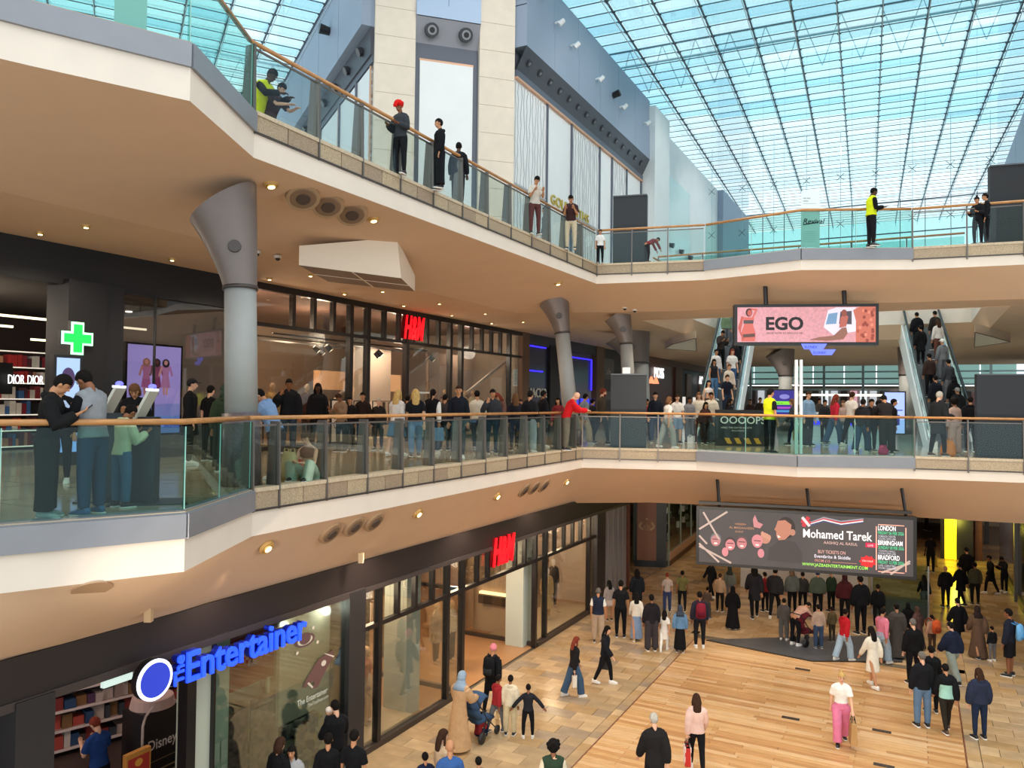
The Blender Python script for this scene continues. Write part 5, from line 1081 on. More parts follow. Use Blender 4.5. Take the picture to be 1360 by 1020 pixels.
fb(hl,e1+.6,e1+.7,TL-2.6,TL-1.0,0,ZT,mat('niche_wall','b59f8a',.7),'niche_wall'); fb(hl,e1+.45,e1+.6,TL-2.3,TL-1.2,1.25,1.32,glow('ffd9a0',2.2),'lit_shelf'); fb(hl,e1+.4,e1+.6,TL-2.3,TL-1.2,.95,1.22,mat('shelf_dark','4a3c34',.6),'shelf')
for (s_,t_,p_) in ((S2(500,900),-11.2,60),(S2(535,900),-11.4,60),(S2(575,850),-13.5,200),(S2(650,850),-13.5,320),(S2(650,850),-11.4,120),(e1+1.2,-12.2,90),(S2(740,800),-11.4,90),(S2(770,800),-11.4,70),(S2(700,850)+4,-15,250)): point('shop_light',FR(s_,t_,3.1),p_,(1,.76,.52),.25)
hm_sign(18.62,TL,2.99,.78,1.26,'red slanted letter sign above the ground floor clothes shop entrance')
rail_clothes(hl,S2(570,850)+.8,S2(570,850)+2.2,-14.2,0,CC,21); rail_clothes(hl,S2(620,850)+.5,S2(620,850)+2,-14.8,0,CC,22)
for k in range(5): p=FR(S2(600,800)+k*.9,-12.2-(k%2),3.8); b=MB(); b.tube([p,p-Vector((0,0,.16))],[.07,.09],BLK,8); b.tube([p-Vector((0,0,.16)),p-Vector((0,0,.165))],.07,glow('fff0d0',4),8); b.build('track_spot',hl)
for (u,v,dy) in ((648,862,0),(652,858,.5)): 
    p=FR(e0+.9+dy,TL-2.9-dy,0); b=MB(); b.tube([p,p+Vector((0,0,1.1))],[.16,.14],mat('bin_dark','3a302e',.5),12); b.build('stand',hl)
# ribbed dark shop beyond, brown panel shop and window shop
rb=shop('slatted_shop','dark ground floor shop front of tall grey vertical slats',FR(S2(812,760),TL,0))
a_,b__=S2(802,760),S2(834,740)
fb(rb,a_,b__,TL-.5,TL-.2,0,ZL,BLKM,'back_board'); q0=FR(a_,TL-.1,0)
for k in range(5): s=a_+(b__-a_)*(k+.5)/5; fb(rb,s-.28,s+.12,TL-.3,TL-.02,0.1,ZL,mat('grey_slat','8f8d90',.5),'slat')
fb(rb,b__,b__+.12,TL-.5,TL+.05,0,ZL,mat('mahogany'),'end_post'); fb(rb,a_,b__,TL-.3,TL+.02,0,.12,BLK,'plinth')
bp=shop('panel_shop','dark shop with a brown panel bearing a crest on the ground floor',FR(31,-10,0))
A_=atz(843,752,0); B_=atz(885,754,0); d=(B_-A_).normalized(); n=Vector((d.y,-d.x,0)); 
m=MB(); q=[A_,B_,B_-n*3,A_-n*3]; m.hexa(q+[p+Vector((0,0,ZL)) for p in q],mat('shop_black_blue','16181c',.4)); m.build('dark_block',bp)
m=MB(); q=[A_+d*.1+n*.04,A_+d*.97+n*.04,A_+d*.97,A_+d*.1]; m.hexa([p+Vector((0,0,.3)) for p in q]+[p+Vector((0,0,3.55)) for p in q],mat('brown_leather_panel','8a5c44',.5)); m.build('brown_panel',bp)
P=Panel(A_+d*.1+n*.05+Vector((0,0,.3)),d,.87,3.25,bp); GO=col('c0a47e')
for k in range(5): P.rect(.32+k*.08,.42,.35+k*.08,.50+(.03 if k==2 else 0),GO)
for sx_ in (-1,1): P.line(.5+sx_*.2,.43,.5+sx_*.4,.48,.03,GO); P.line(.5+sx_*.4,.48,.5+sx_*.25,.54,.03,GO)
P.disc(.5,.585,.08,.015,GO,8); P.done('crest')
m=MB(); c=A_+d*.55+n*.12+Vector((0,0,3.93)); m.tube([c,c+n*.05],.26,glow('f2f4f8',1.6),18); m.build('round_sign',bp); text('TUMI',A_+d*.95+n*.2+Vector((0,0,3.75)),d,glow('f2f4f8',1.5),.55,.02,.02,parent=bp)
ws=shop('window_shop','ground floor shop with a long display window beyond the brown panel shop',FR(40,-10.4,0))
C_=atz(888,752,0); D_=atz(930,717,0); d=(D_-C_).normalized(); n=Vector((d.y,-d.x,0)); D_=C_+d*14
for (h0,h1,mm,off,nm) in ((0,.25,mat('brown_plinth','5c4030',.5),0,'plinth'),(.25,.6,mat('pink_sill','b89a86',.5),0,'sill'),(3.6,4.1,BLKM,0,'head')):
    m=MB(); q=[C_+n*.05,D_+n*.05,D_-n*.1,C_-n*.1]; m.hexa([p+Vector((0,0,h0)) for p in q]+[p+Vector((0,0,h1)) for p in q],mm); m.build(nm,ws)
m=MB(); m.slab(C_+Vector((0,0,.6)),D_+Vector((0,0,.6)),D_+Vector((0,0,3.6)),C_+Vector((0,0,3.6)),.01,SHOPG); m.build('shop_window',ws)
m=MB(); q=[C_-n*1.6,D_-n*1.6,D_-n*1.7,C_-n*1.7]; m.hexa(q+[p+Vector((0,0,4)) for p in q],mat('green_grey_wall','6f7a70',.7)); m.build('back_wall',ws)
rr=random.Random(4); m=MB()
for k in range(60): x=rr.uniform(.3,9); z=rr.uniform(.65,3.2); p=C_+d*x-n*rr.uniform(.3,1.3)+Vector((0,0,z)); m.hexa([p,p+d*.25,p+d*.25-n*.15,p-n*.15]+[w_+Vector((0,0,.3)) for w_ in (p,p+d*.25,p+d*.25-n*.15,p-n*.15)],col(rr.choice(('c9d0c4','2c2f30','8fa094','dcdcd4','4b4038')),.5))
m.build('window_goods',ws,kind='stuff'); c_=C_+d*3-n*.8; point('shop_light',(c_.x,c_.y,3.4),60,(1,1,.9),.3)
for k in range(5): p=C_+d*(k*2.6); m=MB(); m.bar(p,p+Vector((0,0,4)),.06,.08,mat('sage_frame','8a9c90',.4)); m.build('mullion',ws)
# ground floor far end and right side
fl_=empty('wall_lower_far',FR(58,-4,0),kind='structure'); fb(fl_,58,58.3,-16,6,0,ZL,mat('lower_end_wall','a08a72',.7),'end_wall'); fb(fl_,57.6,57.9,-7.5,-7.2,0,ZL,col('6d5a4c'),'pier'); fb(fl_,57.6,57.9,-2.5,-2.2,0,ZL,col('6d5a4c'),'pier')
rs2=shop('dark_lower_shop','dark glazed ground floor shop with green numerals at the far right',FR(35,3.5,0)); T3=3.5
fb(rs2,26,43.5,T3+.02,T3+.06,.35,ZL,mat('black_glass','17191b',.08),'dark_glass'); fb(rs2,26,43.5,T3-.02,T3+.1,0,.35,mat('dark_plinth','222325',.4),'plinth'); fb(rs2,26,44,T3+.2,T3+.5,0,ZL,BLKM,'back')
for u in (1277,1310,1350): s=s_on(u,T3); fb(rs2,s-.12,s+.12,T3-.1,T3+.1,0,ZL,mat('grey_mullion','4a4b4c',.4),'mullion')
P=Panel(FR(s_on(1332,T3)-.0,T3-.03,2.5),FR(1,0,0),1.5,1.0,rs2) ; 
text('202',FR(s_on(1316,T3),T3-.04,2.85),FR(-1,0,0),glow('1c8a58',.9),.95,.01,.02,parent=rs2,name='green_numerals')
yl=empty('light_column',FR(44,1.55,0),'glowing yellow light column at the end of the ground floor hall','light column')
for k in range(3): b=MB(); b.bf(44,44.3,1.28+k*.17,1.43+k*.17,.05,ZL,glow('ffe61a',2.0)); b.build('light_panel',yl)
b=MB(); b.bf(44.3,44.5,1.1,2.5,0,ZL,BLK); b.build('frame',yl); point('shop_light',FR(43.3,1.8,1.8),90,(1,.9,.1),.3)
fb(rs2,44.6,57.4,2.6,2.9,0,ZL,mat('mahogany'),'side_wall')
# ground floor stall under the hanging screen
sk=empty('sales_kiosk',atz(1075,800,0),'white sales kiosk with a lit sign behind the crowd under the dark screen','kiosk'); c=atz(1078,797,0)+Vector((0,1.0,0)); rk=FR(0,1,0); nk=-FR(1,0,0)
def kb(x0,x1,y0,y1,z0,z1,m,nm): b=MB(); q=[c+rk*x0+nk*y1,c+rk*x1+nk*y1,c+rk*x1+nk*y0,c+rk*x0+nk*y0]; b.hexa([p+Vector((0,0,z0)) for p in q]+[p+Vector((0,0,z1)) for p in q],m); return b.build(nm,sk)
kb(-2.4,2.4,-.5,0,0,1.05,mat('kiosk_white','c8c6c4',.5),'counter'); kb(-2.5,2.5,-.55,.05,1.05,1.1,WHT,'counter_top'); kb(-2.4,2.4,-2.2,-2.1,0,2.3,mat('kiosk_grey','8f8d8c',.5),'back_wall'); kb(-2.4,2.4,-2.1,-.4,2.25,2.35,mat('kiosk_white'),'roof_panel'); kb(-.75,.5,.02,.06,2.1,2.38,glow('a8c4ff',1.0),'lit_sign')
kb(-2.4,-2.3,-2.1,-.3,0,2.3,mat('kiosk_white'),'end_post'); kb(2.3,2.4,-2.1,-.3,0,2.3,mat('kiosk_white'),'end_post')
for k in range(9): kb(-2.2+k*.5,-1.85+k*.5,-2.0,-1.7,1.2+(k%2)*.3,1.6+(k%2)*.35,col(('9a2026','3f7fb8','b02a30','d8d0c8')[k%4]),'goods_box')
text('ELONEX',c+rk*-.62+nk*.07+Vector((0,0,2.16)),rk,glow('2a48c8',1.2),.26,.005,.01,parent=sk,sx=1.05)
for (u,w_) in ((1196,.9),):
    p=atz(1195,820,0); gb=empty('glass_cabinet',p,'glass cabinet with steel posts at the right of the crowd under the dark screen','cabinet')
    for dx in (-.9,.9): b=MB(); b.bar(p+rk*dx,p+rk*dx+Vector((0,0,1.9)),.05,.05,GREYM); b.build('post',gb)
    b=MB(); b.slab(p-rk*.9,p+rk*.9,p+rk*.9+Vector((0,0,1.9)),p-rk*.9+Vector((0,0,1.9)),.012,GLT); b.build('glass_pane',gb); b=MB(); q=[p-rk*.9,p+rk*.9,p+rk*.9-nk*.6,p-rk*.9-nk*.6]; b.hexa(q+[w_+Vector((0,0,.6)) for w_ in q],mat('cabinet_grey','5c5654',.5)); b.build('base',gb)
# information kiosks at the left rail on the middle gallery
def info(u,v,rz,label,h=1.16):
    p=atz(u,v,ZM); rt=empty('information_kiosk',p,label,'kiosk',rz=0); ca,sa=math.cos(rz),math.sin(rz); X=Vector((ca,sa,0)); Y=Vector((-sa,ca,0))
    b=MB(); q=[p-X*.15-Y*.12,p+X*.15-Y*.12,p+X*.15+Y*.12,p-X*.15+Y*.12]; b.hexa(q+[w_+Vector((0,0,h)) for w_ in q],mat('kiosk_dark','23272e',.4)); b.build('pedestal',rt)
    b=MB(); q=[p-X*.35-Y*.4,p+X*.6-Y*.2,p+X*.35+Y*.4,p-X*.5+Y*.3]; b.hexa(q+[w_+Vector((0,0,.02)) for w_ in q],mat('kiosk_base','2a2d30',.4)); b.build('base_plate',rt)
    b=MB(); a=p+Vector((0,0,h-.02)); u_=(X*.30+Vector((0,0,.62))).normalized(); b.slab(a-Y*.20-X*.12,a+Y*.20-X*.12,a+Y*.20-X*.12+u_*.42,a-Y*.20-X*.12+u_*.42,.035,mat('kiosk_shell','c8c4b8',.5)); b.build('screen_shell',rt)
    b=MB(); a2=a-X*.12+u_*.43; b.bar(a2-Y*.20,a2+Y*.20,.05,.03,glow('e8ecff',1.2)); b.build('light_edge',rt)
    b=MB(); b.ell(a2+Vector((0,0,.04)),(.055,.055,.04),glow('6a6cf0',1.2)); b.build('status_lamp',rt)
info(192,668,R(8),'dark information kiosk with tilted screen, nearest the lilac advert screen')
info(148,664,R(8),'dark information kiosk hidden behind the man in the grey gilet',1.2)

wlr=empty('wall_right_lower',FR(14,9.6,0),kind='structure'); fb(wlr,4,30,9.6,9.8,0,ZL,mat('sandstone_wall','a89074',.7),'wall_panel'); fb(wlr,30,44,9.6,9.8,0,ZL,mat('sandstone_wall'),'wall_panel')
wll=empty('wall_left_lower',FR(30,-17,0),kind='structure'); fb(wll,30.2,60,-17.2,-17,0,ZL,mat('lower_end_wall'),'wall_panel')
for k in range(4): fb(wll,31.5+k*1.2,32.3+k*1.2,-17,-16.8,.5,3.4,glow('d8dcd4',.8) if k%2 else col('6a5a50'),'display_bay')
# ================================================================== PEOPLE
TS=bpy.data.scenes.new('workshop'); TVL=TS.view_layers[0]
def remesh(mb,vox,name,mats,smooth_it=2):
    me=bpy.data.meshes.new(name); me.from_pydata(mb.v,[],mb.f); ob=bpy.data.objects.new(name,me); TS.collection.objects.link(ob)
    md=ob.modifiers.new('r','REMESH'); md.mode='VOXEL'; md.voxel_size=vox; md.use_smooth_shade=True
    if smooth_it: sm=ob.modifiers.new('s','SMOOTH'); sm.iterations=smooth_it; sm.factor=.5
    TVL.update(); dg=TVL.depsgraph; ev=ob.evaluated_get(dg); out=bpy.data.meshes.new_from_object(ev,depsgraph=dg); bpy.data.objects.remove(ob); bpy.data.meshes.remove(me)
    out.materials.clear()
    for m in mats: out.materials.append(m)
    out.name=name; return out
SK=mat('skin_slot','c49070',.6); DUM=mat('slot','808080')
def V3(*a): return Vector(a)
POSES={ # upper-arm L,R ; forearm L,R ; thigh L,R ; shin L,R ; lean ; head pitch ; head yaw
 'stand':((-.18,.02,-1),(.18,.02,-1),(-.05,.25,-1),(.05,.25,-1),(-.05,0,-1),(.05,0,-1),(0,-.02,-1),(0,-.02,-1),0,5,0),
 'hold':((-.2,.1,-1),(.2,.1,-1),(.25,.9,.15),(-.25,.9,.15),(-.05,0,-1),(.07,.05,-1),(0,-.02,-1),(0,-.04,-1),2,18,0),
 'phone':((-.15,.3,-1),(.15,.3,-1),(.3,.8,.55),(-.2,.8,.5),(-.06,0,-1),(.06,.03,-1),(0,-.02,-1),(0,-.02,-1),6,32,0),
 'call':((-.2,.05,-1),(.45,.35,-.7),(-.1,.3,-1),(-.5,.1,1),(-.05,0,-1),(.05,0,-1),(0,-.02,-1),(0,-.02,-1),0,8,0),
 'lean':((-.25,.75,-.75),(.25,.75,-.75),(.35,.8,.0),(-.35,.8,.0),(-.05,-.08,-1),(.05,-.02,-1),(0,-.04,-1),(0,-.06,-1),22,18,0),
 'walk':((-.15,.35,-1),(.15,-.35,-1),(-.05,.6,-.9),(.05,-.05,-1),(-.02,-.32,-1),(.02,.38,-1),(0,-.42,-1),(0,.1,-1),3,6,0),
 'walk2':((-.15,-.3,-1),(.15,.35,-1),(-.05,-.02,-1),(.05,.65,-.8),(-.02,.36,-1),(.02,-.30,-1),(0,.1,-1),(0,-.45,-1),3,8,0),
 'bag':((-.2,.0,-1),(.22,.02,-1),(-.02,.1,-1),(.1,1,-.2),(-.03,-.16,-1),(.03,.2,-1),(0,-.22,-1),(0,.06,-1),2,6,0),
 'bend':((-.1,.55,-.9),(.1,.6,-.9),(.1,.5,-.9),(-.1,.55,-.8),(-.06,.03,-1),(.06,.1,-1),(0,-.05,-1),(0,-.1,-1),62,10,0),
 'push':((-.15,.45,-.8),(.15,.45,-.8),(.1,.95,-.1),(-.1,.95,-.1),(-.03,-.15,-1),(.03,.2,-1),(0,-.25,-1),(0,.05,-1),6,8,0),
 'baby':((-.25,.35,-.9),(.25,.35,-.9),(.75,.75,.35),(-.7,.75,.15),(-.06,0,-1),(.06,0,-1),(0,-.02,-1),(0,-.02,-1),0,20,0),
 'wide':((-.75,.0,-.75),(.75,.0,-.75),(-.6,.1,-.8),(.6,.1,-.8),(-.12,0,-1),(.12,.05,-1),(-.02,0,-1),(.02,-.05,-1),0,5,0),
 'sit':((-.15,.5,-.8),(.15,.5,-.8),(.45,.7,.05),(-.4,.7,.1),(-.25,.80,.5),(.25,.85,.42),(.15,.1,-1),(-.15,.05,-1),8,22,0),
 'mann':((-.12,.0,-1),(.12,.0,-1),(-.02,.12,-1),(.02,.12,-1),(-.05,0,-1),(.04,.08,-1),(0,-.02,-1),(0,-.02,-1),0,0,0),
}
PC_={}
def skel(pose):
    if pose in PC_: return PC_[pose]
    ua,ub,fa,fb_,ta,tb,sa,sb_,lean,hp,hy=POSES[pose]; D={}
    P0=V3(0,0,.95); Rl=Matrix.Rotation(-R(lean),3,'X')
    up=lambda p: P0+Rl@(Vector(p)-P0)
    nrm=lambda d: Vector(d).normalized()
    D['lean']=up
    for sd,t_,s_,u_,f_ in ((-1,ta,sa,ua,fa),(1,tb,sb_,ub,fb_)):
        hip=V3(.095*sd,0,.92); k=hip+nrm(t_)*.42; an=k+nrm(s_)*.41; sh=up((.168*sd,0,1.385)); el=sh+nrm(u_)*.28; wr=el+nrm(f_)*.25; hd=wr+nrm(f_)*.085
        D[sd]=dict(hip=hip,knee=k,ank=an,sh=sh,el=el,wr=wr,hd=hd,fd=nrm(f_))
    low=min(D[s]['ank'].z for s in (-1,1))-.085
    if pose=='sit': low=.95-.14
    D['dz']=-low
    D['neck0']=up((0,-.01,1.46)); nk=up((0,.0,1.54)); Rh=Rl@Matrix.Rotation(-R(hp),3,'X'); D['neck1']=nk; D['Rh']=Rh; D['head']=nk+Rh@V3(0,.025,.105)
    PC_[pose]=D; return D
def shift(mb,dz): mb.v=[(v[0],v[1],v[2]+dz) for v in mb.v]
BODY={}
def body(pose,face=True):
    key=(pose,face)
    if key in BODY: return BODY[key]
    D=skel(pose); m=MB(); up=D['lean']
    m.tube([up(p) for p in ((0,0,.84),(0,0,.9),(0,0,1.02),(0,0,1.12),(0,0,1.25),(0,0,1.37),(0,0,1.43),(0,0,1.47))],[(.09,.08),(.150,.10),(.135,.090),(.118,.082),(.135,.092),(.138,.088),(.10,.068),(.045,.045)],SK,14,side=(1,0,0))
    m.tube([D['neck0'],D['neck1'],D['neck1']+D['Rh']@V3(0,.01,.05)],[.055,.052,.05],SK,10)
    h=D['head']; Rh=D['Rh']
    m.ell(h+Rh@V3(0,-.008,.02),(.075,.092,.10),SK,14,9,Rh); m.ell(h+Rh@V3(0,.018,-.045),(.055,.066,.068),SK,12,7,Rh)
    m.tube([h+Rh@V3(0,.078,.02),h+Rh@V3(0,.102,-.022),h+Rh@V3(0,.085,-.034)],[.010,.017,.012],SK,6)
    for sd in (-1,1):
        q=D[sd]; m.ell(h+Rh@V3(.078*sd,-.004,-.008),(.014,.022,.032),SK,8,5,Rh)
        m.tube([q['sh']-V3(.03*sd,0,-.005),q['sh'],q['sh'].lerp(q['el'],.5),q['el'],q['el'].lerp(q['wr'],.35),q['wr']],[.036,.042,.040,.036,.038,.026],SK,10)
        m.tube([up((.02*sd,-.01,1.475)),up((.10*sd,-.01,1.425)),q['sh']],[.04,.036,.036],SK,8)
        m.tube([q['hip']+V3(0,0,.03),q['hip']-V3(0,0,.05),q['hip'].lerp(q['knee'],.5),q['knee'],q['knee'].lerp(q['ank'],.3),q['ank'].lerp(q['ank'],1),q['ank']-V3(0,0,.03)],[.07,.085,.07,.05,.052,.032,.033],SK,12)
        m.tube([q['ank']+V3(0,-.03,-.05),q['ank']+V3(0,.03,-.055),q['ank']+V3(0,.12,-.068)],[.032,.036,.026],SK,8)
        m.tube([q['wr']-q['fd']*.01,q['wr']+q['fd']*.05,q['hd']],[(.024,.018),(.040,.017),(.038,.014)],SK,10)
    me=remesh(m,.0125,'body',[SK,mat('eye_dark','1c1512',.3),mat('lip','8f4a44',.5)],2)
    # fingers rooted in the palms, eyes, brows and lips
    x=MB(); 
    for sd in (-1,1):
        q=D[sd]; fd=q['fd']; X=V3(1,0,0); X=(X-fd*X.dot(fd)).normalized(); Y=fd.cross(X)
        for k,(o_,ln) in enumerate(((-.028,.060),(-.010,.072),(.009,.070),(.027,.055))):
            b=q['hd']-fd*.02+X*o_; cur=-Y if (Y.y>0) else Y; c1=b+fd*(.02+ln*.45); c2=c1+(fd*.8+cur*.5).normalized()*ln*.35; c3=c2+(fd*.4+cur*.8).normalized()*ln*.25
            x.tube([b,c1,c2,c3],[.0095,.0090,.0082,.006],SK,6)
        b=q['wr']+fd*.02-X*.03*sd; x.tube([b,b+(fd-X*.9*sd).normalized()*.035,b+(fd-X*.9*sd).normalized()*.035+(fd-X*.1*sd).normalized()*.03],[.012,.011,.008],SK,6)
    n0=len(x.f)
    if face:
        for sd in (-1,1): x.ell(h+Rh@V3(.030*sd,.082,.012),(.012,.006,.007),DUM,8,5,Rh); x.tube([h+Rh@V3(.015*sd,.090,.034),h+Rh@V3(.045*sd,.078,.036)],.0045,DUM,5)
        n1=len(x.f); x.tube([h+Rh@V3(-.024,.078,-.058),h+Rh@V3(0,.088,-.058),h+Rh@V3(.024,.078,-.058)],[.003,.006,.003],DUM,6)
    bm=bmesh.new(); bm.from_mesh(me); vs=[bm.verts.new(v) for v in x.v]
    for i,f in enumerate(x.f):
        try:
            nf=bm.faces.new([vs[j] for j in f]); nf.smooth=True; nf.material_index=0 if i<n0 else (1 if i<n1 else 2)
        except ValueError: pass
    bmesh.ops.translate(bm,verts=bm.verts,vec=(0,0,D['dz'])); bm.to_mesh(me); bm.free()
    BODY[key]=me; return me
TOPK={'yoke':(.042,1.16,'long',.012),'tee':(.020,.92,'short',0),'long':(.023,.92,'long',0),'jkt':(.030,.90,'long',.008),'puf':(.050,.90,'long',.02),'vest':(.040,.92,'none',0),'hood':(.030,.88,'long',.01),
      'coat':(.036,.62,'long',.01),'lcoat':(.036,.42,'long',.01),'abaya':(.040,.08,'long',.02),'dress':(.020,.55,'short',0),'crop':(.018,1.12,'none',0),'ldress':(.02,.5,'long',.01),'tank':(.018,.95,'none',0)}
GAR={}
def top(kind,pose):
    key=('t',kind,pose)
    if key in GAR: return GAR[key]
    e,hem,slv,es_=TOPK[kind]; D=skel(pose); up=D['lean']; m=MB()
    ring=[(1.02,.140,.095),(1.12,.128,.090),(1.25,.150,.104),(1.37,.162,.106),(1.42,.122,.082),(1.46,.068,.062)]
    pts=[];rad=[]
    if hem<.8:
        n=4; fl=1.5 if kind=='abaya' else 1.0
        for k in range(n): z=hem+(.86-hem)*k/n; a=(.86-z); pts.append(V3(0,(.0),z)); rad.append((.165+e*.6+a*.10*fl,.125+e*.6+a*.15*fl))
        pts.append(V3(0,0,.9)); rad.append((.165+e*.7,.118+e))
        if pose=='sit': pts=pts[-1:]; rad=rad[-1:]
    elif hem<1.0: pts.append(up((0,0,hem))); rad.append((.160+e,.112+e))
    for z,rx,ry in ring:
        if z>hem: pts.append(up((0,0,z))); rad.append((rx+e,ry+e))
    m.tube(pts,rad,DUM,16,side=(1,0,0))
    for sd in (-1,1):
        q=D[sd]
        if kind!='crop': m.tube([up((.015*sd,-.01,1.47)),up((.09*sd,-.008,1.435)),q['sh']+V3(0,0,.004)],[.046+e*.7,.044+e*.8,.044+e*.9],DUM,10)
        if slv=='none': m.ell(q['sh']-V3(.035*sd,0,0),(.05+e*.6,.06+e*.6,.055+e*.6),DUM) if kind in('vest','tank') else None
        elif slv=='short': m.tube([q['sh']-V3(.035*sd,0,0),q['sh']-V3(.004*sd,0,0),q['sh'].lerp(q['el'],.45),q['sh'].lerp(q['el'],.72)],[.042+e,.050+e,.052+e,.056+e],DUM,10)
        else: m.tube([q['sh']-V3(.035*sd,0,0),q['sh']-V3(.004*sd,0,0),q['sh'].lerp(q['el'],.5),q['el'],q['el'].lerp(q['wr'],.5),q['el'].lerp(q['wr'],.96)],[.042+e,.048+e,.047+e+es_,.045+e+es_,.042+e+es_,.034+e],DUM,10)
    if kind=='hood' or kind=='puf': m.ell(up((0,-.085,1.47)),(.095,.055,.05),DUM)
    me=remesh(m,.014,kind,[DUM],2); me.transform(Matrix.Translation((0,0,D['dz']))); GAR[key]=me; return me
def bottom(kind,pose):
    key=('b',kind,pose)
    if key in GAR: return GAR[key]
    D=skel(pose); m=MB(); up=D['lean']; e={'slim':.014,'jean':.022,'wide':.040,'short':.025,'mini':.03,'skirt':.03,'jog':.03}[kind]
    if kind in ('skirt','mini'):
        z0={'skirt':.14,'mini':.66}[kind]; m.tube([(0,0,z0),(0,0,(z0+.8)/2),(0,0,.82),(0,0,.93),(0,0,1.02)],[(.235 if kind=='skirt' else .20,.25 if kind=='skirt' else .17),(.21,.2),(.18,.14),(.172,.125),(.15,.108)],DUM,16,side=(1,0,0))
    else:
        m.tube([(0,0,.82),(0,0,.9),up((0,0,1.0)),up((0,0,1.04))],[(.11,.09),(.165+e*.5,.115+e*.6),(.148+e*.5,.105+e*.5),(.142+e*.4,.10+e*.4)],DUM,14,side=(1,0,0))
        for sd in (-1,1):
            q=D[sd]; h,k,a=q['hip'],q['knee'],q['ank']
            if kind=='short': m.tube([h+V3(0,0,.03),h-V3(0,0,.05),h.lerp(k,.6),h.lerp(k,.95)],[.075+e,.09+e,.082+e,.085+e],DUM,12)
            else:
                w_={'slim':(.0,.0),'jean':(.008,.014),'wide':(.016,.045),'jog':(.012,.008)}[kind]
                m.tube([h+V3(0,0,.03),h-V3(0,0,.05),h.lerp(k,.5),k,k.lerp(a,.5),k.lerp(a,.97)],[.072+e,.087+e,.074+e,.054+e+w_[0],.048+e+w_[0],.036+e*.7+w_[1]],DUM,12)
    me=remesh(m,.014,kind,[DUM],2); me.transform(Matrix.Translation((0,0,D['dz']))); GAR[key]=me; return me
SHM=None
def shoemesh():
    global SHM
    if SHM: return SHM
    m=MB(); SOLE=mat('shoe_sole','e6e2dc',.6)
    m.tube([(0,-.075,.045),(0,-.05,.058),(0,.03,.055),(0,.10,.042),(0,.165,.030),(0,.185,.025)],[(.030,.030),(.041,.052),(.043,.045),(.048,.034),(.040,.022),(.02,.012)],DUM,12,side=(1,0,0))
    m.tube([(0,-.03,.06),(0,-.035,.105)],[(.040,.045),(.038,.042)],DUM,12,side=(1,0,0))
    m.prism([(-.035,-.085),(.035,-.085),(.046,0),(.050,.10),(.035,.175),(0,.195),(-.035,.175),(-.050,.10),(-.046,0)],0,.022,SOLE)
    me=bpy.data.meshes.new('shoe'); me.from_pydata(m.v,[],m.f); me.materials.append(DUM); me.materials.append(SOLE); me.polygons.foreach_set('material_index',m.m); me.polygons.foreach_set('use_smooth',[True]*len(m.f)); me.update(); SHM=me; return me
HAIR={}
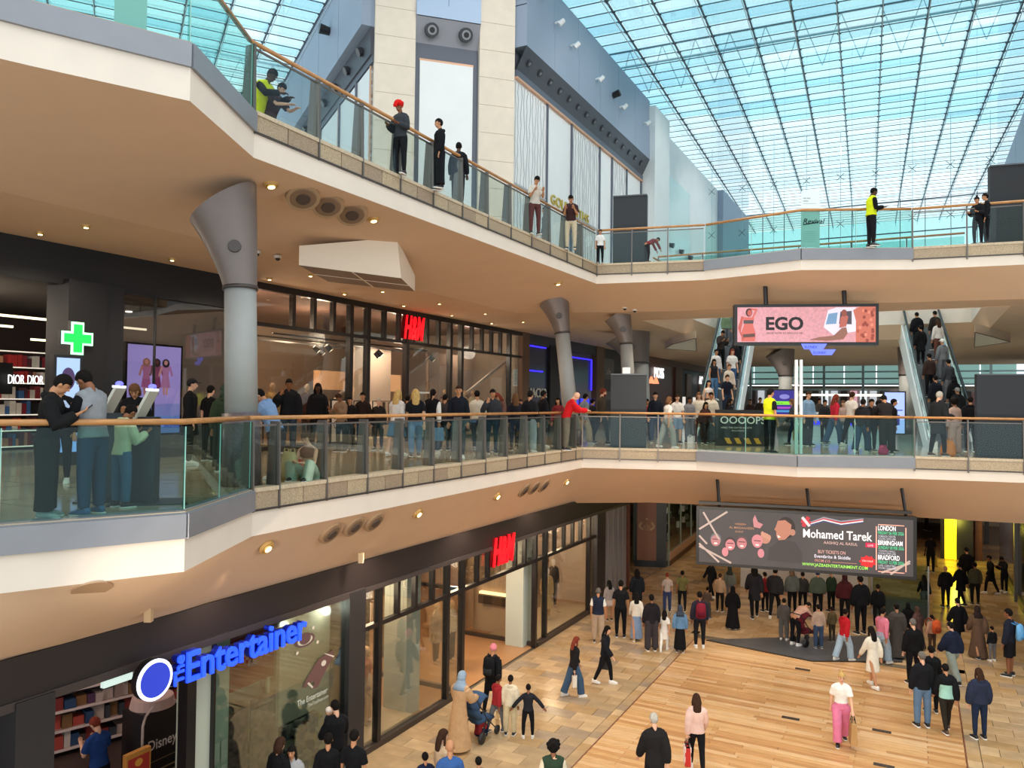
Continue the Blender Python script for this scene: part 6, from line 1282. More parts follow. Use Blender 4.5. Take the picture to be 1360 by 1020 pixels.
def hair(kind):
    if kind in HAIR: return HAIR[kind]
    m=MB()
    def cap(rx=.086,ry=.104,rz=.108,cy=-.012,cz=.026,front=.052,low=-.02,back=-.07):
        n,k=20,12; vs=[];
        for i in range(k+1):
            a=math.pi*i/k-math.pi/2
            for j in range(n):
                b=2*math.pi*j/n; p=V3(rx*math.cos(a)*math.cos(b),ry*math.cos(a)*math.sin(b),rz*math.sin(a))+V3(0,cy,cz)
                yy=p.y/ry
                lim=front if yy>.25 else (low if yy>-.25 else back)
                if p.z<lim: p=V3(p.x*.72,p.y*.72-.0,max(p.z,lim-.02))
                vs.append(p)
        fs=[(i*n+j,i*n+(j+1)%n,(i+1)*n+(j+1)%n,(i+1)*n+j) for i in range(k) for j in range(n)]
        m.add(vs,fs,DUM)
    if kind=='short': cap()
    elif kind=='crop': cap(rx=.081,ry=.099,rz=.104)
    elif kind=='curly': cap(rx=.112,ry=.125,rz=.13,front=.06,low=-.06,back=-.1); [m.ell(V3(.095*math.cos(a),-.02+.10*math.sin(a),.05+.04*math.sin(3*a)),(.04,.04,.04),DUM,7,5) for a in [i*.52 for i in range(12)] if not(math.sin(a)>.5)]
    elif kind=='long': cap(rx=.09,ry=.106,low=-.08,back=-.12); m.tube([(0,-.05,.06),(0,-.085,-.06),(0,-.105,-.18),(0,-.10,-.30),(0,-.09,-.36)],[(.075,.05),(.092,.045),(.095,.038),(.085,.03),(.05,.02)],DUM,12,side=(1,0,0)); [m.tube([(.075*s,.0,.03),(.092*s,-.01,-.08),(.088*s,.0,-.22)],[.02,.026,.014],DUM,8) for s in (-1,1)]
    elif kind=='bob': cap(rx=.094,ry=.108,low=-.09,back=-.12); m.tube([(0,-.05,.04),(0,-.065,-.06),(0,-.065,-.14)],[(.085,.06),(.10,.06),(.095,.05)],DUM,12,side=(1,0,0))
    elif kind=='pony': cap(); m.tube([(0,-.10,.07),(0,-.15,.05),(0,-.16,-.08),(0,-.14,-.2)],[.022,.032,.03,.012],DUM,8)
    elif kind=='bun': cap(); m.ell((0,-.06,.14),(.04,.04,.04),DUM)
    elif kind=='beard': cap(); m.ell((0,.035,-.075),(.060,.060,.05),DUM,12,8)
    elif kind=='hijab':
        cap(rx=.096,ry=.112,rz=.118,front=.055,low=-.1,back=-.2); m.tube([(0,-.01,-.04),(0,-.015,-.12),(0,-.01,-.18),(0,.0,-.28)],[(.088,.09),(.11,.10),(.17,.135),(.20,.15)],DUM,16,side=(1,0,0)); m.ell((0,-.03,-.02),(.096,.098,.10),DUM,14,8)
    elif kind=='hoodup': cap(rx=.100,ry=.118,rz=.122,front=.05,low=-.1,back=-.2); m.tube([(0,-.03,0),(0,-.04,-.08),(0,-.03,-.15)],[(.098,.09),(.10,.09),(.12,.09)],DUM,14,side=(1,0,0))
    elif kind=='cap': cap(rx=.09,ry=.107,rz=.11,front=.045,low=.01,back=-.03); m.prism([(-.07,.07),(.07,.07),(.05,.155),(0,.17),(-.05,.155)],.045,.056,DUM)
    elif kind=='beanie': cap(rx=.093,ry=.110,rz=.125,front=.035,low=.0,back=-.03,cz=.03)
    elif kind=='turban': cap(rx=.112,ry=.128,rz=.118,front=.045,low=.0,back=-.03,cz=.055); [m.tube([V3(.108*math.cos(a),-.01+.122*math.sin(a),.062+.03*z-.02*math.sin(a)) for a in [i*math.pi/8 for i in range(17)]],[.02]*17,DUM,7) for z in (-.5,.5)]
    elif kind=='bald': m.ell((0,-.008,.021),(.0765,.0935,.1015),DUM,14,9)
    me=bpy.data.meshes.new('hair'); me.from_pydata(m.v,[],m.f); me.materials.append(DUM); me.polygons.foreach_set('use_smooth',[True]*len(m.f)); me.update(); HAIR[kind]=me; return me
PAL=dict(blk='17171a',navy='1f2740',dgry='36363b',gry='6d6d72',lgry='a3a4a6',wht='e9e7e2',crm='ddd0b6',bge='c4a98a',jean='3f5670',ljean='8199ac',djean='262f42',brn='4a352b',tan='a98562',red='b3202a',mar='5c2a30',
  pink='d97d93',lpink='e2b9ad',olv='5d5a38',grn='2f4a38',mint='9fd0c4',blue='3f6ea8',sky='7fb2dc',yel='d2dc2a',org='d07a26',khk='7a6c50',tau='7b6a5c',lbl='9db4c8',dkg='3a4236',pur='453a58')
SKN=dict(a='d9a98c',b='bd8763',c='8a5a3e',d='4f3325')
HC=dict(k='15110f',b='3b261b',l='6b4a31',y='c9a566',w='b8b2a8',g='6d6862',r='7a3526')
def hexof(c): return PAL.get(c,c)
def setmat(ob,i,m):
    ob.material_slots[i].link='OBJECT'; ob.material_slots[i].material=m
def person(loc,rz,scale,pose,tp,bt,hr,skin,shoe,label,cat='person',name='person',face=True,group=None,height=None):
    D=skel(pose); root=empty(name,loc,label,cat,group,rz=rz); root.scale=(scale,)*3
    sk=mat('skin_'+skin,SKN.get(skin,skin),.55,spec=.3)
    def part(me,nm):
        ob=bpy.data.objects.new(nm,me); COL.objects.link(ob); ob.parent=root; return ob
    b=part(body(pose,face),'body'); setmat(b,0,sk)
    gar={'tee':'t_shirt','long':'jumper','jkt':'jacket','puf':'puffer_jacket','vest':'gilet','hood':'hooded_top','coat':'coat','lcoat':'long_coat','abaya':'robe','dress':'dress','crop':'crop_top','ldress':'long_dress','tank':'vest_top','yoke':'jacket_yoke','slim':'trousers','jean':'jeans','wide':'wide_trousers','short':'shorts','mini':'skirt','skirt':'long_skirt','jog':'joggers'}
    ts=tp.split('+')   # a second layer under or over, e.g. vest:gry+long:blk
    for k,x in enumerate(ts):
        kk,cc=x.split(':'); o=part(top(kk,pose),gar[kk]); setmat(o,0,cloth(hexof(cc)))
    if bt!='-': kk,cc=bt.split(':'); o=part(bottom(kk,pose),gar[kk]); setmat(o,0,cloth(hexof(cc)))
    if shoe!='-':
        for sd in (-1,1):
            o=part(shoemesh(),'shoe'); an=D[sd]['ank']; o.location=(an.x,an.y,max(0,an.z+D['dz']-.085)); setmat(o,0,mat('shoe_'+shoe,hexof(shoe),.5)); o.rotation_euler=(0,0,-.12*sd)
    if hr!='-':
        kk,cc=hr.split(':'); nm={'hijab':'headscarf','hoodup':'hood','cap':'cap','beanie':'beanie','turban':'turban','bald':'scalp'}.get(kk,'hair')
        o=part(hair(kk),nm); M=Matrix.Translation(D['head']+V3(0,0,D['dz']))@D['Rh'].to_4x4(); o.matrix_local=M
        setmat(o,0,sk if kk=='bald' else (mat('hair_'+cc,HC[cc],.85,noise=.25,scale=25,spec=.15) if cc in HC else cloth(hexof(cc))))
    return root
def poseheight(pose):
    D=skel(pose); return (D['head']+D['Rh']@V3(0,0,.12)).z+D['dz']
LV={'L':0.0,'M':ZM,'U':ZU}
ESP={}
PPL={}
def addperson(line):
    spec,label=line.split('|'); f=spec.split(); lv=f[0]
    tag=None
    if '#' in lv: lv,tag=lv.split('#')
    u,vt,vf,face,pose,tp,bt,hr,skin,shoe=f[1:11]; u=float(u); vt=float(vt); face=float(face)
    if lv in LV:
        z=LV[lv]
        if vf[0]=='h':   # height given: depth from the head
            H=float(vf[1:]); p=atz(u,vt,z+H)
        elif vf[0]=='d':  # distance given
            y=float(vf[1:].split(',')[0]); H=float(vf.split(',')[1]); d=ray(u,vt); p=d*(y/d.y)+Vector((0,0,EYE))
        else:
            p=atz(u,float(vf),z); d=ray(u,vt); k=math.hypot(p.x,p.y)/math.hypot(d.x,d.y); H=EYE+d.z*k-z
        loc=Vector((p.x,p.y,z))
    else:
        P0,side=ESP_[lv]; best=None
        for k in range(0,260):
            a=k*.04; zz=ZM+(math.floor(a/10.3*26)+1)*(ZU-ZM)/26
            for off in (.45,1.1):
                q=P0+es*a+en*off*side; q=Vector((q.x,q.y,zz+1.68)); uu,vv=proj(q); c=abs(vv-vt)*1.0+abs(uu-u)*.6
                if best is None or c<best[0]: best=(c,q)
        loc=best[1]-Vector((0,0,1.68)); H=1.68
    sc=H/poseheight(pose); sc=max(.5,min(1.12,sc))
    r=person(loc,R(face),sc,pose,tp,bt,hr,skin,shoe,label.strip())
    if tag: PPL[tag]=(r,pose,sc)
    return r
ESP_=ESC
PEOPLE='''
L 133 957 h1.72 60 phone tee:24407a slim:blk short:r a blk|shop worker in blue polo shirt standing inside the toy shop doorway
L 447 932 h1.76 40 baby jkt:blk slim:blk short:k a blk|person in black holding a baby at the toy shop window
L 436 975 h1.64 10 stand long:blk slim:blk short:k b blk|person in plain black jumper standing in front of the one holding a baby
L 470 970 h1.72 350 stand tee:blk slim:blk short:k b blk|person in black t-shirt beside the dark pillar at the bottom edge
L 371 980 h1.66 330 stand jkt:blk slim:blk bob:b a blk|dark haired person in black jacket below the hanging goods of the toy window
L 388 990 h1.52 180 stand jkt:lgry slim:gry long:k b blk|child in pale grey jacket facing out by the toy shop window
L 587 969 h1.64 300 stand long:bge slim:blk long:b a blk|woman with very long dark hair at the bottom edge beside the bald man
L 598 984 h1.72 10 stand tee:3a5f9a slim:jean bald:g b blk|bald man in blue t-shirt with white discs at the bottom edge
L 565 1000 h1.25 20 stand jkt:navy slim:navy short:k b blk|boy in navy top at the bottom edge left of the bald man
L 636 1006 h1.25 20 stand jkt:blk slim:blk short:k b blk|boy in black at the bottom edge right of the bald man
L#abaya 609 894 996 330 push abaya:c09a72 - hijab:8fa3b8 c blk|woman in beige robe and blue-white headscarf pushing a stroller
L#pinkhat 653 857 945 340 walk coat:blk slim:blk beanie:d9808c b blk|person in long black coat and pink hat with a black backpack
L 659 897 972 310 walk hood:9a2a30 slim:gry short:k c gry|child in red hooded jacket walking beside the black coat
L 677 897 976 350 stand hood:crm jog:d3c29c short:k c blk|child in cream hooded top and cream joggers
L 701 909 980 0 wide long:26262c slim:blk short:k c wht|child all in black with arms held out
L#leather 762 846 925 290 walk jkt:1e1c1e wide:jean long:r a wht|woman in black leather jacket and wide blue jeans with reddish hair
L#blkjk 803 831 908 250 walk2 jkt:1a1c22 slim:blk long:k a wht|woman in open black jacket, white top and white trainers walking right
L 735 984 h1.66 0 stand vest:2f4030+long:crm slim:blk curly:k c blk|woman with big dark hair and green gilet at the bottom edge
L 737 1004 h1.42 0 stand long:gry slim:blk bald:g a blk|bald person at the bottom edge in front of the green gilet
L 869 949 1072 10 walk coat:232020 slim:blk crop:w a blk|older man in long black coat walking away over the boards
L#pinkcoat 925 923 1023 355 walk2 jkt:e0bdb0 slim:blk long:b a wht|woman in pale pink jacket and black leggings walking away with a red bag
L#pink 1117 892 987 165 walk tee:wht wide:d6789a bun:y a blk|blonde woman in white t-shirt and pink trousers walking towards us
L 1159 833 912 15 walk ldress:e4dccb - long:k b wht|dark haired woman in short cream top and bare legs standing on the boards
L 1171 808 881 300 walk long:pink wide:lbl short:k b wht|person in pink jumper with dark motif and pale wide jeans striding right
L 1121 809 877 290 walk hood:red wide:lbl short:k c wht|person in bright red jacket and light blue jeans striding right
L 1225 866 965 355 stand jkt:191a1f jean:5d7794 crop:g a blk|man in black jacket and blue jeans walking away at the right of the boards
L 1257 883 971 350 walk jkt:mint+yoke:17181c slim:2a2620 short:k b brn|child in black and mint green jacket walking between two adults
L 1301 888 981 0 stand puf:2a3146 slim:1f2c44 long:b a blk|woman in navy jacket with long brown hair walking away at lower right
L 1265 827 906 20 walk puf:1d2438 wide:8a948c short:k a blk|person in navy puffer jacket with black hood and pale wide jeans
L 1213 822 908 0 stand jkt:141416 slim:blk crop:g a blk|man in black jacket printed with white outlines
L 1237 858 946 350 stand long:19191b slim:blk short:k b blk|person in black partly behind the man in blue jeans
L#bluepack 1341 809 898 40 stand jkt:1e2230 short:blk short:k c blk|youth in navy jacket with a light blue backpack at the right edge
L 1299 806 873 350 walk abaya:5f4a3c - hijab:2c2220 b blk|woman in brown robe and dark headscarf beside a child
L 1318 832 878 10 stand long:1c1c20 slim:gry short:k b wht|small child in black top holding hands with the brown robe
L 1273 795 860 0 walk coat:151519 slim:blk short:k a blk|tall person in long black coat carrying a white bag
L#orangepack 1238 817 866 10 stand jkt:b08a74 slim:brn short:k a blk|child in taupe jacket with an orange backpack
L 1219 806 862 20 stand abaya:5a4340 - hijab:4a3632 b blk|woman in maroon brown robe and headscarf beside the orange backpack
L 1206 801 850 340 stand coat:blk slim:blk hoodup:blk c blk|person in black hood behind the grey robe
L 1191 802 873 350 stand abaya:4d4844 - short:k b blk|person in long dark grey robe right of the pink jumper
L 1143 765 842 10 stand puf:15161a slim:blk short:k c blk|large man in black puffer jacket with small white back mark
L 1166 776 832 340 stand jkt:16171b slim:blk short:k c blk|person in black jacket next to the large man in black
L 944 744 793 30 walk long:17171a slim:blk short:k c wht|person in black under the left corner of the dark screen
L 969 752 801 340 stand jkt:6a7068 slim:gry hijab:2f3430 b blk|person in grey green jacket behind the tan jacket
L 956 762 812 330 stand jkt:a58a70 slim:blk short:b a blk|person in tan jacket under the left part of the dark screen
L 939 780 822 320 bag jkt:5a4a42 jog:4f4a48 short:k b gry|person in brown jacket leaning over beside the red backpack
L#redpack 929 786 860 355 stand jkt:2c2a38 slim:1c1c20 short:k c wht|man in dark jacket with a dark red backpack
L 973 779 835 340 stand abaya:151417 - hijab:121114 b blk|woman in full black robe standing under the dark screen
L 1002 751 820 350 walk coat:26252a slim:blk long:k b blk|woman in long black coat with dark hair under the dark screen
L 1029 755 820 330 walk puf:2b2a2c slim:blk short:k b wht|person in dark padded jacket and white trainers under the dark screen
L 1052 756 815 10 stand puf:5e6360 slim:blk hoodup:6a5444 b blk|person in brown hood and camouflage jacket at the kiosk
L 1086 758 818 350 stand puf:4b564c slim:blk cap:1f2a5a b blk|person in navy cap and green camouflage jacket at the kiosk
L 1056 806 857 300 bend long:c9a18f slim:15151a short:k b wht|person in pale pink top bending over a maroon stroller
L 1041 795 850 330 stand hood:55504e jog:5c5a58 short:k b wht|person in grey hooded top beside the one bending over
L 1087 803 861 0 stand long:b79c8a jean:3c4b66 short:k b gry|person in pale brown top and blue jeans facing the kiosk
L 1105 806 852 20 stand jkt:5a4c36 slim:3a3226 short:k c blk|person in khaki jacket beside the pale brown top
L 1104 758 812 20 stand jkt:26382a slim:blk beanie:b4954e b blk|person in dark green jacket and mustard hat at the kiosk
L 1122 763 826 350 stand puf:4a1f26 slim:blk hijab:3a1c20 b blk|person in maroon jacket at the right of the kiosk
L 1066 760 812 340 stand jkt:3a3a3c slim:blk short:k b blk|person in charcoal jacket between the camouflage jackets
L 1016 760 812 20 stand jkt:8a2a30 slim:blk short:k b blk|person in dark red top at the left end of the kiosk
L 1228 764 812 350 walk long:16161a wide:5a5a5c long:k b blk|woman with long black hair and grey trousers beside the yellow reflection
L 1256 752 806 0 stand puf:16161a slim:blk bald:g b blk|man in black seen from behind left of the yellow light strip
L 1276 748 803 20 walk coat:121215 slim:blk short:k b blk|person in long black coat in front of the yellow light strip
L 1295 747 803 350 stand jkt:4c4836 slim:1c1b18 short:k c brn|man in olive jacket walking away beside the dark shop glass
L#yellowbag 1236 709 760 0 stand tee:17171c slim:blk short:k d blk|person in black with a yellow bag near the far end of the hall
L 1316 738 789 80 walk coat:17171a slim:blk short:k c wht|person in black coat walking left beside the dark shop glass
L 1334 740 787 100 phone jkt:1d1d20 slim:blk short:k c wht|person in dark jacket looking down at the right edge
L 1268 692 724 10 walk long:8a7278 slim:blk hoodup:1b1b1e b blk|person in grey and pink top at the far end by the yellow column
L 1231 664 705 20 walk jkt:2a2024 slim:3a2228 short:k b blk|person whose legs show right of the dark screen at the far end
L 1284 728 782 350 stand puf:121316 slim:blk beanie:141416 b blk|broad person in black and black hat before the dark shop glass
L 794 781 853 350 stand vest:23283a+tee:wht jog:b39c86 crop:g b brn|man in navy gilet over white t-shirt and beige trousers
L 809 771 824 20 stand long:a49a98 mini:c7b7ae long:k b brn|woman in patterned top left of the man in black t-shirt
L 824 771 846 350 stand tee:1b1b1e slim:blk short:k b blk|man in black t-shirt by the grey slats
L 846 756 816 0 stand coat:20242a slim:blk long:k b blk|tall dark haired woman in long black coat by the brown panel
L 845 788 850 355 walk long:e0d8cc skirt:7f96b8 long:k b bge|woman in white blouse and long light blue skirt
L 865 790 864 5 stand hood:232024 wide:3b363a short:k c blk|man in black hooded top and grey wide trousers
L 886 761 812 0 stand tee:b5a49c jean:3f4a70 short:r b blk|person in striped t-shirt and blue jeans
L 906 758 812 350 stand tee:6a653c slim:1a1a1c short:k c blk|man in olive shirt and dark trousers
L 882 811 864 340 walk dress:d6d0c8 slim:wht long:k b wht|girl in white floral dress holding a hand
L 903 804 866 350 stand jkt:5f84a8 skirt:141416 hijab:3a4250 b brn|woman in denim jacket and long black skirt
M#manA 60 500 688 290 phone hood:1b1b1c wide:26231f short:k b lgry|man in black sweatshirt and dark trousers bent over a phone at the left rail
M#manB 121 495 684 75 phone vest:8c8f94+long:141417 jean:2c4560 short:k c 3a5f8a|man in grey gilet with black sleeves facing left at the left rail
M 160 540 674 330 phone hood:b9bf9c jean:3b5f7c short:k c blk|child in pale green jacket and blue jeans at the tilted kiosk screen
M 177 512 642 200 phone jkt:17181a slim:blk bob:l b blk|brown haired person in black behind the kiosk
M 78 505 642 200 stand jkt:1a1a1c slim:blk short:k b wht|person in black partly behind the man in black sweatshirt
M 251 503 618 290 stand coat:17181c slim:blk cap:222226 a wht|man in black cap and black coat beside the lilac advert
M 277 512 612 340 stand tee:141416 slim:blk short:k a blk|person in black t-shirt left of the big column
M 297 511 626 20 stand hood:34402f wide:232a24 hoodup:37443a b blk|person in green camouflage hood left of the big column
M 363 519 636 80 lean puf:7f9cc4 slim:3a2a2c short:k b wht|child in striped blue puffer jacket beside the big column
M 382 501 601 200 call puf:15161b jean:2f3d4a short:k c blk|person in black puffer jacket with raised arm
M 421 509 597 190 stand hood:17171a slim:blk long:k d blk|woman in black jumper printed with white letters
M#sitter 411 574 637 165 sit crop:6a4a44 wide:8fa894 bob:b a blk|young woman in green trousers sitting on the floor by the glass
M 453 524 600 150 phone jkt:8a6f58 slim:blk short:b c blk|person in brown patterned jacket outside the clothes shop
M 481 521 598 170 stand jkt:2b1f1d slim:navy short:k b blk|person in dark brown jacket over a pale shirt
M 502 529 598 170 stand jkt:2c2826 slim:blk crop:w a blk|grey haired person in dark jacket outside the clothes shop
M 526 518 606 340 walk long:dcd6d2 short:5f7f9c long:y a wht|blonde woman in white top, denim shorts and white boots
M 551 517 607 10 walk tee:1b1c22 jean:6a86a4 long:y a blk|blonde woman in black t-shirt and light jeans
M#plastic 573 517 603 350 walk vest:17171a+long:wht jean:2f4256 pony:k b wht|dark haired person in black and white carrying a shiny blue bag
M 608 512 609 180 stand long:1c1e26 slim:2a3038 crop:b b wht|man in dark sweatshirt facing us outside the clothes shop
M 633 519 598 10 walk long:d8cdbb slim:2b2f36 short:k b lgry|man in cream jumper walking away
M 653 517 602 200 call jkt:34353a slim:1f2f38 short:k b blk|man in charcoal jacket with his hand to his face
M 663 523 600 150 phone jkt:6a4a42 slim:blk long:r b blk|woman with reddish hair beside the charcoal jacket
M 684 523 598 10 stand long:25242c slim:navy long:l b blk|woman with long light brown hair in dark top
M 703 519 601 330 stand jkt:1c1c1f wide:9aa6ac short:k b wht|person in black jacket and pale baggy jeans
M 720 519 594 300 stand coat:17171b slim:blk short:k c wht|person in long black coat near the second column
M 741 528 592 150 stand long:7a2c30 slim:blk long:k b blk|woman in dark red top left of the man in red jacket
M#redman 751 522 598 280 lean jkt:cf1f26 jog:6d675a bald:g a blk|bald man in bright red jacket leaning on the rail
M 775 523 590 300 walk jkt:8b9094 wide:c0ad90 short:k b wht|person in grey jacket and beige trousers right of the second column
M 798 516 590 285 walk jkt:4b4338 slim:26282e beard:r a blk|bearded man in olive brown jacket walking right
M 786 530 588 300 stand jkt:2a2a2c slim:blk short:k b blk|person in dark clothes behind the bearded man
M 870 521 588 170 stand long:1f2430 jean:3c4c6a short:k a gry|young man in navy top right of the black board
M 886 527 595 290 walk tee:d8cfc8 wide:8a8c88 bob:l b wht|person in white top bending with a striding leg
M#check 899 524 589 190 stand tee:e6e1dc short:7890ac short:b a blk|woman in white t-shirt and denim shorts with a chequered bag
M 915 527 588 200 stand long:7f8088 slim:gry short:k c blk|person in grey top behind the white t-shirt
M 928 521 588 160 stand hood:d8cebf slim:brn long:l a blk|person in cream hooded top at the foot of the escalator
M 936 534 590 200 walk long:4a2e2c slim:2b2220 long:k b blk|woman in dark brown striding at the foot of the left escalator
M 944 521 588 170 stand jkt:d6cdbc slim:gry short:k b blk|person in cream jacket stepping off the left escalator
M#shopblk 967 529 589 270 walk abaya:1a191b - long:k b blk|woman in long black dress carrying a white bag
M#guard 1022 516 602 290 stand vest:d4e022+tee:1a1a1d slim:15151a short:k b blk|security guard in yellow high visibility vest on the middle bridge
M#suit 1054 530 592 60 walk long:3a3f4a slim:navy bob:l a blk|person with a suitcase beside the white pole
M 1073 520 592 200 stand long:7f9fc0 slim:1d2026 short:b a blk|man in light blue shirt right of the white pole
M 1108 524 592 280 walk long:c22a3c wide:3d5878 long:r b lgry|woman in red top and blue jeans
M 1130 520 593 300 walk tee:ddd6d0 slim:blk short:b a wht|man in white t-shirt among the group on the bridge
M 1145 530 602 310 walk hood:222226 wide:2d4058 short:k c wht|person in dark hooded top and dark jeans striding on the bridge
M 1157 530 600 190 stand jkt:1b1b1e+crop:wht slim:28303a short:k b gry|person in black jacket with a white front
M 1166 532 598 330 stand long:4a3f3c slim:3a3c40 short:k b blk|person in brown top behind the bridge rail
M#leanblk 1178 526 603 350 lean jkt:2a2627 wide:26221f short:k b blk|person in dark jacket leaning on the rail beside a pink bag
M 1186 530 600 250 stand jkt:131316 slim:blk short:k b blk|person in black jacket left of the blue screen
M 1120 532 590 150 stand long:b89c94 slim:gry long:l a blk|person in dusty pink top behind the red top
M#coatman 1246 520 606 290 bag coat:26282a slim:17181c crop:w a brn|older man in long dark coat with an orange bag at his feet
M 1268 529 604 20 stand long:c4a79c wide:c4a79c curly:k c bge|person with big curly black hair in pale pink clothes
M 1289 527 600 340 stand hood:15151a slim:blk short:k b blk|person in black with a white hood by the right black board
M 464 527 598 170 stand jkt:1e1c1e slim:blk short:k b blk|person in black between the brown jackets
M 540 525 598 10 stand jkt:232226 slim:blk short:k b blk|dark haired person behind the two blonde women
M 590 524 598 350 stand long:3c3638 slim:blk short:k b blk|person in charcoal jumper behind the man facing us
M 690 530 596 200 stand jkt:4a3a34 slim:blk short:b b blk|person in brown jacket behind the long light brown hair
M 859 530 586 180 stand tee:8a3030 slim:blk short:k b blk|person in dark red t-shirt right beside the black board
M 1095 531 588 200 stand jkt:2b2b2f slim:blk short:k b blk|distant person in dark jacket beyond the red top
M 1088 529 572 200 stand long:55504e slim:blk short:k b blk|small distant person near the sales counter
M 1201 529 575 180 stand jkt:1d1c20 slim:blk short:k b blk|distant person in black right of the blue screen
M 1009 528 575 200 stand jkt:2c2422 slim:blk short:k b blk|distant person in black left of the guard
M 996 530 574 180 stand long:3c2a28 slim:blk short:b b blk|distant person in brown left of the guard
EL 966 414 - 200 stand jkt:6f8468 slim:gry short:k b blk|person in green jacket high on the left escalator
EL 976 429 - 200 stand jkt:17171a slim:blk short:k b blk|person in black and white beside the green jacket on the left escalator
EL 959 440 - 200 phone jkt:3a3230 slim:blk short:k b blk|person in dark brown jacket on the left escalator
EL 973 452 - 200 stand hood:1c1b1f slim:blk hoodup:1a1a1c b blk|person in black hood on the left escalator behind the white top
EL 949 462 - 200 stand long:e0d8d4 jean:4a6a94 short:k b wht|man in white shirt holding the left escalator rail
EL 965 463 - 190 stand tee:e4deda jean:4a6a94 long:r a wht|woman in white top with reddish hair on the left escalator
EL 948 474 - 200 stand tank:24242a jean:5c86b0 long:k b wht|young woman in dark vest and pale jeans on the left escalator
EL 963 485 - 200 stand long:d6c4b4 slim:brn short:l a blk|child in cream top on the left escalator
EL 955 497 - 200 stand tee:171a28 jean:27344a short:b a blk|person in navy t-shirt with a round print low on the left escalator
EL 933 503 - 190 stand crop:e6ded8 wide:5c4a44 long:k a blk|woman in white crop top at the foot of the left escalator
ER 1222 416 - 10 stand puf:17171b slim:blk short:k b blk|person in black puffer jacket high on the right escalator
ER 1244 410 - 10 stand jkt:2b2624 slim:blk short:k b blk|person in dark jacket at the top of the right escalator
ER 1246 424 - 10 stand long:d8cfc8 slim:6a4238 long:b b brn|woman in white top with a black backpack on the right escalator
ER 1224 434 - 10 stand coat:141417 slim:blk short:k b blk|tall person in black coat on the right escalator
ER 1247 452 - 10 stand hood:73767a slim:gry cap:e4dfd6 b blk|person in white cap and grey top on the right escalator
ER 1240 470 - 10 stand jkt:3c2c28 slim:blk short:k b blk|person in brown jacket midway up the right escalator
ER 1252 480 - 10 stand long:3f4246 slim:gry short:k b blk|person in grey jumper midway up the right escalator
ER 1243 500 - 10 stand jkt:1a1e26 slim:blk short:k b blk|person in dark blue jacket low on the right escalator
ER 1263 497 - 10 stand hood:17171a slim:blk hoodup:17171a b blk|person in black hood low on the right escalator
ER 1264 514 - 10 stand puf:222226 slim:blk cap:8a8a86 b blk|person in grey cap low on the right escalator
U#u1 358 115 h1.5 250 lean tee:3a2428 slim:blk short:k a blk|boy in dark maroon t-shirt leaning on the top gallery rail
U#u0 343 97 h1.72 250 lean vest:d4e022+long:17171a slim:blk short:k d blk|person in black and yellow high visibility vest behind the slanted fin at the top left
U 531 137 233 150 hold jkt:3a3d42 slim:1c1d20 turban:d8201c c blk|man in red turban and grey jacket at the top gallery rail
U 583 158 252 110 stand hood:16161a wide:191a1e short:k b blk|young person in black hooded top looking left at the top gallery rail
U 608 189 273 350 stand jkt:1a1b20 slim:22262c short:k d blk|person in dark jacket with back turned at the top gallery rail
U 710 237 312 200 phone tee:c8c0b4 slim:5a3634 short:k b blk|person in striped top and maroon trousers by the jeweller window
U 758 262 332 170 phone tee:3c2626 slim:c4b69c short:k b blk|man in dark maroon t-shirt and beige trousers looking down at the top rail
U 797 305 350 180 stand tee:e2e0de slim:16161a short:k b blk|child in white t-shirt left of the black board on the top floor
U 859 316 349 290 bend long:8c2f32 slim:2a2a2e short:k b blk|person in red top bending over right of the black board on the top floor
U#guard2 1157 250 328 270 hold vest:d4e022+long:141417 slim:1a1a1e short:k d blk|security guard in yellow high visibility vest on the top bridge
U 1299 262 325 120 hold jkt:17181c slim:17181c bun:k b blk|person in black with hair bun on the top bridge
U 1310 257 325 70 call jkt:141519 slim:141519 short:k b blk|person in black facing left on the top bridge
U 725 275 h1.6 100 stand jkt:6a6f78 slim:gry short:k b blk|person in grey sitting low behind the top gallery glass
'''
for ln in PEOPLE.strip().splitlines(): addperson(ln)
# mannequins in the clothes shop windows
def manne(u,v0,v1,t,tp,bt,label,rz=300,zf_=0.1,col_='d9b48c'):
    s,H=s_on(u,t),1.8; p=FR(s,t,zf_); person(p,R(rz),1.02,'mann',tp,bt,'-',col_,'-',label,'mannequin','mannequin',False)
SKN['mann']='dcb890'; SKN['mannp']='e6dcd0'
for (s,t,tp,bt,lab,sk_,z,rz) in ((s_on(491,-11.15),-11.15,'tee:d8a888','wide:d2ac88','pale mannequin in printed top and wide trousers in the ground floor window','mann',.14,250),
    (s_on(603,-11.9),-11.9,'hood:d8cbb4','jean:3a3a3e','mannequin in cream jacket just inside the ground floor clothes shop entrance','mann',.01,250),
    (s_on(583,-12.2),-12.2,'coat:b4a08c','slim:6a5c50','mannequin in beige coat behind the entrance mullion','mann',.01,250),
    (s_on(729,-11.15),-11.15,'lcoat:d8b888','slim:c8a880','mannequin in yellow coat in the ground floor window beyond the entrance','mannp',.12,220),
    (s_on(737,-11.6),-11.6,'jkt:4a4240','slim:5a5048','mannequin in dark patterned outfit in the ground floor window beyond the entrance','mannp',.12,220)):
    person(FR(s,t,z),R(rz),1.0,'mann',tp,bt,'-',sk_,'-',lab,'mannequin','mannequin',False)
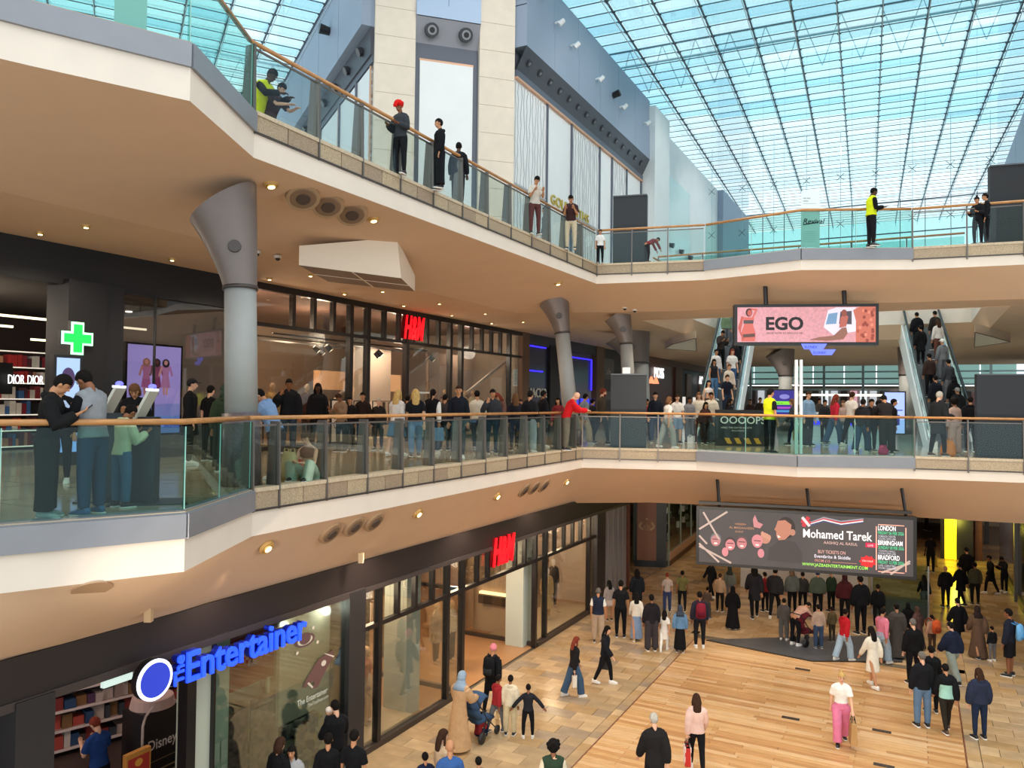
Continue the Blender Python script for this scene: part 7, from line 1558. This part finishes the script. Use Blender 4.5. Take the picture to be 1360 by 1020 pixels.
for (u,t,tp,lab) in ((361,-16.6,'long:c9a36a','bare headed mannequin in mustard behind the striped puffer jacket'),(407,-16.5,'jkt:6a3c34','mannequin in maroon behind the black puffer jacket'),(590,-16.6,'vest:6a2c34','mannequin in maroon gilet right of the shiny blue bag'),(617,-16.6,'long:d2bc9c','mannequin in cream right of the man facing us'),(627,-16.7,'long:d8c8a8','mannequin in pale top beside the cream mannequin')):
    person(FR(s_on(u,t),t,ZM+.14),R(240),1.0,'mann',tp,'slim:brn','-','mann','-',lab,'mannequin','mannequin',False)
m=MB(); m.bf(s_on(340,-16.6),s_on(680,-16.8),-17.0,-16.2,ZM,ZM+.14,mat('platform')); m.build('display_platform',hm)

# ---------------------------------------------------------------- things people carry or have put down
def world(tag,P):
    r,pose,sc=PPL[tag]; return r.location+Matrix.Rotation(r.rotation_euler.z,3,'Z')@(Vector(P)*sc)
def backpack(tag,c1,c2,label,z=1.22,w=.30,h=.42):
    r,pose,sc=PPL[tag]; D=skel(pose); zz=D['dz']; root=empty('backpack',world(tag,(0,-.15,z-.2)),label,'backpack',rz=r.rotation_euler.z)
    def pm(f,nm,c,sm=True):
        m=MB(); f(m); me=bpy.data.meshes.new(nm); me.from_pydata(m.v,[],m.f); me.materials.append(cloth(c)); me.polygons.foreach_set('use_smooth',[sm]*len(m.f)); o=bpy.data.objects.new(nm,me); COL.objects.link(o); o.parent=root
    pm(lambda m:m.tube([(0,-.08,-.02),(0,-.09,.02),(0,-.10,h*.5),(0,-.09,h*.9),(0,-.07,h)],[(w*.40,.05),(w*.5,.09),(w*.5,.10),(w*.45,.07),(w*.25,.03)],cloth(c1),14,side=(1,0,0)),'bag_body',c1)
    pm(lambda m:m.tube([(0,-.17,.03),(0,-.18,.1),(0,-.17,.19)],[(w*.34,.03),(w*.38,.045),(w*.32,.02)],cloth(c2),12,side=(1,0,0)),'front_pocket',c2)
    for sd in (-1,1): pm(lambda m:m.tube([(.08*sd,-.02,h*.95),(.10*sd,.12,h+.02),(.11*sd,.26,h*.75),(.10*sd,.22,h*.3)],.018,cloth(c2),6),'strap',c2)
def handbag(tag,side,w,h,d,c,label,name='shopping_bag',drop=.28,cols=None,handle='2a2422'):
    r,pose,sc=PPL[tag]; D=skel(pose); q=D[side]['hd']+V3(0,0,D['dz']); P=world(tag,q); rz=r.rotation_euler.z; root=empty(name,P-Vector((0,0,h+drop*.5)),label,'bag',rz=rz)
    def pm(f,nm,mm):
        m=MB(); f(m); me=bpy.data.meshes.new(nm); me.from_pydata(m.v,[],m.f); 
        for x in m.mats: me.materials.append(x)
        me.polygons.foreach_set('material_index',m.m); o=bpy.data.objects.new(nm,me); COL.objects.link(o); o.parent=root
    mm=mat('bag_'+c,hexof(c),.6,noise=.1,scale=8)
    def bodyf(m):
        m.hexa([(-d/2,-w*.44,0),(d/2,-w*.44,0),(d/2,w*.44,0),(-d/2,w*.44,0),(-d*.35,-w/2,h),(d*.35,-w/2,h),(d*.35,w/2,h),(-d*.35,w/2,h)],mm)
        if cols:
            for i in range(4):
                for j in range(4):
                    if (i+j)%2: y0=-w*.45+i*w*.225; m.box(-d/2-.006,d/2+.006,y0,y0+w*.225,j*h/4,j*h/4+h/4,cols)
    pm(bodyf,'bag_body',mm)
    for sx_ in (-1,1): pm(lambda m:m.tube([(sx_*d*.3,-w*.25,h-.01),(sx_*d*.15,-w*.16,h+drop*.45),(sx_*d*.15,w*.16,h+drop*.45),(sx_*d*.3,w*.25,h-.01)],.009,col(handle),6),'handle',None)
backpack('pinkhat','17171a','2c2c30','black backpack on the person in pink hat')
backpack('bluepack','6aa8dc','4f8ec8','light blue backpack on the youth at the right edge',w=.32)
backpack('redpack','7d1f30','5c1626','dark red backpack on the man under the dark screen')
backpack('orangepack','c4552c','8c3a20','orange backpack on the child in taupe jacket',w=.28,h=.36)
handbag('pinkcoat',-1,.34,.38,.12,'c42a28','red patterned shopping bag carried by the woman in the pale pink jacket',cols=mat('bag_white','ecdcd4',.6))
handbag('pink',-1,.36,.46,.14,'b08a58','brown paper carrier bag held by the blonde woman in pink trousers')
handbag('blkjk',-1,.26,.30,.12,'1b1a1d','black handbag hanging beside the woman in open black jacket',name='handbag',drop=.1)
handbag('leather',1,.12,.3,.08,'d8cfc4','white bag held by the woman in the leather jacket',name='handbag',drop=.1)
handbag('plastic',1,.40,.34,.2,'6f9cc0','shiny blue plastic bag carried outside the clothes shop',drop=.1)
handbag('check',1,.34,.42,.12,'c8303a','red and white chequered bag held by the woman in denim shorts',cols=mat('bag_white'))
handbag('shopblk',1,.34,.40,.12,'cfd8d2','white carrier bag held by the woman in long black dress')
handbag('yellowbag',1,.26,.5,.1,'c9a850','yellow bag under the arm of the person near the far end',drop=.05)
handbag('suit',1,.3,.4,.12,'b9a04c','yellow green bag carried by the person beside the white pole')
def suitcase(tag):
    P=world(tag,(.35,-.35,0)); rt=empty('suitcase',P,'dark suitcase on wheels beside the white pole','suitcase'); m=MB(); m.box(P.x-.2,P.x+.2,P.y-.13,P.y+.13,P.z+.06,P.z+.62,mat('case_dark','23242c',.5)); m.build('shell',rt)
    for dx in (-.16,.16): m=MB(); m.tube([P+Vector((dx,-.03,.035)),P+Vector((dx,.03,.035))],.035,BLK,10); m.build('wheel',rt); m=MB(); m.bar(P+Vector((dx*.7,.1,.6)),P+Vector((dx*.7,.1,.98)),.02,.02,GREYM); m.build('pull_rod',rt)
    m=MB(); m.bar(P+Vector((-.13,.1,.98)),P+Vector((.13,.1,.98)),.03,.03,BLK); m.build('grip',rt)
suitcase('suit')
def floorbag(u,v,z,w,h,d,c,label,name='bag',n=12):
    p=atz(u,v,z); rt=empty(name,p,label,'bag'); m=MB(); rr=random.Random(int(u)); m.tube([p+Vector((0,0,0)),p+Vector((0,0,h*.15)),p+Vector((.01,0,h*.5)),p+Vector((-.01,0,h*.85)),p+Vector((0,0,h))],[(w*.42,d*.42),(w*.5,d*.5),(w*.5,d*.48),(w*.38,d*.36),(w*.3,d*.15)],mat('bag_'+c,hexof(c),.45,noise=.2,scale=6),n); m.build('bag_body',rt,smooth=True)
    for s_ in (-1,1): m=MB(); m.tube([p+Vector((s_*w*.28,0,h*.9)),p+Vector((s_*w*.25,0,h*1.12)),p+Vector((s_*w*.05,0,h*1.1)),p+Vector((s_*w*.05,0,h*.9))],.014,mat('bag_'+c),6); m.build('handle',rt)
floorbag(1259,606,ZM,.46,.46,.3,'d07a26','bright orange bag on the floor at the feet of the older man')
floorbag(1173,604,ZM,.3,.25,.2,'c02860','pink red bag on the floor beside the leaning person')
floorbag(384,638,ZM,.34,.5,.2,'b3a672','khaki tote bag standing beside the sitting young woman')
floorbag(398,634,ZM,.16,.30,.14,'d0443c','small red and white bag beside the sitting young woman')
# the tote's neighbour: phones in hands
def phone(tag,label):
    r,pose,sc=PPL[tag]; D=skel(pose); a=(D[-1]['hd']+D[1]['hd'])/2+V3(0,.03,D['dz']+.02); P=world(tag,a); m=MB(); m.box(-.038,.038,-.006,.006,-.07,.07,BLK); 
    rt=empty('phone',P,label,'phone',rz=r.rotation_euler.z); m.v=[(x,y*1,z) for x,y,z in m.v]; o=m.build('case',None); o.parent=rt; o.rotation_euler=(R(-45),0,0); g=MB(); g.box(-.034,.034,-.0075,-.0062,-.063,.063,glow('9fb4d0',.6)); o=g.build('display',None); o.parent=rt; o.rotation_euler=(R(-45),0,0)
phone('manA','phone in the hands of the man in black sweatshirt'); phone('manB','phone in the hands of the man in the grey gilet')
# strollers
def stroller(P,rz,cc,label):
    rt=empty('stroller',P,label,'stroller',rz=rz)
    def pm(f,nm,sm=False):
        m=MB(); f(m); me=bpy.data.meshes.new(nm); me.from_pydata(m.v,[],m.f)
        for x in m.mats: me.materials.append(x)
        me.polygons.foreach_set('material_index',m.m); me.polygons.foreach_set('use_smooth',[sm]*len(m.f)); o=bpy.data.objects.new(nm,me); COL.objects.link(o); o.parent=rt
    F=mat('stroller_frame','1c1c1f',.4); Cc=cloth(cc)
    for sx_ in (-.24,.24):
        for (y,r_) in ((-.22,.13),(.42,.10)): pm(lambda m:m.tube([(sx_-.02,y,r_),(sx_+.02,y,r_)],r_,F,16),'wheel',True)
        pm(lambda m:(m.tube([(sx_,-.22,.13),(sx_*.9,.0,.5),(sx_*.9,-.42,1.02)],.014,F,6),m.tube([(sx_,.42,.10),(sx_*.9,.0,.5)],.014,F,6)),'frame_tube')
    pm(lambda m:m.tube([(-.22,-.42,1.02),(.22,-.42,1.02)],.018,F,6),'push_bar')
    pm(lambda m:m.tube([(0,-.12,.45),(0,.15,.42),(0,.42,.36)],[(.19,.10),(.20,.09),(.17,.06)],Cc,12,side=(1,0,0)),'seat',True)
    pm(lambda m:m.tube([(0,-.28,.75),(0,-.18,.9),(0,.0,.97),(0,.14,.9)],[(.19,.16),(.21,.10),(.21,.08),(.19,.03)],Cc,12,side=(1,0,0)),'canopy',True)
    pm(lambda m:m.tube([(0,-.15,.5),(0,-.24,.75)],[(.19,.05),(.19,.05)],Cc,10,side=(1,0,0)),'back_panel',True)
P=world('abaya',(.05,.75,0)); P.z=0; stroller(P,PPL['abaya'][0].rotation_euler.z,'3f5878','blue and black stroller pushed by the woman in beige robe')
person(P+Vector((0,0,.05)),PPL['abaya'][0].rotation_euler.z,.55,'sit','jkt:8a2a2c','slim:navy','short:k','c','blk','child in red top sitting in the blue stroller')
stroller(atz(1068,856,0),R(-60),'5c1f28','dark maroon stroller in front of the person bending over')
# baby held by the man at the toy window
r_=[o for o in COL.objects if o.get('label','').startswith('person in black holding a baby')][0]; D=skel('baby'); q=(D[-1]['wr']+D[1]['wr'])/2+V3(0,.02,D['dz']+.06); q=r_.location+Matrix.Rotation(r_.rotation_euler.z,3,'Z')@q
bb=empty('baby',q,'baby in white hat held by the person in black','person'); m=MB(); m.ell(q+Vector((0,0,.03)),(.10,.10,.17),cloth('26262c'),12,8); m.build('body',bb,smooth=True); m=MB(); m.ell(q+Vector((0,0,.24)),(.065,.07,.075),mat('skin_a',SKN['a'],.55),12,8); m.build('head',bb,smooth=True); m=MB(); m.ell(q+Vector((0,0,.275)),(.072,.077,.055),cloth('e8e0d8'),12,8); m.build('hat',bb,smooth=True)
for vl in list(TS.objects): bpy.data.objects.remove(vl)
bpy.data.scenes.remove(TS)
